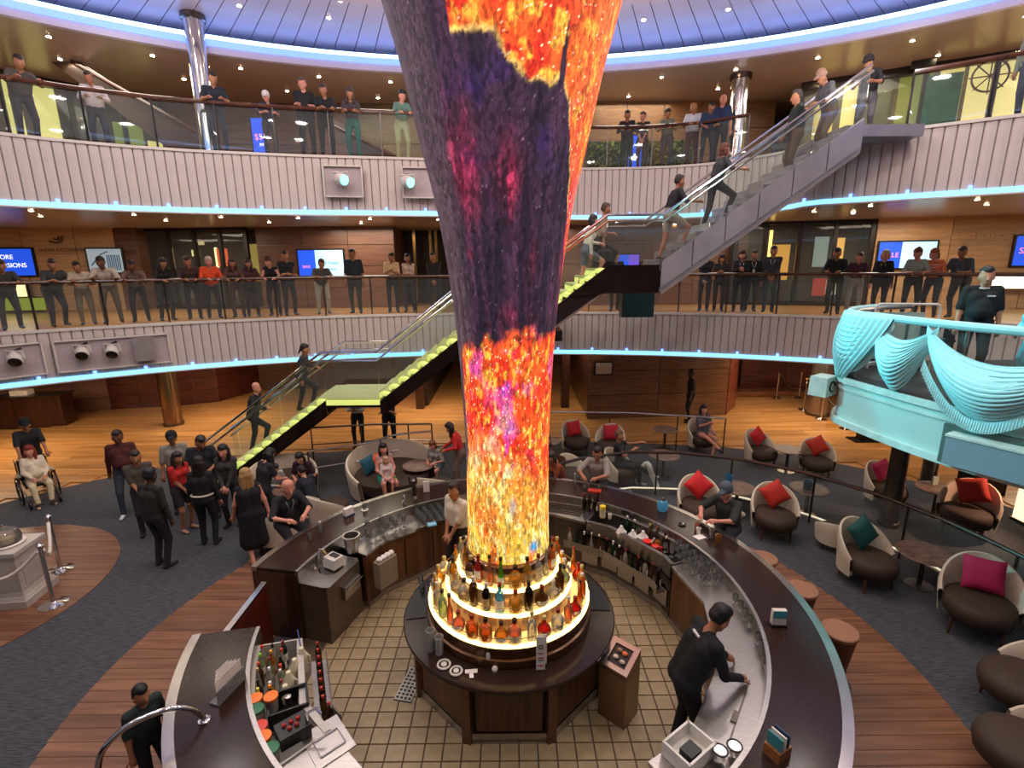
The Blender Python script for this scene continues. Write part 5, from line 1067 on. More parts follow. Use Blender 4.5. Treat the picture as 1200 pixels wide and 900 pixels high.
# ================================================================ LOUNGE FURNITURE
def shell_fn(R_, h_back, h_arm, th_, z0=.17, span=118, flare=1.12):
    def f(u, v):
        # u across (-span..span), v around the section: outer face up, over the rim, inner face down
        a = math.radians(-span+2*span*u); k = (math.cos(a*180/span*.5*1.0) if False else math.cos(a/2*180/span)); top = h_arm+(h_back-h_arm)*max(0, k)**.9
        if v < .4: q = v/.4; r = R_*(1+(flare-1)*q); z = z0+(top-z0)*q
        elif v < .6: q = (v-.4)/.2; r = R_*flare-th_*q; z = top+th_*.35*math.sin(PI*q)
        else: q = (v-.6)/.4; r = R_*flare-th_-(R_*(flare-1))*q; z = top-(top-z0)*q
        return (-r*math.cos(a), r*math.sin(a), z)
    return f
SH = {}
def tub_chair(label, x, y, face, back_h=.80, s=1., shell=None, pillow=None, plab=None, prz=.78, group='tub chairs of the lounge'):
    shell = shell or CREAMT; key = (back_h, shell.name)
    if key not in SH:
        m1 = MB().grid(shell_fn(.36, back_h, .44, .06, span=105), 25, 12); 
        me1 = m1.mesh('back_shell', shell); n_ = 25
        m2 = MB(); V = []
        m2.lathe([(0, .20), (.24, .20), (.33, .26), (.35, .36), (.33, .44), (.26, .475), (0, .485)], 28)
        m2.v = [(vx*1.08+.05, vy*.98, vz) for vx, vy, vz in m2.v]
        SH[key] = (me1, m2.mesh('seat', BROWNF, ang=60), MB().tube([(0, 0, .22), (.02, 0, 0)], .022, 8, r1=.014).mesh('leg', M('leg_walnut', '#4a3022', .4)))
    me1, me2, me3 = SH[key]
    t = thing('tub_chair', label, 'chair', (x, y, .006), math.radians(face), group); t.scale = (s, s, s)
    link('back_shell', me1, t); link('seat', me2, t)
    for (lx, ly) in ((.24, .22), (.24, -.22), (-.2, .2), (-.2, -.2)): link('leg', me3, t, (lx, ly, 0), math.atan2(ly, lx))
    if pillow:
        cushion(plab, x-math.cos(math.radians(face))*.13*s, y-math.sin(math.radians(face))*.13*s, .49*s, face, pillow, prz, s)
    return t
def cushion(label, x, y, z, face, colr, roll=.78, s=1., lean=.35, size=.40):
    m_ = MB()
    def f(sgn):
        def g(u, v):
            a, b = 2*u-1, 2*v-1; e = (1-abs(a)**3)*(1-abs(b)**3); pin = 1-.07*(1-a*a)*(1 if abs(b) > .95 else 0)-.0
            return (sgn*.085*max(0, e)**.45, a*size/2*(1-.06*(1-b*b)), b*size/2*(1-.06*(1-a*a)))
        return g
    m_.grid(f(1), 11, 11); m_.grid(lambda u, v: f(-1)(1-u, v), 11, 11)
    o = m_.build('cushion', M('cushion_'+colr[1:], colr, .75, 0, .08, 50, .1), None, smooth=True, ang=80)
    F_ = math.radians(face); o.matrix_world = Matrix.Translation((x, y, z+size*s*(.5 if roll < .3 else .62))) @ Matrix.Rotation(F_, 4, 'Z') @ Matrix.Rotation(-lean, 4, 'Y') @ Matrix.Rotation(roll, 4, 'X') @ Matrix.Scale(s, 4)
    return tag(o, label, 'cushion')
REDC, ORC, MAGC, TEALC = '#b81a1c', '#b83018', '#a81848', '#0c4a48'
ch = [  # label, x, y, face, pillow, cushion label, roll, scale
 ('cream tub chair with an upright red cushion, left one of the far pair', 1.70, 12.85, -75, REDC, 'red square cushion upright on the left chair of the far pair right of the column', .1, 1.),
 ('cream tub chair with a crimson cushion, right one of the far pair', 2.55, 12.50, -110, '#b0182c', 'crimson cushion on the right chair of the far pair right of the column', .15, 1.),
 ('tub chair with red diamond cushion left of the small far table at right', 6.25, 11.95, -70, REDC, 'red diamond-set cushion left of the small far table at right', .5, 1.),
 ('tub chair with red diamond cushion right of the small far table at right', 7.25, 11.25, -110, ORC, 'dark red diamond-set cushion right of the small far table at right', .55, 1.),
 ('tub chair behind the man in the cap, bright red cushion set as a diamond', 3.62, 8.98, -95, '#c81c1c', 'bright red diamond cushion on the chair behind the man in the cap', .78, 1.06),
 ('tub chair with orange-red diamond cushion right of the man in the cap', 4.88, 8.58, -105, '#b82a18', 'orange-red diamond cushion on the chair right of the man in the cap', .6, 1.06),
 ('pinkish tub chair behind the dark steel column with a magenta cushion', 7.80, 9.75, -80, MAGC, 'magenta cushion partly hidden by the dark steel column', .3, 1.),
 ('peach-lit wide tub chair with orange-red cushion right of the round table', 8.45, 8.55, -140, ORC, 'orange-red cushion on the peach-lit chair at right', .35, 1.15),
 ('tub chair with teal diamond cushion in front of the glass partition', 5.62, 7.15, -80, TEALC, 'dark teal diamond cushion on the chair before the glass partition', .5, 1.08),
 ('wide tub chair with magenta square cushion at the right edge', 6.38, 6.02, -130, MAGC, 'magenta square cushion on the wide chair at the right edge', .06, 1.15)]
for (lb, x, y, fc, pc, pl, rl, s_) in ch: tub_chair(lb, x, y, fc, .84, s_, None, pc, pl, rl)
tub_chair('brown-seated tub chair cut by the right edge, farther of the two empty ones', 5.74, 4.66, 165, .78, 1.1)
tub_chair('brown-seated tub chair in the bottom right corner, nearer of the two empty ones', 4.98, 3.86, 150, .78, 1.1)
tub_chair('small pale chair back facing away, behind the glass partition at right', 5.75, 8.15, 60, .70, .8)
tub_chair('tub chair seen from behind, left of the bald man at the bar', -4.35, 8.35, 120, .74, 1.)
tub_chair('tub chair seen from behind, right of the bald man at the bar', -3.62, 9.05, 60, .74, 1.)
tub_chair('tub chair seen from behind just left of the column behind the bar', -1.62, 9.85, 75, .72, 1.1)
tub_chair('white and red tub chair of the woman with the crossed white leg brace', 2.50, 10.90, -35, .80, 1.)
tub_chair('grey tub chair seen from behind beside the man in the patterned shirt', 2.0, 9.35, 110, .70, .95, M('shell_grey', '#8f8a80', .6))
tub_chair('dark round-backed chair just right of the column', .85, 11.05, 90, .82, 1., M('shell_dark', '#4a2a18', .5))
tub_chair('cream tub chair under the woman in the grey dress', 5.15, 13.0, -70, .80, 1.)
tub_chair('cream high-backed chair leaning behind the man in the patterned shirt', 1.35, 10.75, -60, .78, .9)
# tables
def table(label, x, y, r=.33, z=.58, top=None, group='small round lounge tables'):
    t = thing('round_table', label, 'table', (x, y, .006), 0, group); top = top or wood('table_wood', '#5a4336', '#84685a', .5, 3, 8, 1)
    MB().lathe([(0, z-.03), (r-.02, z-.03), (r, z-.015), (r-.01, z), (0, z)], 32).build('table_top', top, t); MB().lathe([(.035, .02), (.035, z-.03)], 12).build('pedestal', STEELD, t); MB().lathe([(0, 0), (.19, 0), (.19, .012), (.04, .025)], 24).build('foot_disc', STEELD, t)
for lb, x, y, r in (('round table beside the woman in the grey dress', 4.20, 13.15, .34), ('round table by the crossed white leg brace', 3.60, 11.25, .36), ('round table with blue cup behind the man in the cap', 4.55, 9.42, .36), ('round table with blue lantern between two cushioned chairs', 5.95, 9.35, .36),
                    ('round table between the two far red-cushioned chairs', 6.72, 11.55, .34), ('round table with small menu near the magenta cushion', 8.50, 9.30, .38), ('wide round table in front of the glass partition at right', 6.42, 7.02, .38), ('round table with a seated family at left', -4.52, 9.55, .38), ('small round table beside the crescent sofa', -2.15, 10.75, .36), ('small dark table just right of the column behind the dark chair', .95, 12.3, .3)):
    table(lb, x, y, r)
def small_cyl(name, label, cat, x, y, z, r, h, colr, **k): o = MB().lathe([(0, 0), (r*.85, 0), (r, h), (r*.85, h), (r*.75, .02), (0, .02)], 14).build(name, M('cyl_'+colr[1:], colr, .35, **k), None, (x, y, z)); return tag(o, label, cat)
small_cyl('blue_cup', 'tall blue patterned cup on the table behind the man in the cap', 'cup', 4.40, 9.52, .592, .075, .22, '#2a6a94'); small_cyl('blue_lantern', 'low blue glass lantern on the table between two cushioned chairs', 'lantern', 5.90, 9.32, .592, .09, .17, '#24506e')
t = thing('table_menu', 'small white and green menu on the table near the magenta cushion', 'menu', (8.55, 9.45, .592), .2); MB().box((0, 0, .09), (.14, .03, .18)).build('card', M('menu_pale', '#a9b8a4', .5), t, smooth=False)
# crescent sofa
so = thing('crescent_sofa', 'cream crescent sofa with curved shell back, left of the column', 'sofa', (-2.75, 10.75, .006), math.radians(-62))
MB().grid(shell_fn(.95, .86, .50, .09, .06, 120, 1.08), 41, 12).build('back_shell', CREAM, so); MB().lathe([(0, .14), (.80, .14), (.84, .22), (.84, .40), (.78, .46), (0, .47)], 40).build('seat', BROWNF, so)
cushion('teal cushion on the left side of the crescent sofa', -3.22, 10.55, .47, -30, '#0c4a58', .1, 1); cushion('orange cushion beside the girl on the crescent sofa', -3.05, 10.75, .47, -40, '#c8481c', .2, 1)
so = thing('bench_sofa', 'low cream sofa behind the seated family at left', 'sofa', (-5.1, 10.35, .006), math.radians(-70))
MB().grid(shell_fn(.72, .74, .50, .08, .06, 100, 1.06), 33, 12).build('back_shell', CREAM, so); MB().lathe([(0, .14), (.60, .14), (.64, .22), (.64, .40), (.58, .46), (0, .47)], 32).build('seat', BROWNF, so)
# glass partition with rails
part = thing('glass_partition', 'curved waist-high glass partition with dark rail and lit metal sill, right of the bar', 'partition')
pl = resample([(.35, 9.35), (1.43, 10.0), (2.59, 10.38), (3.69, 10.28), (4.8, 9.88), (5.75, 9.15), (6.45, 8.2), (6.85, 7.3), (7.05, 6.4), (7.15, 5.4), (7.1, 4.0)], .25, False)
MB().tube([(x, y, 1.0) for x, y in pl], .035, 8).build('handrail', M('rail_bronze', '#5e4b42', .25, .7), part)
o2 = [(x+.09*(y-5)/max(.1, math.hypot(x, y-5)), y+.02) for x, y in pl]
MB().strip(pl, [(x*1.012, y*1.010) for x, y in pl], .006, .13).build('metal_sill', M('sill_metal', '#cfc8bf', .18, .9), part, smooth=False); MB().strip([(x*1.004, y*1.004) for x, y in pl], [(x*1.008, y*1.006) for x, y in pl], .13, .145).build('sill_light', emis('sill_glow', '#fff0d4', .8), part, smooth=False)
ps = pl[::6]
for a, b in zip(ps, ps[1:]):
    va, vb = Vector(a), Vector(b); d = vb-va; MB().box((0, 0, .56), (d.length-.02, .012, .82)).build('glass_panel', GLASS, part, ((va+vb)/2).to_3d()[:], math.atan2(d.y, d.x), smooth=False)
    MB().box((0, 0, .5), (.03, .03, 1.0)).build('post', STEELD, part, (a[0], a[1], 0), 0, smooth=False)
def simple_rail(label, pts, z=1.0, mids=(.55,), every=4, mat=None, r=.025, mid_r=.014):
    t = thing('guard_rail', label, 'rail'); mat = mat or STEEL; pl_ = resample(pts, .3, False)+[pts[-1]]
    MB().tube([(x, y, z) for x, y in pl_], r, 8).build('top_rail', mat, t)
    for m_ in mids: MB().tube([(x, y, m_) for x, y in pl_], mid_r, 6).build('mid_rail', mat, t)
    for p in pl_[::every]+[pl_[-1]]: MB().tube([(p[0], p[1], 0), (p[0], p[1], z)], .018, 6).build('post', STEELD, t)
simple_rail('straight guard rail between the lounge and the golden floor, right of the column', [(.9, 13.5), (3.2, 13.35), (5.65, 12.75)], mids=(), every=6)
simple_rail('guard rail behind the crescent sofa, farther of the left rails', [(-5.15, 12.25), (-3.6, 12.5), (-2.1, 12.5)])
simple_rail('curved handrail behind the crescent sofa, nearer of the left rails', [(-4.55, 10.55), (-4.1, 10.75), (-3.4, 11.05), (-2.85, 11.7), (-2.0, 11.9)], mids=(.6,), every=5)
# black display block, stanchions
def stanchion(label, x, y, rope_to=None, h=.98, s=1., z=.006, mat=None):
    t = thing('stanchion', label, 'stanchion', (x, y, z)); MB().lathe([(0, 0), (.17*s, 0), (.17*s, .015), (.04*s, .05), (.027*s, .06), (.027*s, h-.04), (.04*s, h-.03), (.045*s, h), (.02*s, h+.03), (0, h+.035)], 20).build('post', mat or CHROME, t); return t
for i, (x, y) in enumerate(((10.05, 18.5), (10.9, 18.5), (10.15, 16.85), (10.1, 15.75), (10.25, 14.75))): stanchion('chrome rope stanchion on the golden floor at right, %s from the back' % ORD[i], x, y, z=0)
def rope(label, a, b, sag=.3, r=.02, mat=None):
    pts = [(a[0]+(b[0]-a[0])*k/10, a[1]+(b[1]-a[1])*k/10, a[2]+(b[2]-a[2])*k/10-sag*math.sin(PI*k/10)) for k in range(11)]; o = MB().tube(pts, r, 8).build('barrier_rope', mat or M('rope_brown', '#3a2a22', .7)); tag(o, label, 'rope')
rope('dark rope sagging between the two rearmost stanchions', (10.05, 18.5, .9), (10.9, 18.5, .9)); rope('dark rope between the rear and third stanchions at right', (10.05, 18.4, .9), (10.15, 16.9, .9)); rope('dark rope between the two nearest stanchions at right', (10.1, 15.7, .9), (10.25, 14.8, .9))
wr_ = M('rope_white', '#d8cec0', .5)
stanchion('bright chrome stanchion nearest the wheelchair', -7.70, 7.62, h=1.0, s=1.1, z=.016); stanchion('chrome stanchion in front of the white pedestal', -7.02, 6.72, h=1.0, s=1.1, z=.016); stanchion('chrome stanchion at the left edge beside the white pedestal', -7.95, 6.3, h=1.0, s=1.1, z=.016)
rope('white rope between the pedestal stanchion and the one nearest the wheelchair', (-7.02, 6.76, .92), (-7.68, 7.58, .92), .28, .025, wr_); rope('white rope sagging across the front of the white pedestal', (-7.06, 6.7, .92), (-7.93, 6.3, .92), .32, .025, wr_)
# white moulded pedestal with glass dome
t = thing('pedestal', 'white moulded display pedestal at the left edge', 'pedestal', (-7.72, 6.92, .016), math.radians(8)); t.scale = (.84, .84, .98); WP = M('pedestal_white', '#b9afa4', .45, 0, .06, 3)
for (a, z0, z1, k_) in ((.80, 0, .12, 1), (.76, .12, .17, .94), (.68, .17, .23, .95), (.62, .23, .80, 1), (.66, .80, .86, 1.06), (.74, .86, .92, 1)): MB().box((0, 0, (z0+z1)/2), (a, a, z1-z0), tx=k_, ty=k_).build('moulding', WP, t, smooth=False)
for sgn in (-1, 1): MB().box((sgn*.315, 0, .5), (.01, .40, .42)).build('side_panel', WP, t, smooth=False); MB().box((0, sgn*.315, .5), (.40, .01, .42)).build('side_panel', WP, t, smooth=False)
t = thing('glass_dome', 'clear glass cloche on a white plate on the pedestal', 'cloche', (-7.72, 6.92, .92)); t.scale = (.8, .8, .9); MB().lathe([(0, 0), (.26, 0), (.28, .03), (.25, .04), (0, .04)], 28).build('plate', M('shaker_white', '#d8cdc4', .4), t); MB().lathe([(.23, .04), (.235, .14), (.20, .24), (.10, .30), (0, .315)], 28).build('dome', glassy('cloche_glass', '#d8d4cc', .14, .03), t); MB().ball((0, 0, .34), .025, 8).build('knob', CHROME, t); MB().lathe([(0, .04), (.12, .04), (.10, .12), (0, .15)], 16).build('cake', M('cake_cream', '#d8c8a8', .6), t)
# little sign panel and chair-side pieces on the golden floor, bright lit column at the right edge
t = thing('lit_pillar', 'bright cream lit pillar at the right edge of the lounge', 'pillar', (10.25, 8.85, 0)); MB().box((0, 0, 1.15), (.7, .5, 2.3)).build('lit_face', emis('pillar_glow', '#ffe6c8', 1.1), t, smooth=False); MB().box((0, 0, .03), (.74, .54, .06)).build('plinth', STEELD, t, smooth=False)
t = thing('speaker_box', 'dark floor box standing behind the peach-lit chair', 'box', (10.35, 10.3, .006)); MB().box((0, 0, .35), (.75, .4, .7)).build('cabinet', BLACKM, t, smooth=False); MB().box((0, -.21, .35), (.6, .02, .55)).build('grille', BLACK, t, smooth=False)
t = thing('side_stand', 'low dark two-legged stand on the golden floor under the balcony', 'stand', (10.15, 13.75, 0)); MB().box((0, 0, .015), (.8, .45, .03)).build('base', BLACKM, t, smooth=False); MB().box((-.12, 0, .2), (.14, .2, .36)).build('leg', BLACKM, t, smooth=False); MB().box((.14, 0, .2), (.14, .2, .36)).build('leg', BLACKM, t, smooth=False)
t = thing('rack_stand', 'chrome and red bar-fronted rack at the back of the golden floor, right', 'rack', (11.0, 17.8, 0)); 
for k in range(5): MB().box((-.3+k*.15, 0, .45), (.02, .02, .9)).build('bar', CHROME, t, smooth=False)
MB().box((0, 0, .9), (.7, .05, .05)).build('crossbar', CHROME, t, smooth=False)
t = thing('counter_desk', 'dark counter with pale papers at the back of the lower floor, far left', 'desk', (-15.6, 15.9, 0), .15); MB().box((0, 0, .5), (1.9, .6, 1.0)).build('desk_body', DKWOOD, t, smooth=False); MB().box((0, 0, 1.02), (2.0, .7, .04)).build('desk_top', STEELD, t, smooth=False); MB().box((-.3, 0, 1.12), (.5, .3, .16)).build('papers', M('card_white', '#e6dcd2', .5), t, smooth=False)

# ================================================================ CYAN STAGE BALCONY
ST = M('stage_white', '#b9cfc8', .5, 0, .04, 2); STT = M('stage_trim', '#c6dad2', .4)
SC = [(7.6, 9.75), (6.9, 9.55), (6.3, 9.2), (5.9, 8.8), (5.68, 8.4), (5.72, 7.8), (5.80, 7.2), (5.93, 6.6), (6.15, 6.0), (6.5, 5.4), (7.0, 4.9), (7.8, 4.5)]
def smooth2(pts, n=5): return [(p.x, p.y) for p in smooth_path([(a, b, 0) for a, b in pts], n)]
SCs = smooth2(SC); sb = thing('stage_balcony', 'curved stage balcony washed in cyan light at right', 'balcony')
def offc(poly, d, c=(9.5, 7.2)):
    out = []
    for x, y in poly:
        v = Vector((x-c[0], y-c[1])); v *= (v.length+d)/v.length; out.append((c[0]+v.x, c[1]+v.y))
    return out
full = SCs+[(12.6, 4.5), (12.6, 9.75)]
MB().prism(full, 2.36, 3.06).build('slab', ST, sb, smooth=True, ang=25)
rev = list(reversed(SCs))
MB().strip(offc(SCs, .05), offc(SCs, -.04), 3.0, 3.10).build('top_ledge', STT, sb, smooth=True, ang=30); MB().strip(offc(SCs, .07), offc(SCs, -.02), 2.28, 2.38).build('bottom_lip', STT, sb, smooth=True, ang=30); MB().strip(offc(SCs, .025), offc(SCs, -.02), 2.88, 2.93).build('shadow_bead', STT, sb, smooth=True, ang=30)
MB().prism(full, 3.06, 3.10).build('deck', M('stage_deck', '#2b3436', .5), sb, smooth=False)
RZ = 4.16
MB().tube([(x, y, RZ) for x, y in offc(SCs, -.10)], .03, 8).build('top_rail', STEEL, sb)
for p in offc(SCs, -.10)[::7]: MB().tube([(p[0], p[1], 3.1), (p[0], p[1], RZ)], .02, 6).build('rail_post', STEEL, sb)
for k, (a, b) in enumerate(zip(offc(SCs, -.10)[::7], offc(SCs, -.10)[7::7])):
    va, vb = Vector(a), Vector(b); d = vb-va; MB().box((0, 0, 3.62), (d.length-.04, .012, .9)).build('glass_panel', GLASS, sb, ((va+vb)/2).to_3d()[:], math.atan2(d.y, d.x), smooth=False)
# projector box and loudspeaker on the fascia of the stage
t = thing('projector_box', 'pale boxy projector on the left corner of the stage balcony', 'projector', (5.52, 8.68, 2.88), math.radians(35)); MB().box((0, 0, 0), (.42, .30, .34), tx=.94, ty=.94).build('housing', STT, t, smooth=False); MB().tube([(.1*math.cos(q*PI/8)+.0, -.155, .085*math.sin(q*PI/8)) for q in range(13)], .014, 6).build('emblem', BLACK, t)
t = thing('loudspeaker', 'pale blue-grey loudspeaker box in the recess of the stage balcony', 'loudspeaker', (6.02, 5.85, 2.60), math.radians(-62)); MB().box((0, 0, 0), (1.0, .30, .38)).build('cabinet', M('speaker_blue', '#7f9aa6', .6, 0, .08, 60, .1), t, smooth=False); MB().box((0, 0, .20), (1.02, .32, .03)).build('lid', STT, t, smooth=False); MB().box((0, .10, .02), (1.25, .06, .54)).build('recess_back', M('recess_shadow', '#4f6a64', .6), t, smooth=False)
# drapes: sagging swags between points of the rail
DR = M('drape_voile', '#a4dcde', .55, 0, .04, 12); rail3 = offc(SCs, .0)
def rail_at(s): 
    i = s*(len(rail3)-1); k = min(int(i), len(rail3)-2); f = i-k; return Vector((rail3[k][0]*(1-f)+rail3[k+1][0]*f, rail3[k][1]*(1-f)+rail3[k+1][1]*f, RZ))
def swag(name, s0, s1, top_sag, bot_sag, out=.16, folds=9, parent=None, ph=0., nu=56, nv=44, thin=True):
    def f(u, v):
        p = rail_at(s0+(s1-s0)*u); c = (math.sin(PI*u))**.9; sag = top_sag*c*(1-v)+(bot_sag)*c*v+.02+.10*v*(1-c)
        q = Vector((p.x-9.5, p.y-7.2, 0)).normalized(); amp = (.016*math.sin(v*folds*2*PI+ph+1.2*math.sin(u*5))+.010*math.sin(v*folds*3.7*PI+2*ph+2.1*math.sin(u*4)))*(.35+.65*c)
        b = .03+out*math.sin(PI*min(1, v*.9+.05))*c+amp
        return (p.x+q.x*b, p.y+q.y*b, p.z-sag-.02*math.sin(v*folds*2*PI+ph)*c)
    m_ = MB().grid(f, nu, nv); o = m_.build(name, DR, parent, smooth=True, ang=180); md = o.modifiers.new('thick', 'SOLIDIFY'); md.thickness = .006; return o
def gather(name, s0, s1, drop, parent, folds=6, lean=0.):
    def f(u, v):
        p = rail_at(s0+(s1-s0)*(u)+lean*v*v); q = Vector((p.x-9.5, p.y-7.2, 0)).normalized(); w_ = 1-.35*v
        mid = rail_at((s0+s1)/2+lean*v*v); p2 = mid.lerp(p, w_ if v > 0 else 1); b = .06+.022*math.sin(u*folds*2*PI)+.10*math.sin(PI*v)
        return (p2.x+q.x*b, p2.y+q.y*b, RZ+.03-drop*v)
    o = MB().grid(f, 48, 20).build(name, DR, parent, smooth=True, ang=180); md = o.modifiers.new('thick', 'SOLIDIFY'); md.thickness = .006; return o
dr = thing('stage_drape', 'pale voile drape gathered in swags along the stage balcony rail', 'drape')
swag('swag', .10, .36, .02, .95, .12, 11, dr, .4, 60, 70); swag('swag', .28, .50, .02, .92, .14, 12, dr, 2.0, 60, 80); swag('swag', .455, .60, .24, 1.0, .20, 13, dr, 1., 60, 80); swag('swag', .575, .84, .40, 1.16, .28, 15, dr, 0, 70, 90); swag('swag', .83, 1.0, .30, 1.0, .2, 12, dr, 1.5, 50, 60)
gather('gathered_tail', .36, .50, 1.12, dr, 8, -.10); gather('gathered_tail', .26, .40, 1.10, dr, 7, -.04)
MB().tube([(p.x, p.y, p.z+.01) for p in [rail_at(i/60) for i in range(61)]], .06, 10).build('rail_wrap', DR, dr)
# ruffle under the big swag
def ruf(u, v):
    p = rail_at(.60+.24*u); q = Vector((p.x-9.5, p.y-7.2, 0)).normalized(); c = math.sin(PI*(.12+.88*u))**.9; b = .18+.012*math.sin(u*130*PI)*v+.03*v
    return (p.x+q.x*b, p.y+q.y*b, RZ-1.12*c-.02-.15*v)
MB().grid(ruf, 420, 4).build('ruffle', DR, dr, smooth=True, ang=180)
t = thing('tube_barrier', 'white tubular frame with a pale board standing on the stage behind the drape', 'frame', (6.95, 8.95, 3.1), math.radians(-12))
for (xa, za, xb, zb) in ((-.45, 0, -.45, 1.12), (.55, 0, .55, 1.12), (-.4, 1.17, .5, 1.17)): MB().tube([(xa, 0, za), (xb, 0, zb)], .022, 8).build('tube', M('frame_white', '#cfd4cc', .35), t)
MB().tube([(-.45, 0, 1.1), (-.43, 0, 1.15), (-.38, 0, 1.17)], .022, 8).build('tube_bend', M('frame_white', '#cfd4cc', .35), t); MB().tube([(.55, 0, 1.1), (.53, 0, 1.15), (.48, 0, 1.17)], .022, 8).build('tube_bend', M('frame_white', '#cfd4cc', .35), t)
MB().box((-.02, .05, .6), (.75, .03, .85)).build('board', M('board_pale', '#a9c4bc', .5), t, smooth=False)
t = thing('equipment_desk', 'small equipment desk on the stage left of the man in the polo shirt', 'desk', (7.3, 8.9, 3.1), -.2); MB().box((0.2, 0, .55), (.5, .3, .05)).build('shelf', BLACK, t, smooth=False); MB().box((.2, 0, .85), (.5, .3, .05)).build('shelf', M('card_white', '#e6dcd2', .5), t, smooth=False)
for x in (-.02, .42): MB().box((x, 0, .45), (.03, .28, .9)).build('side', BLACK, t, smooth=False)

# wheelchair
t = thing('wheelchair', 'dark wheelchair carrying the woman in cream clothes at left', 'wheelchair', (-10.45, 10.30, .006), math.radians(-38))
for s in (-1, 1):
    MB().tube([(-.08+.30*math.cos(a*PI/12), s*.30, .30+.30*math.sin(a*PI/12)) for a in range(24)], .02, 6, True).build('big_wheel', BLACK, t)
    for k in range(4): a = k*PI/4; MB().tube([(-.08-.28*math.cos(a), s*.30, .30-.28*math.sin(a)), (-.08+.28*math.cos(a), s*.30, .30+.28*math.sin(a))], .005, 4).build('spoke', CHROME, t)
    MB().tube([(.42+.09*math.cos(a*PI/6), s*.24, .09+.09*math.sin(a*PI/6)) for a in range(12)], .018, 6, True).build('caster', BLACK, t)
    MB().tube([(-.40, s*.25, .92), (-.28, s*.25, .90), (-.26, s*.25, .45), (-.24, s*.25, .3), (.35, s*.25, .3), (.42, s*.25, .12)], .014, 6).build('frame_tube', STEELD, t)
    MB().box((0, s*.27, .66), (.38, .05, .04)).build('armrest', BLACK, t, smooth=False)
MB().box((.02, 0, .44), (.46, .46, .05)).build('seat', BLACK, t, smooth=False); MB().box((-.26, 0, .70), (.04, .46, .48)).build('backrest', BLACK, t, smooth=False)
for s in (-1, 1): MB().box((.50, s*.12, .10), (.16, .14, .015)).build('footplate', BLACK, t, smooth=False)
# ================================================================ PEOPLE
def nets(prims, res, kk=.02):
    """smooth union of tapered capsules -> one closed surface (surface nets); prims: (a, b, ra, rb, region, squash)"""
    A = np.array([p[0] for p in prims], float); B = np.array([p[1] for p in prims], float); ra = np.array([p[2] for p in prims]); rb = np.array([p[3] for p in prims])
    lo = np.minimum(A-ra[:, None], B-rb[:, None]).min(0)-3*res; hi = np.maximum(A+ra[:, None], B+rb[:, None]).max(0)+3*res
    n = np.ceil((hi-lo)/res).astype(int)+1; D = np.full(n, 9., np.float32); Dm = np.full(n, 9., np.float32); G = np.zeros(n, np.int8)
    ax = [lo[i]+res*np.arange(n[i]) for i in range(3)]
    for i in range(len(prims)):
        pad = kk+2.5*res; l = np.minimum(A[i]-ra[i], B[i]-rb[i])-pad; h = np.maximum(A[i]+ra[i], B[i]+rb[i])+pad
        s = [slice(max(0, int((l[k]-lo[k])/res)), min(n[k], int((h[k]-lo[k])/res)+2)) for k in range(3)]
        X, Y, Z = np.meshgrid(ax[0][s[0]], ax[1][s[1]], ax[2][s[2]], indexing='ij', sparse=True)
        d = B[i]-A[i]; L2 = float(d@d)+1e-9; x, y, z = X-A[i][0], Y-A[i][1], Z-A[i][2]
        t = np.clip((x*d[0]+y*d[1]+z*d[2])/L2, 0, 1); v = np.sqrt((x-t*d[0])**2+(y-t*d[1])**2+(z-t*d[2])**2)-(ra[i]+(rb[i]-ra[i])*t)
        sub = D[tuple(s)]; h_ = np.clip(.5+.5*(sub-v)/kk, 0, 1); D[tuple(s)] = sub*(1-h_)+v*h_-kk*h_*(1-h_)
        sm = Dm[tuple(s)]; less = v < sm; sm[less] = v[less]; gg = G[tuple(s)]; gg[less] = prims[i][4]
    ins = D < 0
    # cells
    c = [ins[a:n[0]-1+a, b:n[1]-1+b, e:n[2]-1+e] for a in (0, 1) for b in (0, 1) for e in (0, 1)]
    cnt = sum(q.astype(np.int8) for q in c); act = (cnt > 0) & (cnt < 8); I, J, K = np.nonzero(act)
    idx = -np.ones(act.shape, int); idx[I, J, K] = np.arange(len(I))
    S = np.zeros((len(I), 3)); W = np.zeros(len(I))
    for a0 in ((0, 0, 0), (1, 0, 0), (0, 1, 0), (0, 0, 1), (1, 1, 0), (1, 0, 1), (0, 1, 1)):
        for k in range(3):
            if a0[k]: continue
            a1 = list(a0); a1[k] = 1; d0 = D[I+a0[0], J+a0[1], K+a0[2]]; d1 = D[I+a1[0], J+a1[1], K+a1[2]]; x = (d0 < 0) != (d1 < 0)
            t = np.where(x, d0/(d0-d1+1e-12), 0)
            for q in range(3): S[:, q] += np.where(x, a0[q]+(t if q == k else 0), 0)
            W += x
    V = lo+res*(np.stack([I, J, K], 1)+S/W[:, None]); F = []
    for k in range(3):
        sl0 = [slice(1, n[q]-1) for q in range(3)]; sl1 = list(sl0); sl0[k] = slice(0, n[k]-1); sl1[k] = slice(1, n[k])
        a = ins[tuple(sl0)]; b = ins[tuple(sl1)]; e = np.nonzero(a != b); pos = [e[q]+(0 if q == k else 1) for q in range(3)]; flip = a[e]
        u, w_ = (k+1) % 3, (k+2) % 3; q4 = []
        for du, dw in ((0, 0), (1, 0), (1, 1), (0, 1)):
            pp = [pos[0], pos[1], pos[2]]; pp = [pp[q]-(du if q == u else dw if q == w_ else 0) for q in range(3)]; q4.append(idx[pp[0], pp[1], pp[2]])
        q4 = np.stack(q4, 1); q4[~flip] = q4[~flip][:, ::-1]; F.append(q4)
    F = np.concatenate(F); F = F[(F >= 0).all(1)]
    return V, F, G[I, J, K]
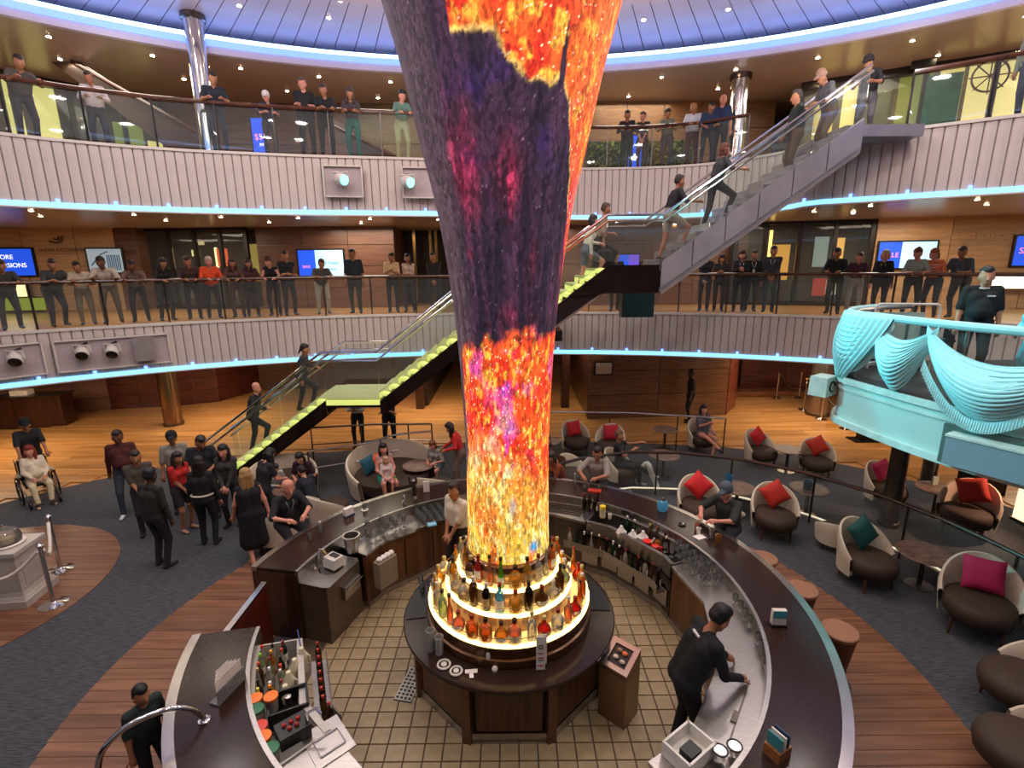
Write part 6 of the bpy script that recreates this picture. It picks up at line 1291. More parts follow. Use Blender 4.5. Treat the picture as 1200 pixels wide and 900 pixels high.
def ik(a, b, l1, l2, hint):
    a, b, hint = map(np.array, (a, b, hint)); d = b-a; L_ = np.linalg.norm(d)
    if L_ > (l1+l2)*.995: b = a+d/L_*(l1+l2)*.995; d = b-a; L_ = np.linalg.norm(d)
    L_ = max(L_, abs(l1-l2)+.02); u = d/np.linalg.norm(d); x = (l1*l1-l2*l2+L_*L_)/(2*L_); h = math.sqrt(max(0, l1*l1-x*x)); p = hint-u*(hint@u); p = p/(np.linalg.norm(p)+1e-9)
    return a+u*x+p*h, b
SKIN = {'fair': '#c08a6c', 'tan': '#a06a48', 'brown': '#6e432c', 'dark': '#452a1c', 'pink': '#c98870'}
def cloth(c): return M('cloth_'+c[1:], c, .85, 0, .12, 14, .15)
POSES = {  # hands (L, R) in local frame (forward, left, up), feet, pelvis, pitch, head pitch
 'stand': dict(hl=(.06, .25, .82), hr=(.08, -.25, .82), fl=(.02, .11), fr=(-.02, -.11), pel=(0, .94), pit=2, hp=8),
 'stride': dict(hl=(.16, .25, .88), hr=(-.10, -.27, .84), fl=(-.18, .10), fr=(.24, -.10), pel=(0, .91), pit=4, hp=8),
 'lean': dict(hl=(.40, .16, 1.10), hr=(.40, -.13, 1.10), fl=(-.06, .13), fr=(-.14, -.12), pel=(-.10, .92), pit=22, hp=12, eh=(-.35, .6, -.75)),
 'leanlow': dict(hl=(.50, .20, 1.10), hr=(.48, -.18, 1.10), fl=(-.25, .15), fr=(-.10, -.14), pel=(-.22, .90), pit=38, hp=5, eh=(-.35, .6, -.75)),
 'phone': dict(hl=(.34, .05, 1.20), hr=(.34, -.05, 1.24), fl=(0, .11), fr=(.04, -.11), pel=(0, .94), pit=3, hp=18),
 'folded': dict(hl=(.20, -.12, 1.14), hr=(.22, .12, 1.12), fl=(0, .12), fr=(.02, -.12), pel=(0, .94), pit=1, hp=5),
 'front': dict(hl=(.22, .04, .92), hr=(.22, -.04, .94), fl=(0, .10), fr=(.03, -.10), pel=(0, .94), pit=3, hp=10),
 'climb': dict(hl=(.34, .20, 1.12), hr=(.10, -.26, .86), fl=(-.16, .09), fr=(.26, -.09, .22), pel=(.02, .95), pit=12, hp=5),
 'climbrail': dict(hl=(.02, .25, .86), hr=(.46, -.30, 1.20), fl=(-.14, .09), fr=(.26, -.09, .22), pel=(.02, .95), pit=14, hp=2),
 'sit': dict(hl=(.28, .12, .66), hr=(.28, -.10, .66), fl=(.46, .12), fr=(.50, -.12), pel=(0, .53), pit=-4, hp=8),
 'sitcross': dict(hl=(.26, .10, .72), hr=(.30, -.04, .92), fl=(.46, .05), fr=(.74, .06, .26), pel=(0, .53), pit=-8, hp=5),
 'sitlean': dict(hl=(.40, .12, .70), hr=(.40, -.10, .70), fl=(.34, .12), fr=(.30, -.12), pel=(0, .53), pit=22, hp=18),
 'barsit': dict(hl=(.44, .06, 1.12), hr=(.42, -.20, 1.12), fl=(.22, .13, .25), fr=(.22, -.13, .25), pel=(-.12, .84), pit=18, hp=10, eh=(0, 1, -.6)),
 'cower': dict(hl=(.30, .16, 1.05), hr=(.34, -.14, 1.02), fl=(.05, .14), fr=(-.05, -.14), pel=(-.06, .93), pit=16, hp=26),
 'push': dict(hl=(.44, .22, .96), hr=(.44, -.22, .96), fl=(-.14, .1), fr=(.18, -.1), pel=(0, .92), pit=10, hp=10),
}
npeople = [0]
def person(label, x, y, z, face, pose='stand', h=1.72, top='#1c1a1c', bottom='#20222a', skin='fair', hair='#2a1a12', hs='short', sleeve=.45, build=1., fem=False, skirt=0, shoes='#1a1614', yaw=0, res=None, legs=None, cap=None, group=None, shorts=False, extra=None, **ov):
    s = h/1.75; q = dict(POSES[pose]); q.update(ov); depth = math.hypot(x, y, 5-z); res = res or min(.024, max(.0105, depth*.00165))
    Pr = []; f3 = lambda p: np.array(p, float)*s
    TOP, BOT, SK, SH_, LEG = 0, 1, 2, 3, 4
    px, pz = q['pel']; pel = f3((px, 0, pz)); pr = math.radians(q['pit']); up = np.array([math.sin(pr), 0, math.cos(pr)]); fw = np.array([math.cos(pr), 0, -math.sin(pr)]); lat = np.array([0, 1., 0])
    hipw, shw = (.10, .150) if fem else (.095, .172); b = build
    wa = .105*b if fem else .118*b
    def add(a, c, r1, r2, g): Pr.append((a, c, r1*s, r2*s, g))
    for sg in (-1, 1):
        add(pel+up*.0*s+lat*sg*.055*s, pel+up*.08*s+lat*sg*.05*s, .118*b+(.012 if fem else 0), .112*b, BOT)
        add(pel+up*.15*s+lat*sg*.05*s*b, pel+up*.36*s+lat*sg*.075*s, wa, .115*b, TOP)
        add(pel+up*.36*s+lat*sg*.075*s, pel+up*.45*s+lat*sg*.12*s, .11*(b*.5+.5), .065, TOP)
    if b > 1.12: add(pel+up*.17*s+fw*.06*s, pel+up*.24*s+fw*.05*s, .135*b, .12*b, TOP)
    if fem:
        for sg in (-1, 1): add(pel+up*.37*s+fw*.085*s+lat*sg*.065*s, pel+up*.36*s+fw*.09*s+lat*sg*.065*s, .062, .058, TOP)
    nk = pel+up*.53*s; sh = {1: pel+up*.475*s+lat*shw*s, -1: pel+up*.475*s-lat*shw*s}
    add(sh[1]+up*.01*s, sh[-1]+up*.01*s, .058, .058, TOP)
    hp = math.radians(q['hp']+q['pit']*.35); yw = math.radians(yaw); hu = np.array([math.sin(hp)*math.cos(yw), math.sin(hp)*math.sin(yw), math.cos(hp)]); hf = np.array([math.cos(hp)*math.cos(yw), math.cos(hp)*math.sin(yw), -math.sin(hp)]); hl_ = np.cross(hu, hf)
    add(nk-up*.04*s, nk+hu*.06*s+fw*.01*s, .058, .050, SK); hc = nk+hu*.155*s+hf*.022*s
    add(hc+hu*.045*s-hf*.018*s, hc-hu*.02*s+hf*.0*s, .088, .080, SK); add(hc-hu*.02*s+hf*.02*s, hc-hu*.085*s+hf*.045*s, .068, .042, SK)
    add(hc-hu*.005*s+hf*.085*s, hc-hu*.035*s+hf*.105*s, .012, .017, SK)
    for sg in (-1, 1): add(hc+hl_*sg*.086*s-hu*.01*s, hc+hl_*sg*.088*s-hu*.045*s, .016, .012, SK)
    hands = []
    for sg, key in ((1, 'hl'), (-1, 'hr')):
        tgt = f3(q[key]); hint = np.array(q.get('eh', (-.6, .55, -.5)), float)*np.array([1, sg, 1]); el, wr = ik(sh[sg], tgt, .285*s, .255*s, hint)
        sl = sleeve*2
        if sl >= 1: add(sh[sg], el, .062*(b*.4+.6), .050, TOP)
        else:
            mid = sh[sg]+(el-sh[sg])*max(.05, sl); 
            if sl > .1: add(sh[sg], mid, .064*(b*.4+.6), .060*(b*.4+.6), TOP)
            add(mid if sl > .1 else sh[sg], el, .047*(b*.4+.6), .038, SK)
        if sl > 1.9: add(el, wr, .047, .037, TOP)
        else: add(el, wr, .040, .027, SK)
        d = (wr-el)/(np.linalg.norm(wr-el)+1e-9); add(wr, wr+d*.06*s, .030, .036, SK); add(wr+d*.05*s, wr+d*.09*s, .034, .030, SK); hands.append((wr, d, sg))
    lg = LEG if (shorts or skirt) else BOT
    for sg, key in ((1, 'fl'), (-1, 'fr')):
        ft = q[key]; fz = ft[2] if len(ft) > 2 else 0; hip = pel+lat*sg*hipw*s-np.array([0, 0, .02*s]); an = f3((ft[0], ft[1], .075+fz)); kn, an = ik(hip, an, .435*s, .43*s, (1, sg*.12, .15))
        if shorts:
            mid = hip+(kn-hip)*.62; add(hip, mid, .098*(b*.6+.4), .085, BOT); add(mid, kn, .068, .055, SK); add(kn, an, .052, .034, SK)
        elif skirt:
            add(hip, kn, .085*(b*.6+.4), .055, SK); add(kn, an, .052, .034, SK)
        else: add(hip, kn, .094*(b*.6+.4), .064, BOT); add(kn, an, .062, .048, BOT)
        td = np.array([math.cos(sg*.18), math.sin(sg*.18), 0]); add(an-np.array([.03*s, 0, .035*s]), an+td*.15*s-np.array([0, 0, .040*s]), .040, .034, SH_)
    if skirt:
        kc = pel*.0+np.array([(pel[0]), 0, max(.12, pel[2]-skirt*s)]); add(pel+lat*.05*s, kc+lat*.07*s, .13*b, .15*b, BOT); add(pel-lat*.05*s, kc-lat*.07*s, .13*b, .15*b, BOT)
    V, F, G = nets(Pr, res); 
    g4 = G[F[:, 0]]
    V = V.tolist(); F = F.tolist(); mi = [int(v) if v < 4 else 1 for v in g4]
    # fingers, eyes and mouth joined to the same body mesh
    mb2 = MB()
    for wr, d, sg in hands:
        side = np.cross(d, np.array([0, 0, 1.])); side /= np.linalg.norm(side)+1e-9; dn = np.cross(side, d); 
        if dn[2] > 0: dn = -dn
        for j, (o_, ln) in enumerate(((-.027, .062), (-.009, .072), (.009, .068), (.027, .052))):
            r0 = wr+d*.085*s+side*o_*s; r1 = r0+d*ln*.55*s+dn*.006*s; r2 = r1+d*ln*.35*s+dn*.03*s; mb2.tube([r0, r1, r2], .0095*s, 5, r1=.007*s)
        r0 = wr+d*.03*s-side*sg*.028*s; mb2.tube([r0, r0+d*.035*s-side*sg*.03*s, r0+d*.065*s-side*sg*.036*s+dn*.01*s], .011*s, 5, r1=.008*s)
    nf = len(mb2.f); o = len(V); V += [tuple(map(float, v)) for v in mb2.v]; F += [tuple(i+o for i in f) for f in mb2.f]; mi += [SK]*nf
    mb3 = MB()
    for sg in (-1, 1):
        mb3.ball(hc+hu*.0*s+hf*.079*s+hl_*sg*.030*s, .0080*s, 6, (1, 1, .7))
    nf = len(mb3.f); o = len(V); V += [tuple(map(float, v)) for v in mb3.v]; F += [tuple(i+o for i in f) for f in mb3.f]; mi += [4]*nf
    mb3 = MB(); mb3.ball(hc-hu*.062*s+hf*.078*s, .022*s, 6, (.5, .9, .35)); nf = len(mb3.f); o = len(V); V += [tuple(map(float, v)) for v in mb3.v]; F += [tuple(i+o for i in f) for f in mb3.f]; mi += [5]*nf
    me = bpy.data.meshes.new('body'); me.from_pydata(V, [], F)
    for mm in (cloth(top), cloth(bottom), M('skin_'+skin, SKIN[skin], .55, 0, .05, 9), cloth(shoes), M('eye_dark', '#1a120e', .3), M('lip', '#8a4438', .5)): me.materials.append(mm)
    me.polygons.foreach_set('material_index', mi); me.polygons.foreach_set('use_smooth', [True]*len(me.polygons)); me.update()
    root = thing('person', label, 'person', (x, y, z), math.radians(face), group); link('body', me, root)
    # hair
    hp_ = []
    if hs != 'bald':
        T = 1 if hs in ('short', 'cap', 'buzz') else 1.08
        hp_.append((hc+hu*.062*s-hf*.032*s, hc+hu*.02*s-hf*.050*s, .089*s*T, .078*s*T, 0)); hp_.append((hc+hu*.090*s+hf*.018*s, hc+hu*.078*s-hf*.02*s, .058*s, .076*s, 0))
        for sg in (-1, 1): hp_.append((hc+hl_*sg*.056*s+hu*.045*s-hf*.022*s, hc+hl_*sg*.058*s-hu*.01*s-hf*.050*s, .036*s, .030*s, 0))
        if hs == 'long':
            for sg in (-1, 0, 1): hp_.append((hc+hl_*sg*.05*s-hf*.06*s, hc+hl_*sg*.075*s-hf*.085*s-np.array([0, 0, .30*s]), .060*s, .040*s, 0))
            for sg in (-1, 1): hp_.append((hc+hl_*sg*.080*s-hf*.01*s, hc+hl_*sg*.088*s-hf*.01*s-np.array([0, 0, .20*s]), .034*s, .028*s, 0))
        if hs == 'bob':
            for sg in (-1, 1): hp_.append((hc+hl_*sg*.075*s-hf*.02*s, hc+hl_*sg*.08*s-hf*.02*s-hu*.09*s, .042*s, .034*s, 0))
            hp_.append((hc-hf*.06*s, hc-hf*.06*s-hu*.08*s, .065*s, .05*s, 0))
        if hs == 'bun': hp_.append((hc-hf*.07*s+hu*.10*s, hc-hf*.09*s+hu*.12*s, .045*s, .040*s, 0))
        if hs == 'tail': hp_.append((hc-hf*.10*s+hu*.05*s, hc-hf*.15*s-hu*.12*s, .032*s, .020*s, 0))
        if hs == 'afro': hp_.append((hc+hu*.06*s-hf*.02*s, hc+hu*.05*s-hf*.02*s, .125*s, .12*s, 0))
        Vh, Fh, _ = nets(hp_, max(.009, res*.75), .012); hm = bpy.data.meshes.new('hair'); hm.from_pydata(Vh.tolist(), [], Fh.tolist()); hm.materials.append(M('hair_'+hair[1:], hair, .6, 0, .25, 40, .3)); hm.polygons.foreach_set('use_smooth', [True]*len(hm.polygons)); hm.update(); link('hair', hm, root)
    if cap:
        cp = [(hc+hu*.075*s-hf*.02*s, hc+hu*.055*s-hf*.02*s, .100*s, .104*s, 0), (hc+hu*.055*s+hf*.07*s, hc+hu*.045*s+hf*.15*s, .040*s, .018*s, 0)]
        for sg in (-1, 1): cp.append((hc+hu*.052*s+hf*.07*s+hl_*sg*.03*s, hc+hu*.045*s+hf*.135*s+hl_*sg*.03*s, .03*s, .016*s, 0))
        Vh, Fh, _ = nets(cp, max(.009, res*.7), .01); hm = bpy.data.meshes.new('cap'); hm.from_pydata(Vh.tolist(), [], Fh.tolist()); hm.materials.append(cloth(cap)); hm.polygons.foreach_set('use_smooth', [True]*len(hm.polygons)); hm.update(); link('cap', hm, root)
    if extra: extra(root, s, pel, up, fw, hc, hu, hf, hands)
    npeople[0] += 1
    return root
def lanyard(colr='#d8d0c4'):
    def f(root, s, pel, up, fw, hc, hu, hf, hands):
        a = pel+up*.50*s; pts = [a+np.array([0, .06*s, .02*s]), pel+up*.44*s+fw*.115*s+np.array([0, .05*s, 0]), pel+up*.28*s+fw*.15*s, pel+up*.44*s+fw*.115*s-np.array([0, .05*s, 0]), a+np.array([0, -.06*s, .02*s])]
        MB().tube(pts, .007, 5).build('lanyard', cloth(colr), root); MB().box(tuple(pel+up*.24*s+fw*.16*s), (.01, .06, .08)).build('badge', M('card_white', '#e6dcd2', .5), root, smooth=False)
    return f
def glasses_extra(root, s, pel, up, fw, hc, hu, hf, hands):
    l = np.cross(hu, hf)
    for sg in (-1, 1):
        c_ = hc+hu*.006*s+hf*.092*s+l*sg*.034*s; MB().tube([c_+l*.024*s*math.cos(t*PI/6)+hu*.018*s*math.sin(t*PI/6) for t in range(12)], .004, 4, True).build('spectacles', BLACK, root)
def belt(colr='#c8b8a8'):
    def f(root, s, pel, up, fw, hc, hu, hf, hands): MB().tube([pel+up*.10*s+np.array([.145*s*math.cos(t*PI/10), .185*s*math.sin(t*PI/10), 0]) for t in range(20)], .018, 6, True).build('waistband', cloth(colr), root)
    return f
def phone_extra(root, s, pel, up, fw, hc, hu, hf, hands):
    wr, d, sg = hands[1]; MB().box(tuple(wr+d*.11*s+np.array([.0, 0, .05])), (.02, .08, .15)).build('phone', BLACK, root, smooth=False)
def collar(colr='#e8e4dc'):
    def f(root, s, pel, up, fw, hc, hu, hf, hands): MB().tube([pel+up*.52*s+np.array([.065*s*math.cos(t*PI/8), .075*s*math.sin(t*PI/8), -.02*s*math.cos(t*PI/8)]) for t in range(16)], .013, 6, True).build('collar', cloth(colr), root)
    return f
def chest_mark(root, s, pel, up, fw, hc, hu, hf, hands):
    collar('#c8c8c4')(root, s, pel, up, fw, hc, hu, hf, hands); MB().box(tuple(pel+up*.40*s+fw*.128*s+np.array([0, .08*s, 0])), (.02, .09, .02)).build('chest_emblem', cloth('#d8d8d8'), root, smooth=False)
def back_mark(root, s, pel, up, fw, hc, hu, hf, hands): MB().box(tuple(pel+up*.46*s-fw*.116*s+np.array([0, .0, 0])), (.02, .11, .022)).build('back_emblem', cloth('#c8c8c8'), root, smooth=False)
def stripes(root, s, pel, up, fw, hc, hu, hf, hands):
    for k in range(4): MB().tube([pel+up*(.2+.07*k)*s+np.array([.15*s*math.cos(t*PI/10), .18*s*math.sin(t*PI/10), 0]) for t in range(20)], .010, 5, True).build('stripe', cloth('#d8d0c8'), root)
PP = person
K = '#17161a'; NV = '#1a2030'; GR = '#3a3a3c'
# ---- lower floor, left group (x, y on the floor)
PP('man in black uniform shirt pushing the wheelchair at the far left', -11.05, 10.90, .006, -40, 'push', 1.76, '#1c1a1c', '#1a181a', 'tan', '#1a1210', build=1.1, cap='#141214')
PP('seated woman with red hair in cream clothes in the wheelchair', -10.48, 10.32, .0, -38, 'sit', 1.66, '#d8c8ac', '#d8c49c', 'pink', '#7a2418', 'long', 1.0, 1.15, True, shoes='#c8a088', yaw=-20)
PP('man in maroon long-sleeved top and jeans walking at left', -8.03, 9.75, .006, -62, 'stride', 1.84, '#4a1c18', '#2c3440', 'brown', '#2a1a14', 'buzz', 1.0, 1.15, shoes='#c8c8c4', extra=glasses_extra)
PP('tall man in charcoal jacket seen from behind with white-soled shoes', -6.02, 7.72, .006, 75, 'stand', 1.78, '#26231f', '#201c1a', 'dark', '#120e0c', 'short', 1.0, 1.08, shoes='#2a2624')
PP('man in brown-grey shirt half hidden behind the man in the charcoal jacket', -7.05, 8.85, .006, -50, 'front', 1.70, '#4a4038', '#262428', 'tan', '#2a201c', 'short', .45, 1.0)
PP('young man in a black cap and pale grey shirt, back of the left group', -6.95, 9.75, .006, -55, 'stand', 1.76, '#8a8478', '#24242a', 'tan', '#1a1210', 'short', .45, 1.0, cap='#17151a')
PP('woman in a bright red short-sleeved top inside the left group', -6.38, 8.95, .006, -20, 'front', 1.62, '#b01e18', '#2a2226', 'tan', '#24140e', 'long', .35, 1.05, True, shorts=True, shoes='#b88a6c')
PP('heavy bald man in a black T-shirt at the back of the left group', -6.25, 9.55, .006, -70, 'cower', 1.84, '#1d2026', '#1c1c20', 'tan', '#2a2018', 'buzz', .45, 1.25, yaw=30)
PP('woman in black with pale waistband seen from behind, centre of the left group', -5.62, 8.42, .006, 100, 'stand', 1.70, '#141214', '#151318', 'tan', '#1a0f0a', 'long', 1.0, 1.05, True, extra=belt())
PP('smiling dark-haired woman in a grey jacket in the left group', -5.55, 9.15, .006, -80, 'front', 1.70, '#34302e', '#1e1c20', 'pink', '#160e0c', 'long', 1.0, 1.05, True)
PP('blond woman in a sleeveless black dress seen from behind', -4.50, 7.92, .006, 130, 'stride', 1.70, '#100e10', '#100e10', 'pink', '#a07a48', 'long', .05, 1.18, True, .52, '#a87858', extra=phone_extra)
PP('dark-haired woman standing just behind the blond woman', -4.75, 8.95, .006, 60, 'cower', 1.66, '#1c1a1a', '#16161a', 'pink', '#140e0c', 'long', .3, 1.05, True)
# ---- seated family, crescent sofa
PP('child in a white top seated at the left family table', -5.05, 9.85, .10, -40, 'sitlean', 1.30, '#a8a49a', '#3a4450', 'fair', '#1a100c', 'short', 1.0, .95)
PP('woman in a plum top bending over the left family table', -4.45, 10.15, .04, -90, 'sitlean', 1.62, '#2a1220', '#1c1c24', 'fair', '#140c0c', 'bob', .35, 1.1, True)
PP('dark-haired boy in a navy top seen from behind at the left family table', -4.05, 9.35, .04, 150, 'sitlean', 1.45, '#171a26', '#1c1e26', 'fair', '#120c0a', 'short', .4, 1.)
PP('bald man in a black polo leaning his arms on the left bar top', -3.62, 7.42, .10, -42, 'barsit', 1.78, '#121114', '#15151a', 'pink', '#4a3a30', 'bald', .5, 1.15, extra=lanyard('#8a8a90'))
PP('woman with long dark hair and fringe seated on the crescent sofa', -2.80, 10.30, .03, -62, 'sit', 1.60, '#b08478', '#1c7a64', 'pink', '#120b0a', 'long', .05, .95, True, shorts=True)
PP('small fair-haired child held on the lap of the woman on the crescent sofa', -2.68, 9.98, .30, -70, 'sit', 1.02, '#c8b0a8', '#c8b0a8', 'pink', '#b09070', 'long', .4, 1., True, shorts=True)
PP('girl in grey leaning over the small table left of the column', -1.75, 11.10, .03, -110, 'sitlean', 1.48, '#9a9690', '#5a6a7c', 'pink', '#6a3a20', 'bob', .9, .95, True, shorts=True)
PP('woman in a bright red blouse standing left of the column', -1.25, 10.85, .006, 190, 'cower', 1.60, '#b8201a', '#6a5448', 'tan', '#1a0e0a', 'long', 1.0, 1.1, True)
PP('dark-clothed person half hidden behind the left edge of the column', -1.05, 12.6, .006, 200, 'stand', 1.74, '#1e1618', '#1a1618', 'tan', '#140e0c', 'short', 1.0, 1.0)
PP('barman in a white polo shirt behind the bar left of the column', -.86, 7.22, .006, -130, 'front', 1.76, '#cdbda8', '#1c181a', 'tan', '#2a1a12', 'buzz', .45, 1.1)
PP('barman in black seen from behind at the right inside of the bar', 1.70, 4.22, .026, 8, 'front', 1.80, '#0f0f13', '#0e0e12', 'tan', '#0d0a0a', 'short', 1.0, 1.16, extra=back_mark, hl=(.50, .16, .98), hr=(.48, -.14, .98), pit=24, hp=22)
PP('child with black hair in dark green outside the bar at bottom left', -3.48, 3.88, .006, -25, 'stand', 1.26, '#1e2c28', '#1a1a20', 'tan', '#0c0a0c', 'short', .4, 1.0)
# ---- right of the column
PP('man in a cap and dark T-shirt sitting at the bar with a drink', 3.36, 7.22, .10, -142, 'barsit', 1.74, '#2a2c28', '#26262c', 'pink', '#4a3826', 'short', .45, 1.1, cap='#4a5560')
PP('bearded man in a patterned shirt at the far bar top right of the column', 1.62, 8.98, .10, -110, 'barsit', 1.70, '#8a8078', '#2a262a', 'tan', '#1c1210', 'buzz', .45, 1.1, extra=glasses_extra)
PP('person with tied brown hair bending at the bar next to the column', .98, 9.35, .08, -150, 'sitlean', 1.60, '#7a3a1c', '#2a3a5c', 'tan', '#2a1810', 'bob', .3, 1.05, True, pel=(0, .75))
PP('woman in black with shaved nape reclining with a white leg brace', 2.48, 10.85, .05, -25, 'sitcross', 1.66, '#151316', '#141216', 'tan', '#5a3a2a', 'buzz', .2, 1.05, True, hl=(.38, .30, 1.0), shoes='#c8c4bc')
PP('dark-haired person in brown seated in the shadow right of the column', .78, 10.72, .04, -60, 'sit', 1.62, '#3a2018', '#1c1818', 'tan', '#120c0a', 'long', .9, 1.05, True)
PP('woman in a grey dress seated with crossed legs near the far rail', 5.15, 12.92, .03, -80, 'sitcross', 1.66, '#55565c', '#55565c', 'pink', '#120d0d', 'long', .35, 1.08, True, .28, '#1a1614')
PP('staff member in black standing by the brown panelled box wall', 5.72, 15.55, 0, 170, 'stand', 1.74, '#0f1014', '#0e0f14', 'dark', '#0c0a0a', 'short', .45, 1.02)
PP('staff member in white jacket carrying a round tray under the stairs', -4.35, 13.55, 0, -85, 'phone', 1.70, '#b8b0a4', '#1c181a', 'tan', '#1a1210', 'short', 1.0, 1.)
PP('staff member in a grey waistcoat with arms folded under the stairs', -3.42, 13.35, 0, -80, 'folded', 1.76, '#2e2c30', '#141216', 'tan', '#4a3428', 'short', .45, 1.05)
# ---- stairs
PP('bald man in black climbing the lower flight of the green-lit stairs', -6.28, 11.65, .56, 5, 'climbrail', 1.78, '#17171b', '#15161b', 'pink', '#4a342a', 'bald', 1.0, 1.05)
PP('dark-haired woman in grey climbing the upper steps of the green-lit stairs', -5.0, 11.65, 1.60, 5, 'climb', 1.64, '#2c2a2c', '#1a181c', 'tan', '#140e0c', 'tail', 1.0, 1.0, True)
PP('girl in a white top and denim shorts climbing stairs right of the column', 1.62, 11.3, 4.42, 0, 'climb', 1.60, '#d8d0bc', '#5a6470', 'pink', '#241610', 'bob', 1.0, .95, True, shorts=True, shoes='#c8b090')
PP('man in a beige shirt holding a black bag on the stairs right of the column', 1.98, 11.95, 4.55, 0, 'climb', 1.78, '#8a7258', '#1c1a1c', 'tan', '#3a2a20', 'short', .5, 1.1)
PP('man in a black T-shirt and pale shorts climbing the upper stairs', 3.42, 11.4, 5.05, 5, 'climbrail', 1.78, '#131216', '#8a8070', 'tan', '#241812', 'short', .5, 1.05, shorts=True)
PP('woman in a grey T-shirt with one hand on the stair rail', 4.38, 11.5, 5.72, 5, 'climbrail', 1.74, '#2f3234', '#171a20', 'pink', '#5a2c1c', 'bob', .5, 1.05, True)
PP('man in dark green and brown trousers near the top of the stairs', 6.02, 11.5, 6.65, 170, 'front', 1.82, '#1a2420', '#4a3826', 'tan', '#2a1a14', 'short', 1.0, 1.1)
PP('man in a patterned cap and grey shirt at the top of the stairs', 6.75, 11.75, 7.15, 180, 'cower', 1.82, '#4a4a4c', '#5a4636', 'tan', '#2a1c14', 'short', .5, 1.08, cap='#8a6a5a')
# ---- stage
PP('stagehand in a black polo shirt on the cyan stage balcony', 7.25, 7.85, 3.11, -120, 'stand', 1.80, '#141a1c', '#1a1e20', 'fair', '#2a2622', 'buzz', .45, 1.15, extra=chest_mark)
PP('performer in bright cyan cut by the right edge on the stage balcony', 7.55, 7.15, 3.11, 150, 'front', 1.74, '#7ad0d8', '#5a98a8', 'fair', '#141416', 'short', 1.0, 1.15)
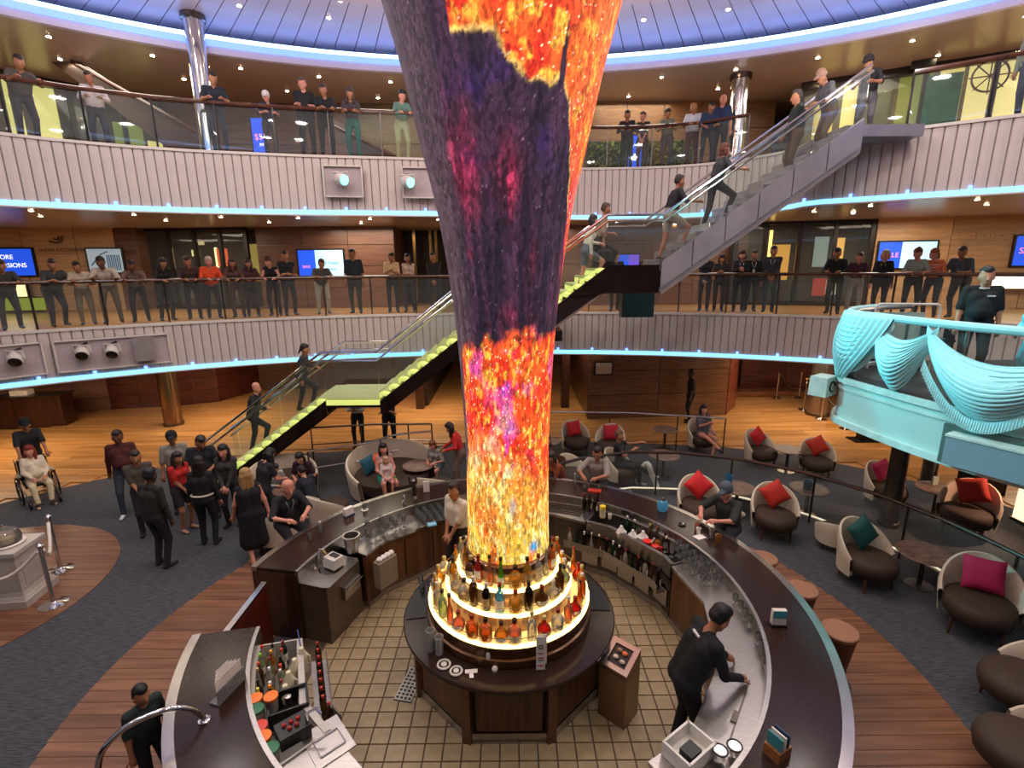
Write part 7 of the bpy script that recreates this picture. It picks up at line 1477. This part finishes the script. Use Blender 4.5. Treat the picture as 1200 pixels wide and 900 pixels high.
# ---- middle deck, left to right
md = [('heavy man in dark grey leaning on the rail at the far left, middle deck', -11.45, 11.60, 'leanlow', 1.72, '#3a3836', '#3a3a40', 'tan', '#2a1c14', 'short', .5, 1.3, False),
 ('heavy man in a dark grey polo leaning on the middle deck rail, second from left', -10.85, 12.20, 'leanlow', 1.74, '#37393a', '#24282e', 'tan', '#2a1c14', 'short', .5, 1.3, False),
 ('black-haired boy in a white shirt at the middle deck rail', -10.42, 12.45, 'lean', 1.58, '#b8a890', '#7a6a50', 'tan', '#0f0c0c', 'short', .5, 1.0, False),
 ('man in a white shirt with a black strap leaning over the boy, middle deck', -10.02, 12.72, 'leanlow', 1.80, '#bcae9a', '#6a5848', 'brown', '#1c1210', 'short', .5, 1.05, False),
 ('person in dark trousers bent far over the rail left of the shop windows', -9.55, 13.05, 'leanlow', 1.70, '#6a5448', '#1c1e20', 'brown', '#1c1210', 'short', .3, 1.0, False),
 ('long-haired woman in black before the shop pier, middle deck', -9.02, 13.32, 'lean', 1.66, '#1c1814', '#241e1c', 'tan', '#1c120e', 'long', 1.0, 1.0, True),
 ('person in dark brown standing left of the man in orange', -8.50, 13.62, 'lean', 1.70, '#3a2420', '#2a2024', 'tan', '#3a2018', 'short', .9, 1.05, False),
 ('man in a bright orange shirt leaning on the middle deck rail', -8.08, 13.82, 'lean', 1.70, '#e04a22', '#2a2428', 'pink', '#c8b8a0', 'short', .5, 1.15, False),
 ('long-haired woman right of the man in orange, middle deck', -7.55, 14.05, 'lean', 1.66, '#5a3a34', '#4a2c2c', 'tan', '#3a2218', 'long', .3, 1.0, True),
 ('woman in dark red second to the right of the man in orange', -7.22, 14.22, 'lean', 1.64, '#4a2024', '#2a2024', 'tan', '#2a1814', 'long', .5, 1.05, True),
 ('woman in a black tank top with bare arms, middle deck', -6.70, 14.40, 'lean', 1.68, '#151216', '#1c181c', 'pink', '#3a2418', 'bun', .05, 1.0, True),
 ('man in black beside the woman in the tank top, middle deck', -6.33, 14.55, 'folded', 1.78, '#17161a', '#1a181c', 'tan', '#1c1210', 'short', .5, 1.0, False),
 ('grey-shirted man in pale trousers bending over the rail before the screen', -5.45, 14.80, 'leanlow', 1.72, '#4c4a46', '#b0a898', 'tan', '#3a3028', 'short', .5, 1.15, False),
 ('big man in a dark navy shirt standing right of the screen', -4.58, 15.05, 'stand', 1.84, '#1c242c', '#2a2a2c', 'tan', '#2a1c16', 'buzz', .5, 1.25, False),
 ('man in a pale yellow T-shirt standing at the middle deck rail', -3.53, 15.25, 'phone', 1.74, '#c8a878', '#1c1e24', 'tan', '#1c120e', 'short', .5, 1.0, False),
 ('black-haired woman in a white tank top beside the man in yellow', -3.05, 15.35, 'folded', 1.70, '#c0a890', '#2a2422', 'tan', '#140e0c', 'long', .05, 1.0, True),
 ('dark figure near the gold strips just left of the column, middle deck', -2.30, 15.45, 'front', 1.74, '#1c1614', '#1a1614', 'tan', '#1a100c', 'short', 1.0, 1.0, False),
 ('pair of dark legs standing under the stair landing, middle deck', 3.10, 15.3, 'stride', 1.74, '#17181c', '#15161a', 'tan', '#1a100c', 'short', 1.0, 1.0, False),
 ('long-haired woman in black at the left end of the right crowd, middle deck', 5.60, 14.80, 'front', 1.68, '#15131a', '#24262c', 'fair', '#17100e', 'long', 1.0, 1.0, True),
 ('short dark-haired woman second from left of the right crowd, middle deck', 5.98, 14.70, 'phone', 1.60, '#1c181c', '#1c1c20', 'tan', '#24140e', 'bob', .5, 1.0, True),
 ('woman in black with a lanyard holding a phone, middle deck right', 6.48, 14.52, 'phone', 1.70, '#111114', '#131318', 'pink', '#2a1812', 'bob', 1.0, 1.15, True),
 ('dark-clothed man between the lanyard woman and the broad man, middle deck', 6.86, 14.62, 'stand', 1.70, '#17171b', '#1a1a20', 'tan', '#120d0c', 'short', 1.0, 1.0, False),
 ('broad man in dark grey with a lanyard before the lit shop', 7.24, 14.32, 'front', 1.80, '#2c2c30', '#24242a', 'tan', '#2a1c16', 'short', .5, 1.2, False),
 ('man in a black jacket leaning sideways at the rail, right of the shop', 8.62, 13.65, 'lean', 1.78, '#17181c', '#33302e', 'tan', '#15100e', 'short', 1.0, 1.0, False),
 ('woman in a plum top with a striped coat over the rail', 9.02, 13.42, 'lean', 1.66, '#4a2430', '#a8a098', 'pink', '#3a2018', 'short', 1.0, 1.0, True),
 ('grey-haired woman in black with a lanyard at the right rail', 9.50, 13.15, 'stand', 1.64, '#15161a', '#1c2026', 'pink', '#b0a090', 'bob', 1.0, 1.2, True),
 ('woman with tied red hair in a pale grey vest over black', 10.06, 12.82, 'lean', 1.74, '#8c9690', '#1c2028', 'pink', '#6a2c20', 'bun', .9, 1.1, True),
 ('woman in an orange patterned top behind the one in the grey vest', 10.42, 12.68, 'lean', 1.72, '#c86a40', '#2a2c34', 'pink', '#8a4a2c', 'bob', .6, 1.0, True),
 ('man in a slate grey T-shirt leaning back before the right screen', 10.82, 12.38, 'lean', 1.76, '#3c434a', '#2c2e34', 'tan', '#3a2a22', 'buzz', .5, 1.2, False)]
def facing(x, y, jit=0): return math.degrees(math.atan2(5.5-y, -x*.7))+jit
random.seed(44)
for (lb, x, y, ps, h_, tp, bt, sk_, hr_, hs_, sl_, bd_, fm_) in md:
    ex = lanyard() if 'lanyard' in lb else stripes if 'patterned' in lb else None
    PP(lb, x, y, 3.64, facing(x, y, random.uniform(-14, 14)), ps, h_, tp, bt, sk_, hr_, hs_, sl_, bd_, fm_, yaw=random.uniform(-20, 20), extra=ex)
# ---- top deck
ud = [('bearded man leaning far over the rail at the upper left corner', -10.25, 11.75, 'leanlow', 1.76, '#4a4440', '#3a3440', 'tan', '#241a16', 'short', .5, 1.1, False, None),
 ('person cut by the left edge of the picture on the top deck', -10.9, 11.10, 'leanlow', 1.74, '#3a3434', '#2a2a30', 'tan', '#1c1412', 'short', .5, 1.1, False, None),
 ('person in a white shirt turned sideways behind the top deck glass', -9.60, 12.85, 'lean', 1.72, '#c8bcc0', '#2a2c38', 'tan', '#2a1c18', 'short', 1.0, 1.05, False, None),
 ('man in navy leaning on the top deck rail before the chrome column', -6.98, 13.15, 'lean', 1.78, '#171b28', '#242838', 'tan', '#120d0c', 'short', .4, 1.1, False, None),
 ('child in a white cap and navy top at the top deck rail', -5.95, 13.6, 'lean', 1.50, '#1c2434', '#3a3438', 'pink', '#5a3a28', 'short', .5, 1.0, False, '#c8c0bc'),
 ('heavy man in a black shirt, left one of the close pair on the top deck', -5.12, 13.85, 'folded', 1.84, '#14151a', '#181a22', 'pink', '#4a342a', 'buzz', .5, 1.3, False, None),
 ('bearded man in a black polo, right one of the close pair on the top deck', -4.66, 13.95, 'lean', 1.76, '#15161b', '#181a22', 'tan', '#2a1c16', 'short', .5, 1.2, False, None),
 ('long-haired woman in a teal skirt on the top deck', -4.02, 14.05, 'lean', 1.70, '#3c3438', '#1c6a62', 'tan', '#3a2820', 'long', .9, 1.0, True, None),
 ('woman in a pale green outfit and dark ponytail near the column, top deck', -2.80, 14.3, 'lean', 1.72, '#5a7a6c', '#a9b48c', 'pink', '#15100e', 'tail', 1.0, 1.0, True, None),
 ('short-haired man in dark red just right of the light column, top deck', 3.45, 16.1, 'lean', 1.70, '#2a1c20', '#1c2c24', 'tan', '#120d0c', 'short', 1.0, 1.1, False, None),
 ('woman with clipped-up hair beside the man in dark red, top deck', 3.95, 16.25, 'front', 1.66, '#3a2c28', '#4a3a34', 'pink', '#3a2418', 'bun', .5, 1.0, True, None),
 ('woman with a top bun leaning on the rail, right of the kiosk screen', 4.55, 15.85, 'lean', 1.66, '#6a7468', '#2a3c4c', 'tan', '#2a1812', 'bun', .5, 1.05, True, None),
 ('bald man in a white T-shirt leaning on the rail, top deck', 5.22, 15.65, 'lean', 1.76, '#c8ccd4', '#4a1c24', 'tan', '#3a2a22', 'bald', .4, 1.1, False, None),
 ('dark-haired person in blue left of the mirror column, top deck', 5.50, 15.20, 'cower', 1.62, '#1c3050', '#1c2434', 'tan', '#120d0c', 'short', .9, 1.0, False, None),
 ('bald man in blue half hidden by the mirror column, top deck', 5.92, 15.38, 'stand', 1.84, '#24365a', '#1c2434', 'pink', '#3a2a22', 'bald', .5, 1.05, False, None),
 ('man in a dark cap and black shirt on the top deck right of the stairs', 7.95, 12.35, 'lean', 1.74, '#15151a', '#5a585c', 'tan', '#15100e', 'short', .5, 1.0, False, '#201418'),
 ('person in a grey fleece and jeans at the far right of the top deck', 10.15, 10.85, 'stand', 1.84, '#6a7066', '#2c3a54', 'tan', '#4a3a30', 'short', 1.0, 1.15, False, None),
 ('person in dark green cut by the right edge on the top deck', 10.75, 10.75, 'stand', 1.80, '#2a3a32', '#2a3040', 'tan', '#2a1c16', 'short', 1.0, 1.1, False, None)]
for (lb, x, y, ps, h_, tp, bt, sk_, hr_, hs_, sl_, bd_, fm_, cp) in ud:
    PP(lb, x, y, 7.68, facing(x, y, random.uniform(-14, 14)), ps, h_, tp, bt, sk_, hr_, hs_, sl_, bd_, fm_, yaw=random.uniform(-25, 25), cap=cp)
# carried things
t = thing('shoulder_bag', 'large black bag carried by the man in beige on the stairs', 'bag', (2.08, 11.55, 4.85), .2); MB().lathe([(0, 0), (.16, .02), (.20, .2), (.17, .42), (.08, .5), (0, .5)], 16).build('bag_body', cloth('#121014'), t); MB().tube([(-.1, 0, .45), (-.05, 0, .8), (.1, 0, .45)], .015, 6).build('strap', cloth('#121014'), t)
t = thing('serving_tray', 'round tray with stacked blue bowls held up under the stairs', 'tray', (-4.30, 13.15, 1.36)); MB().lathe([(0, 0), (.22, 0), (.24, .025), (.22, .02), (0, .015)], 24).build('tray', STEEL, t); MB().lathe([(.05, .02), (.11, .10), (.10, .10), (.0, .03)], 16).build('bowl', M('bowl_blue', '#7f9ac8', .4), t)
t = thing('leg_brace', 'white orthopaedic brace and white shoe resting under the crossed leg by the round table', 'brace', (3.12, 10.55, .006), -.4)
MB().tube(smooth_path([(-.25, .1, .42), (-.1, .02, .62), (.0, 0, .40), (.12, -.02, .16), (.14, -.02, .06)]), .06, 10).build('brace_tube', M('brace_white', '#d0ccc4', .5), t); MB().ball((.2, -.03, .05), .07, 8, (1.6, .8, .6)).build('shoe', M('brace_white', '#d0ccc4', .5), t)
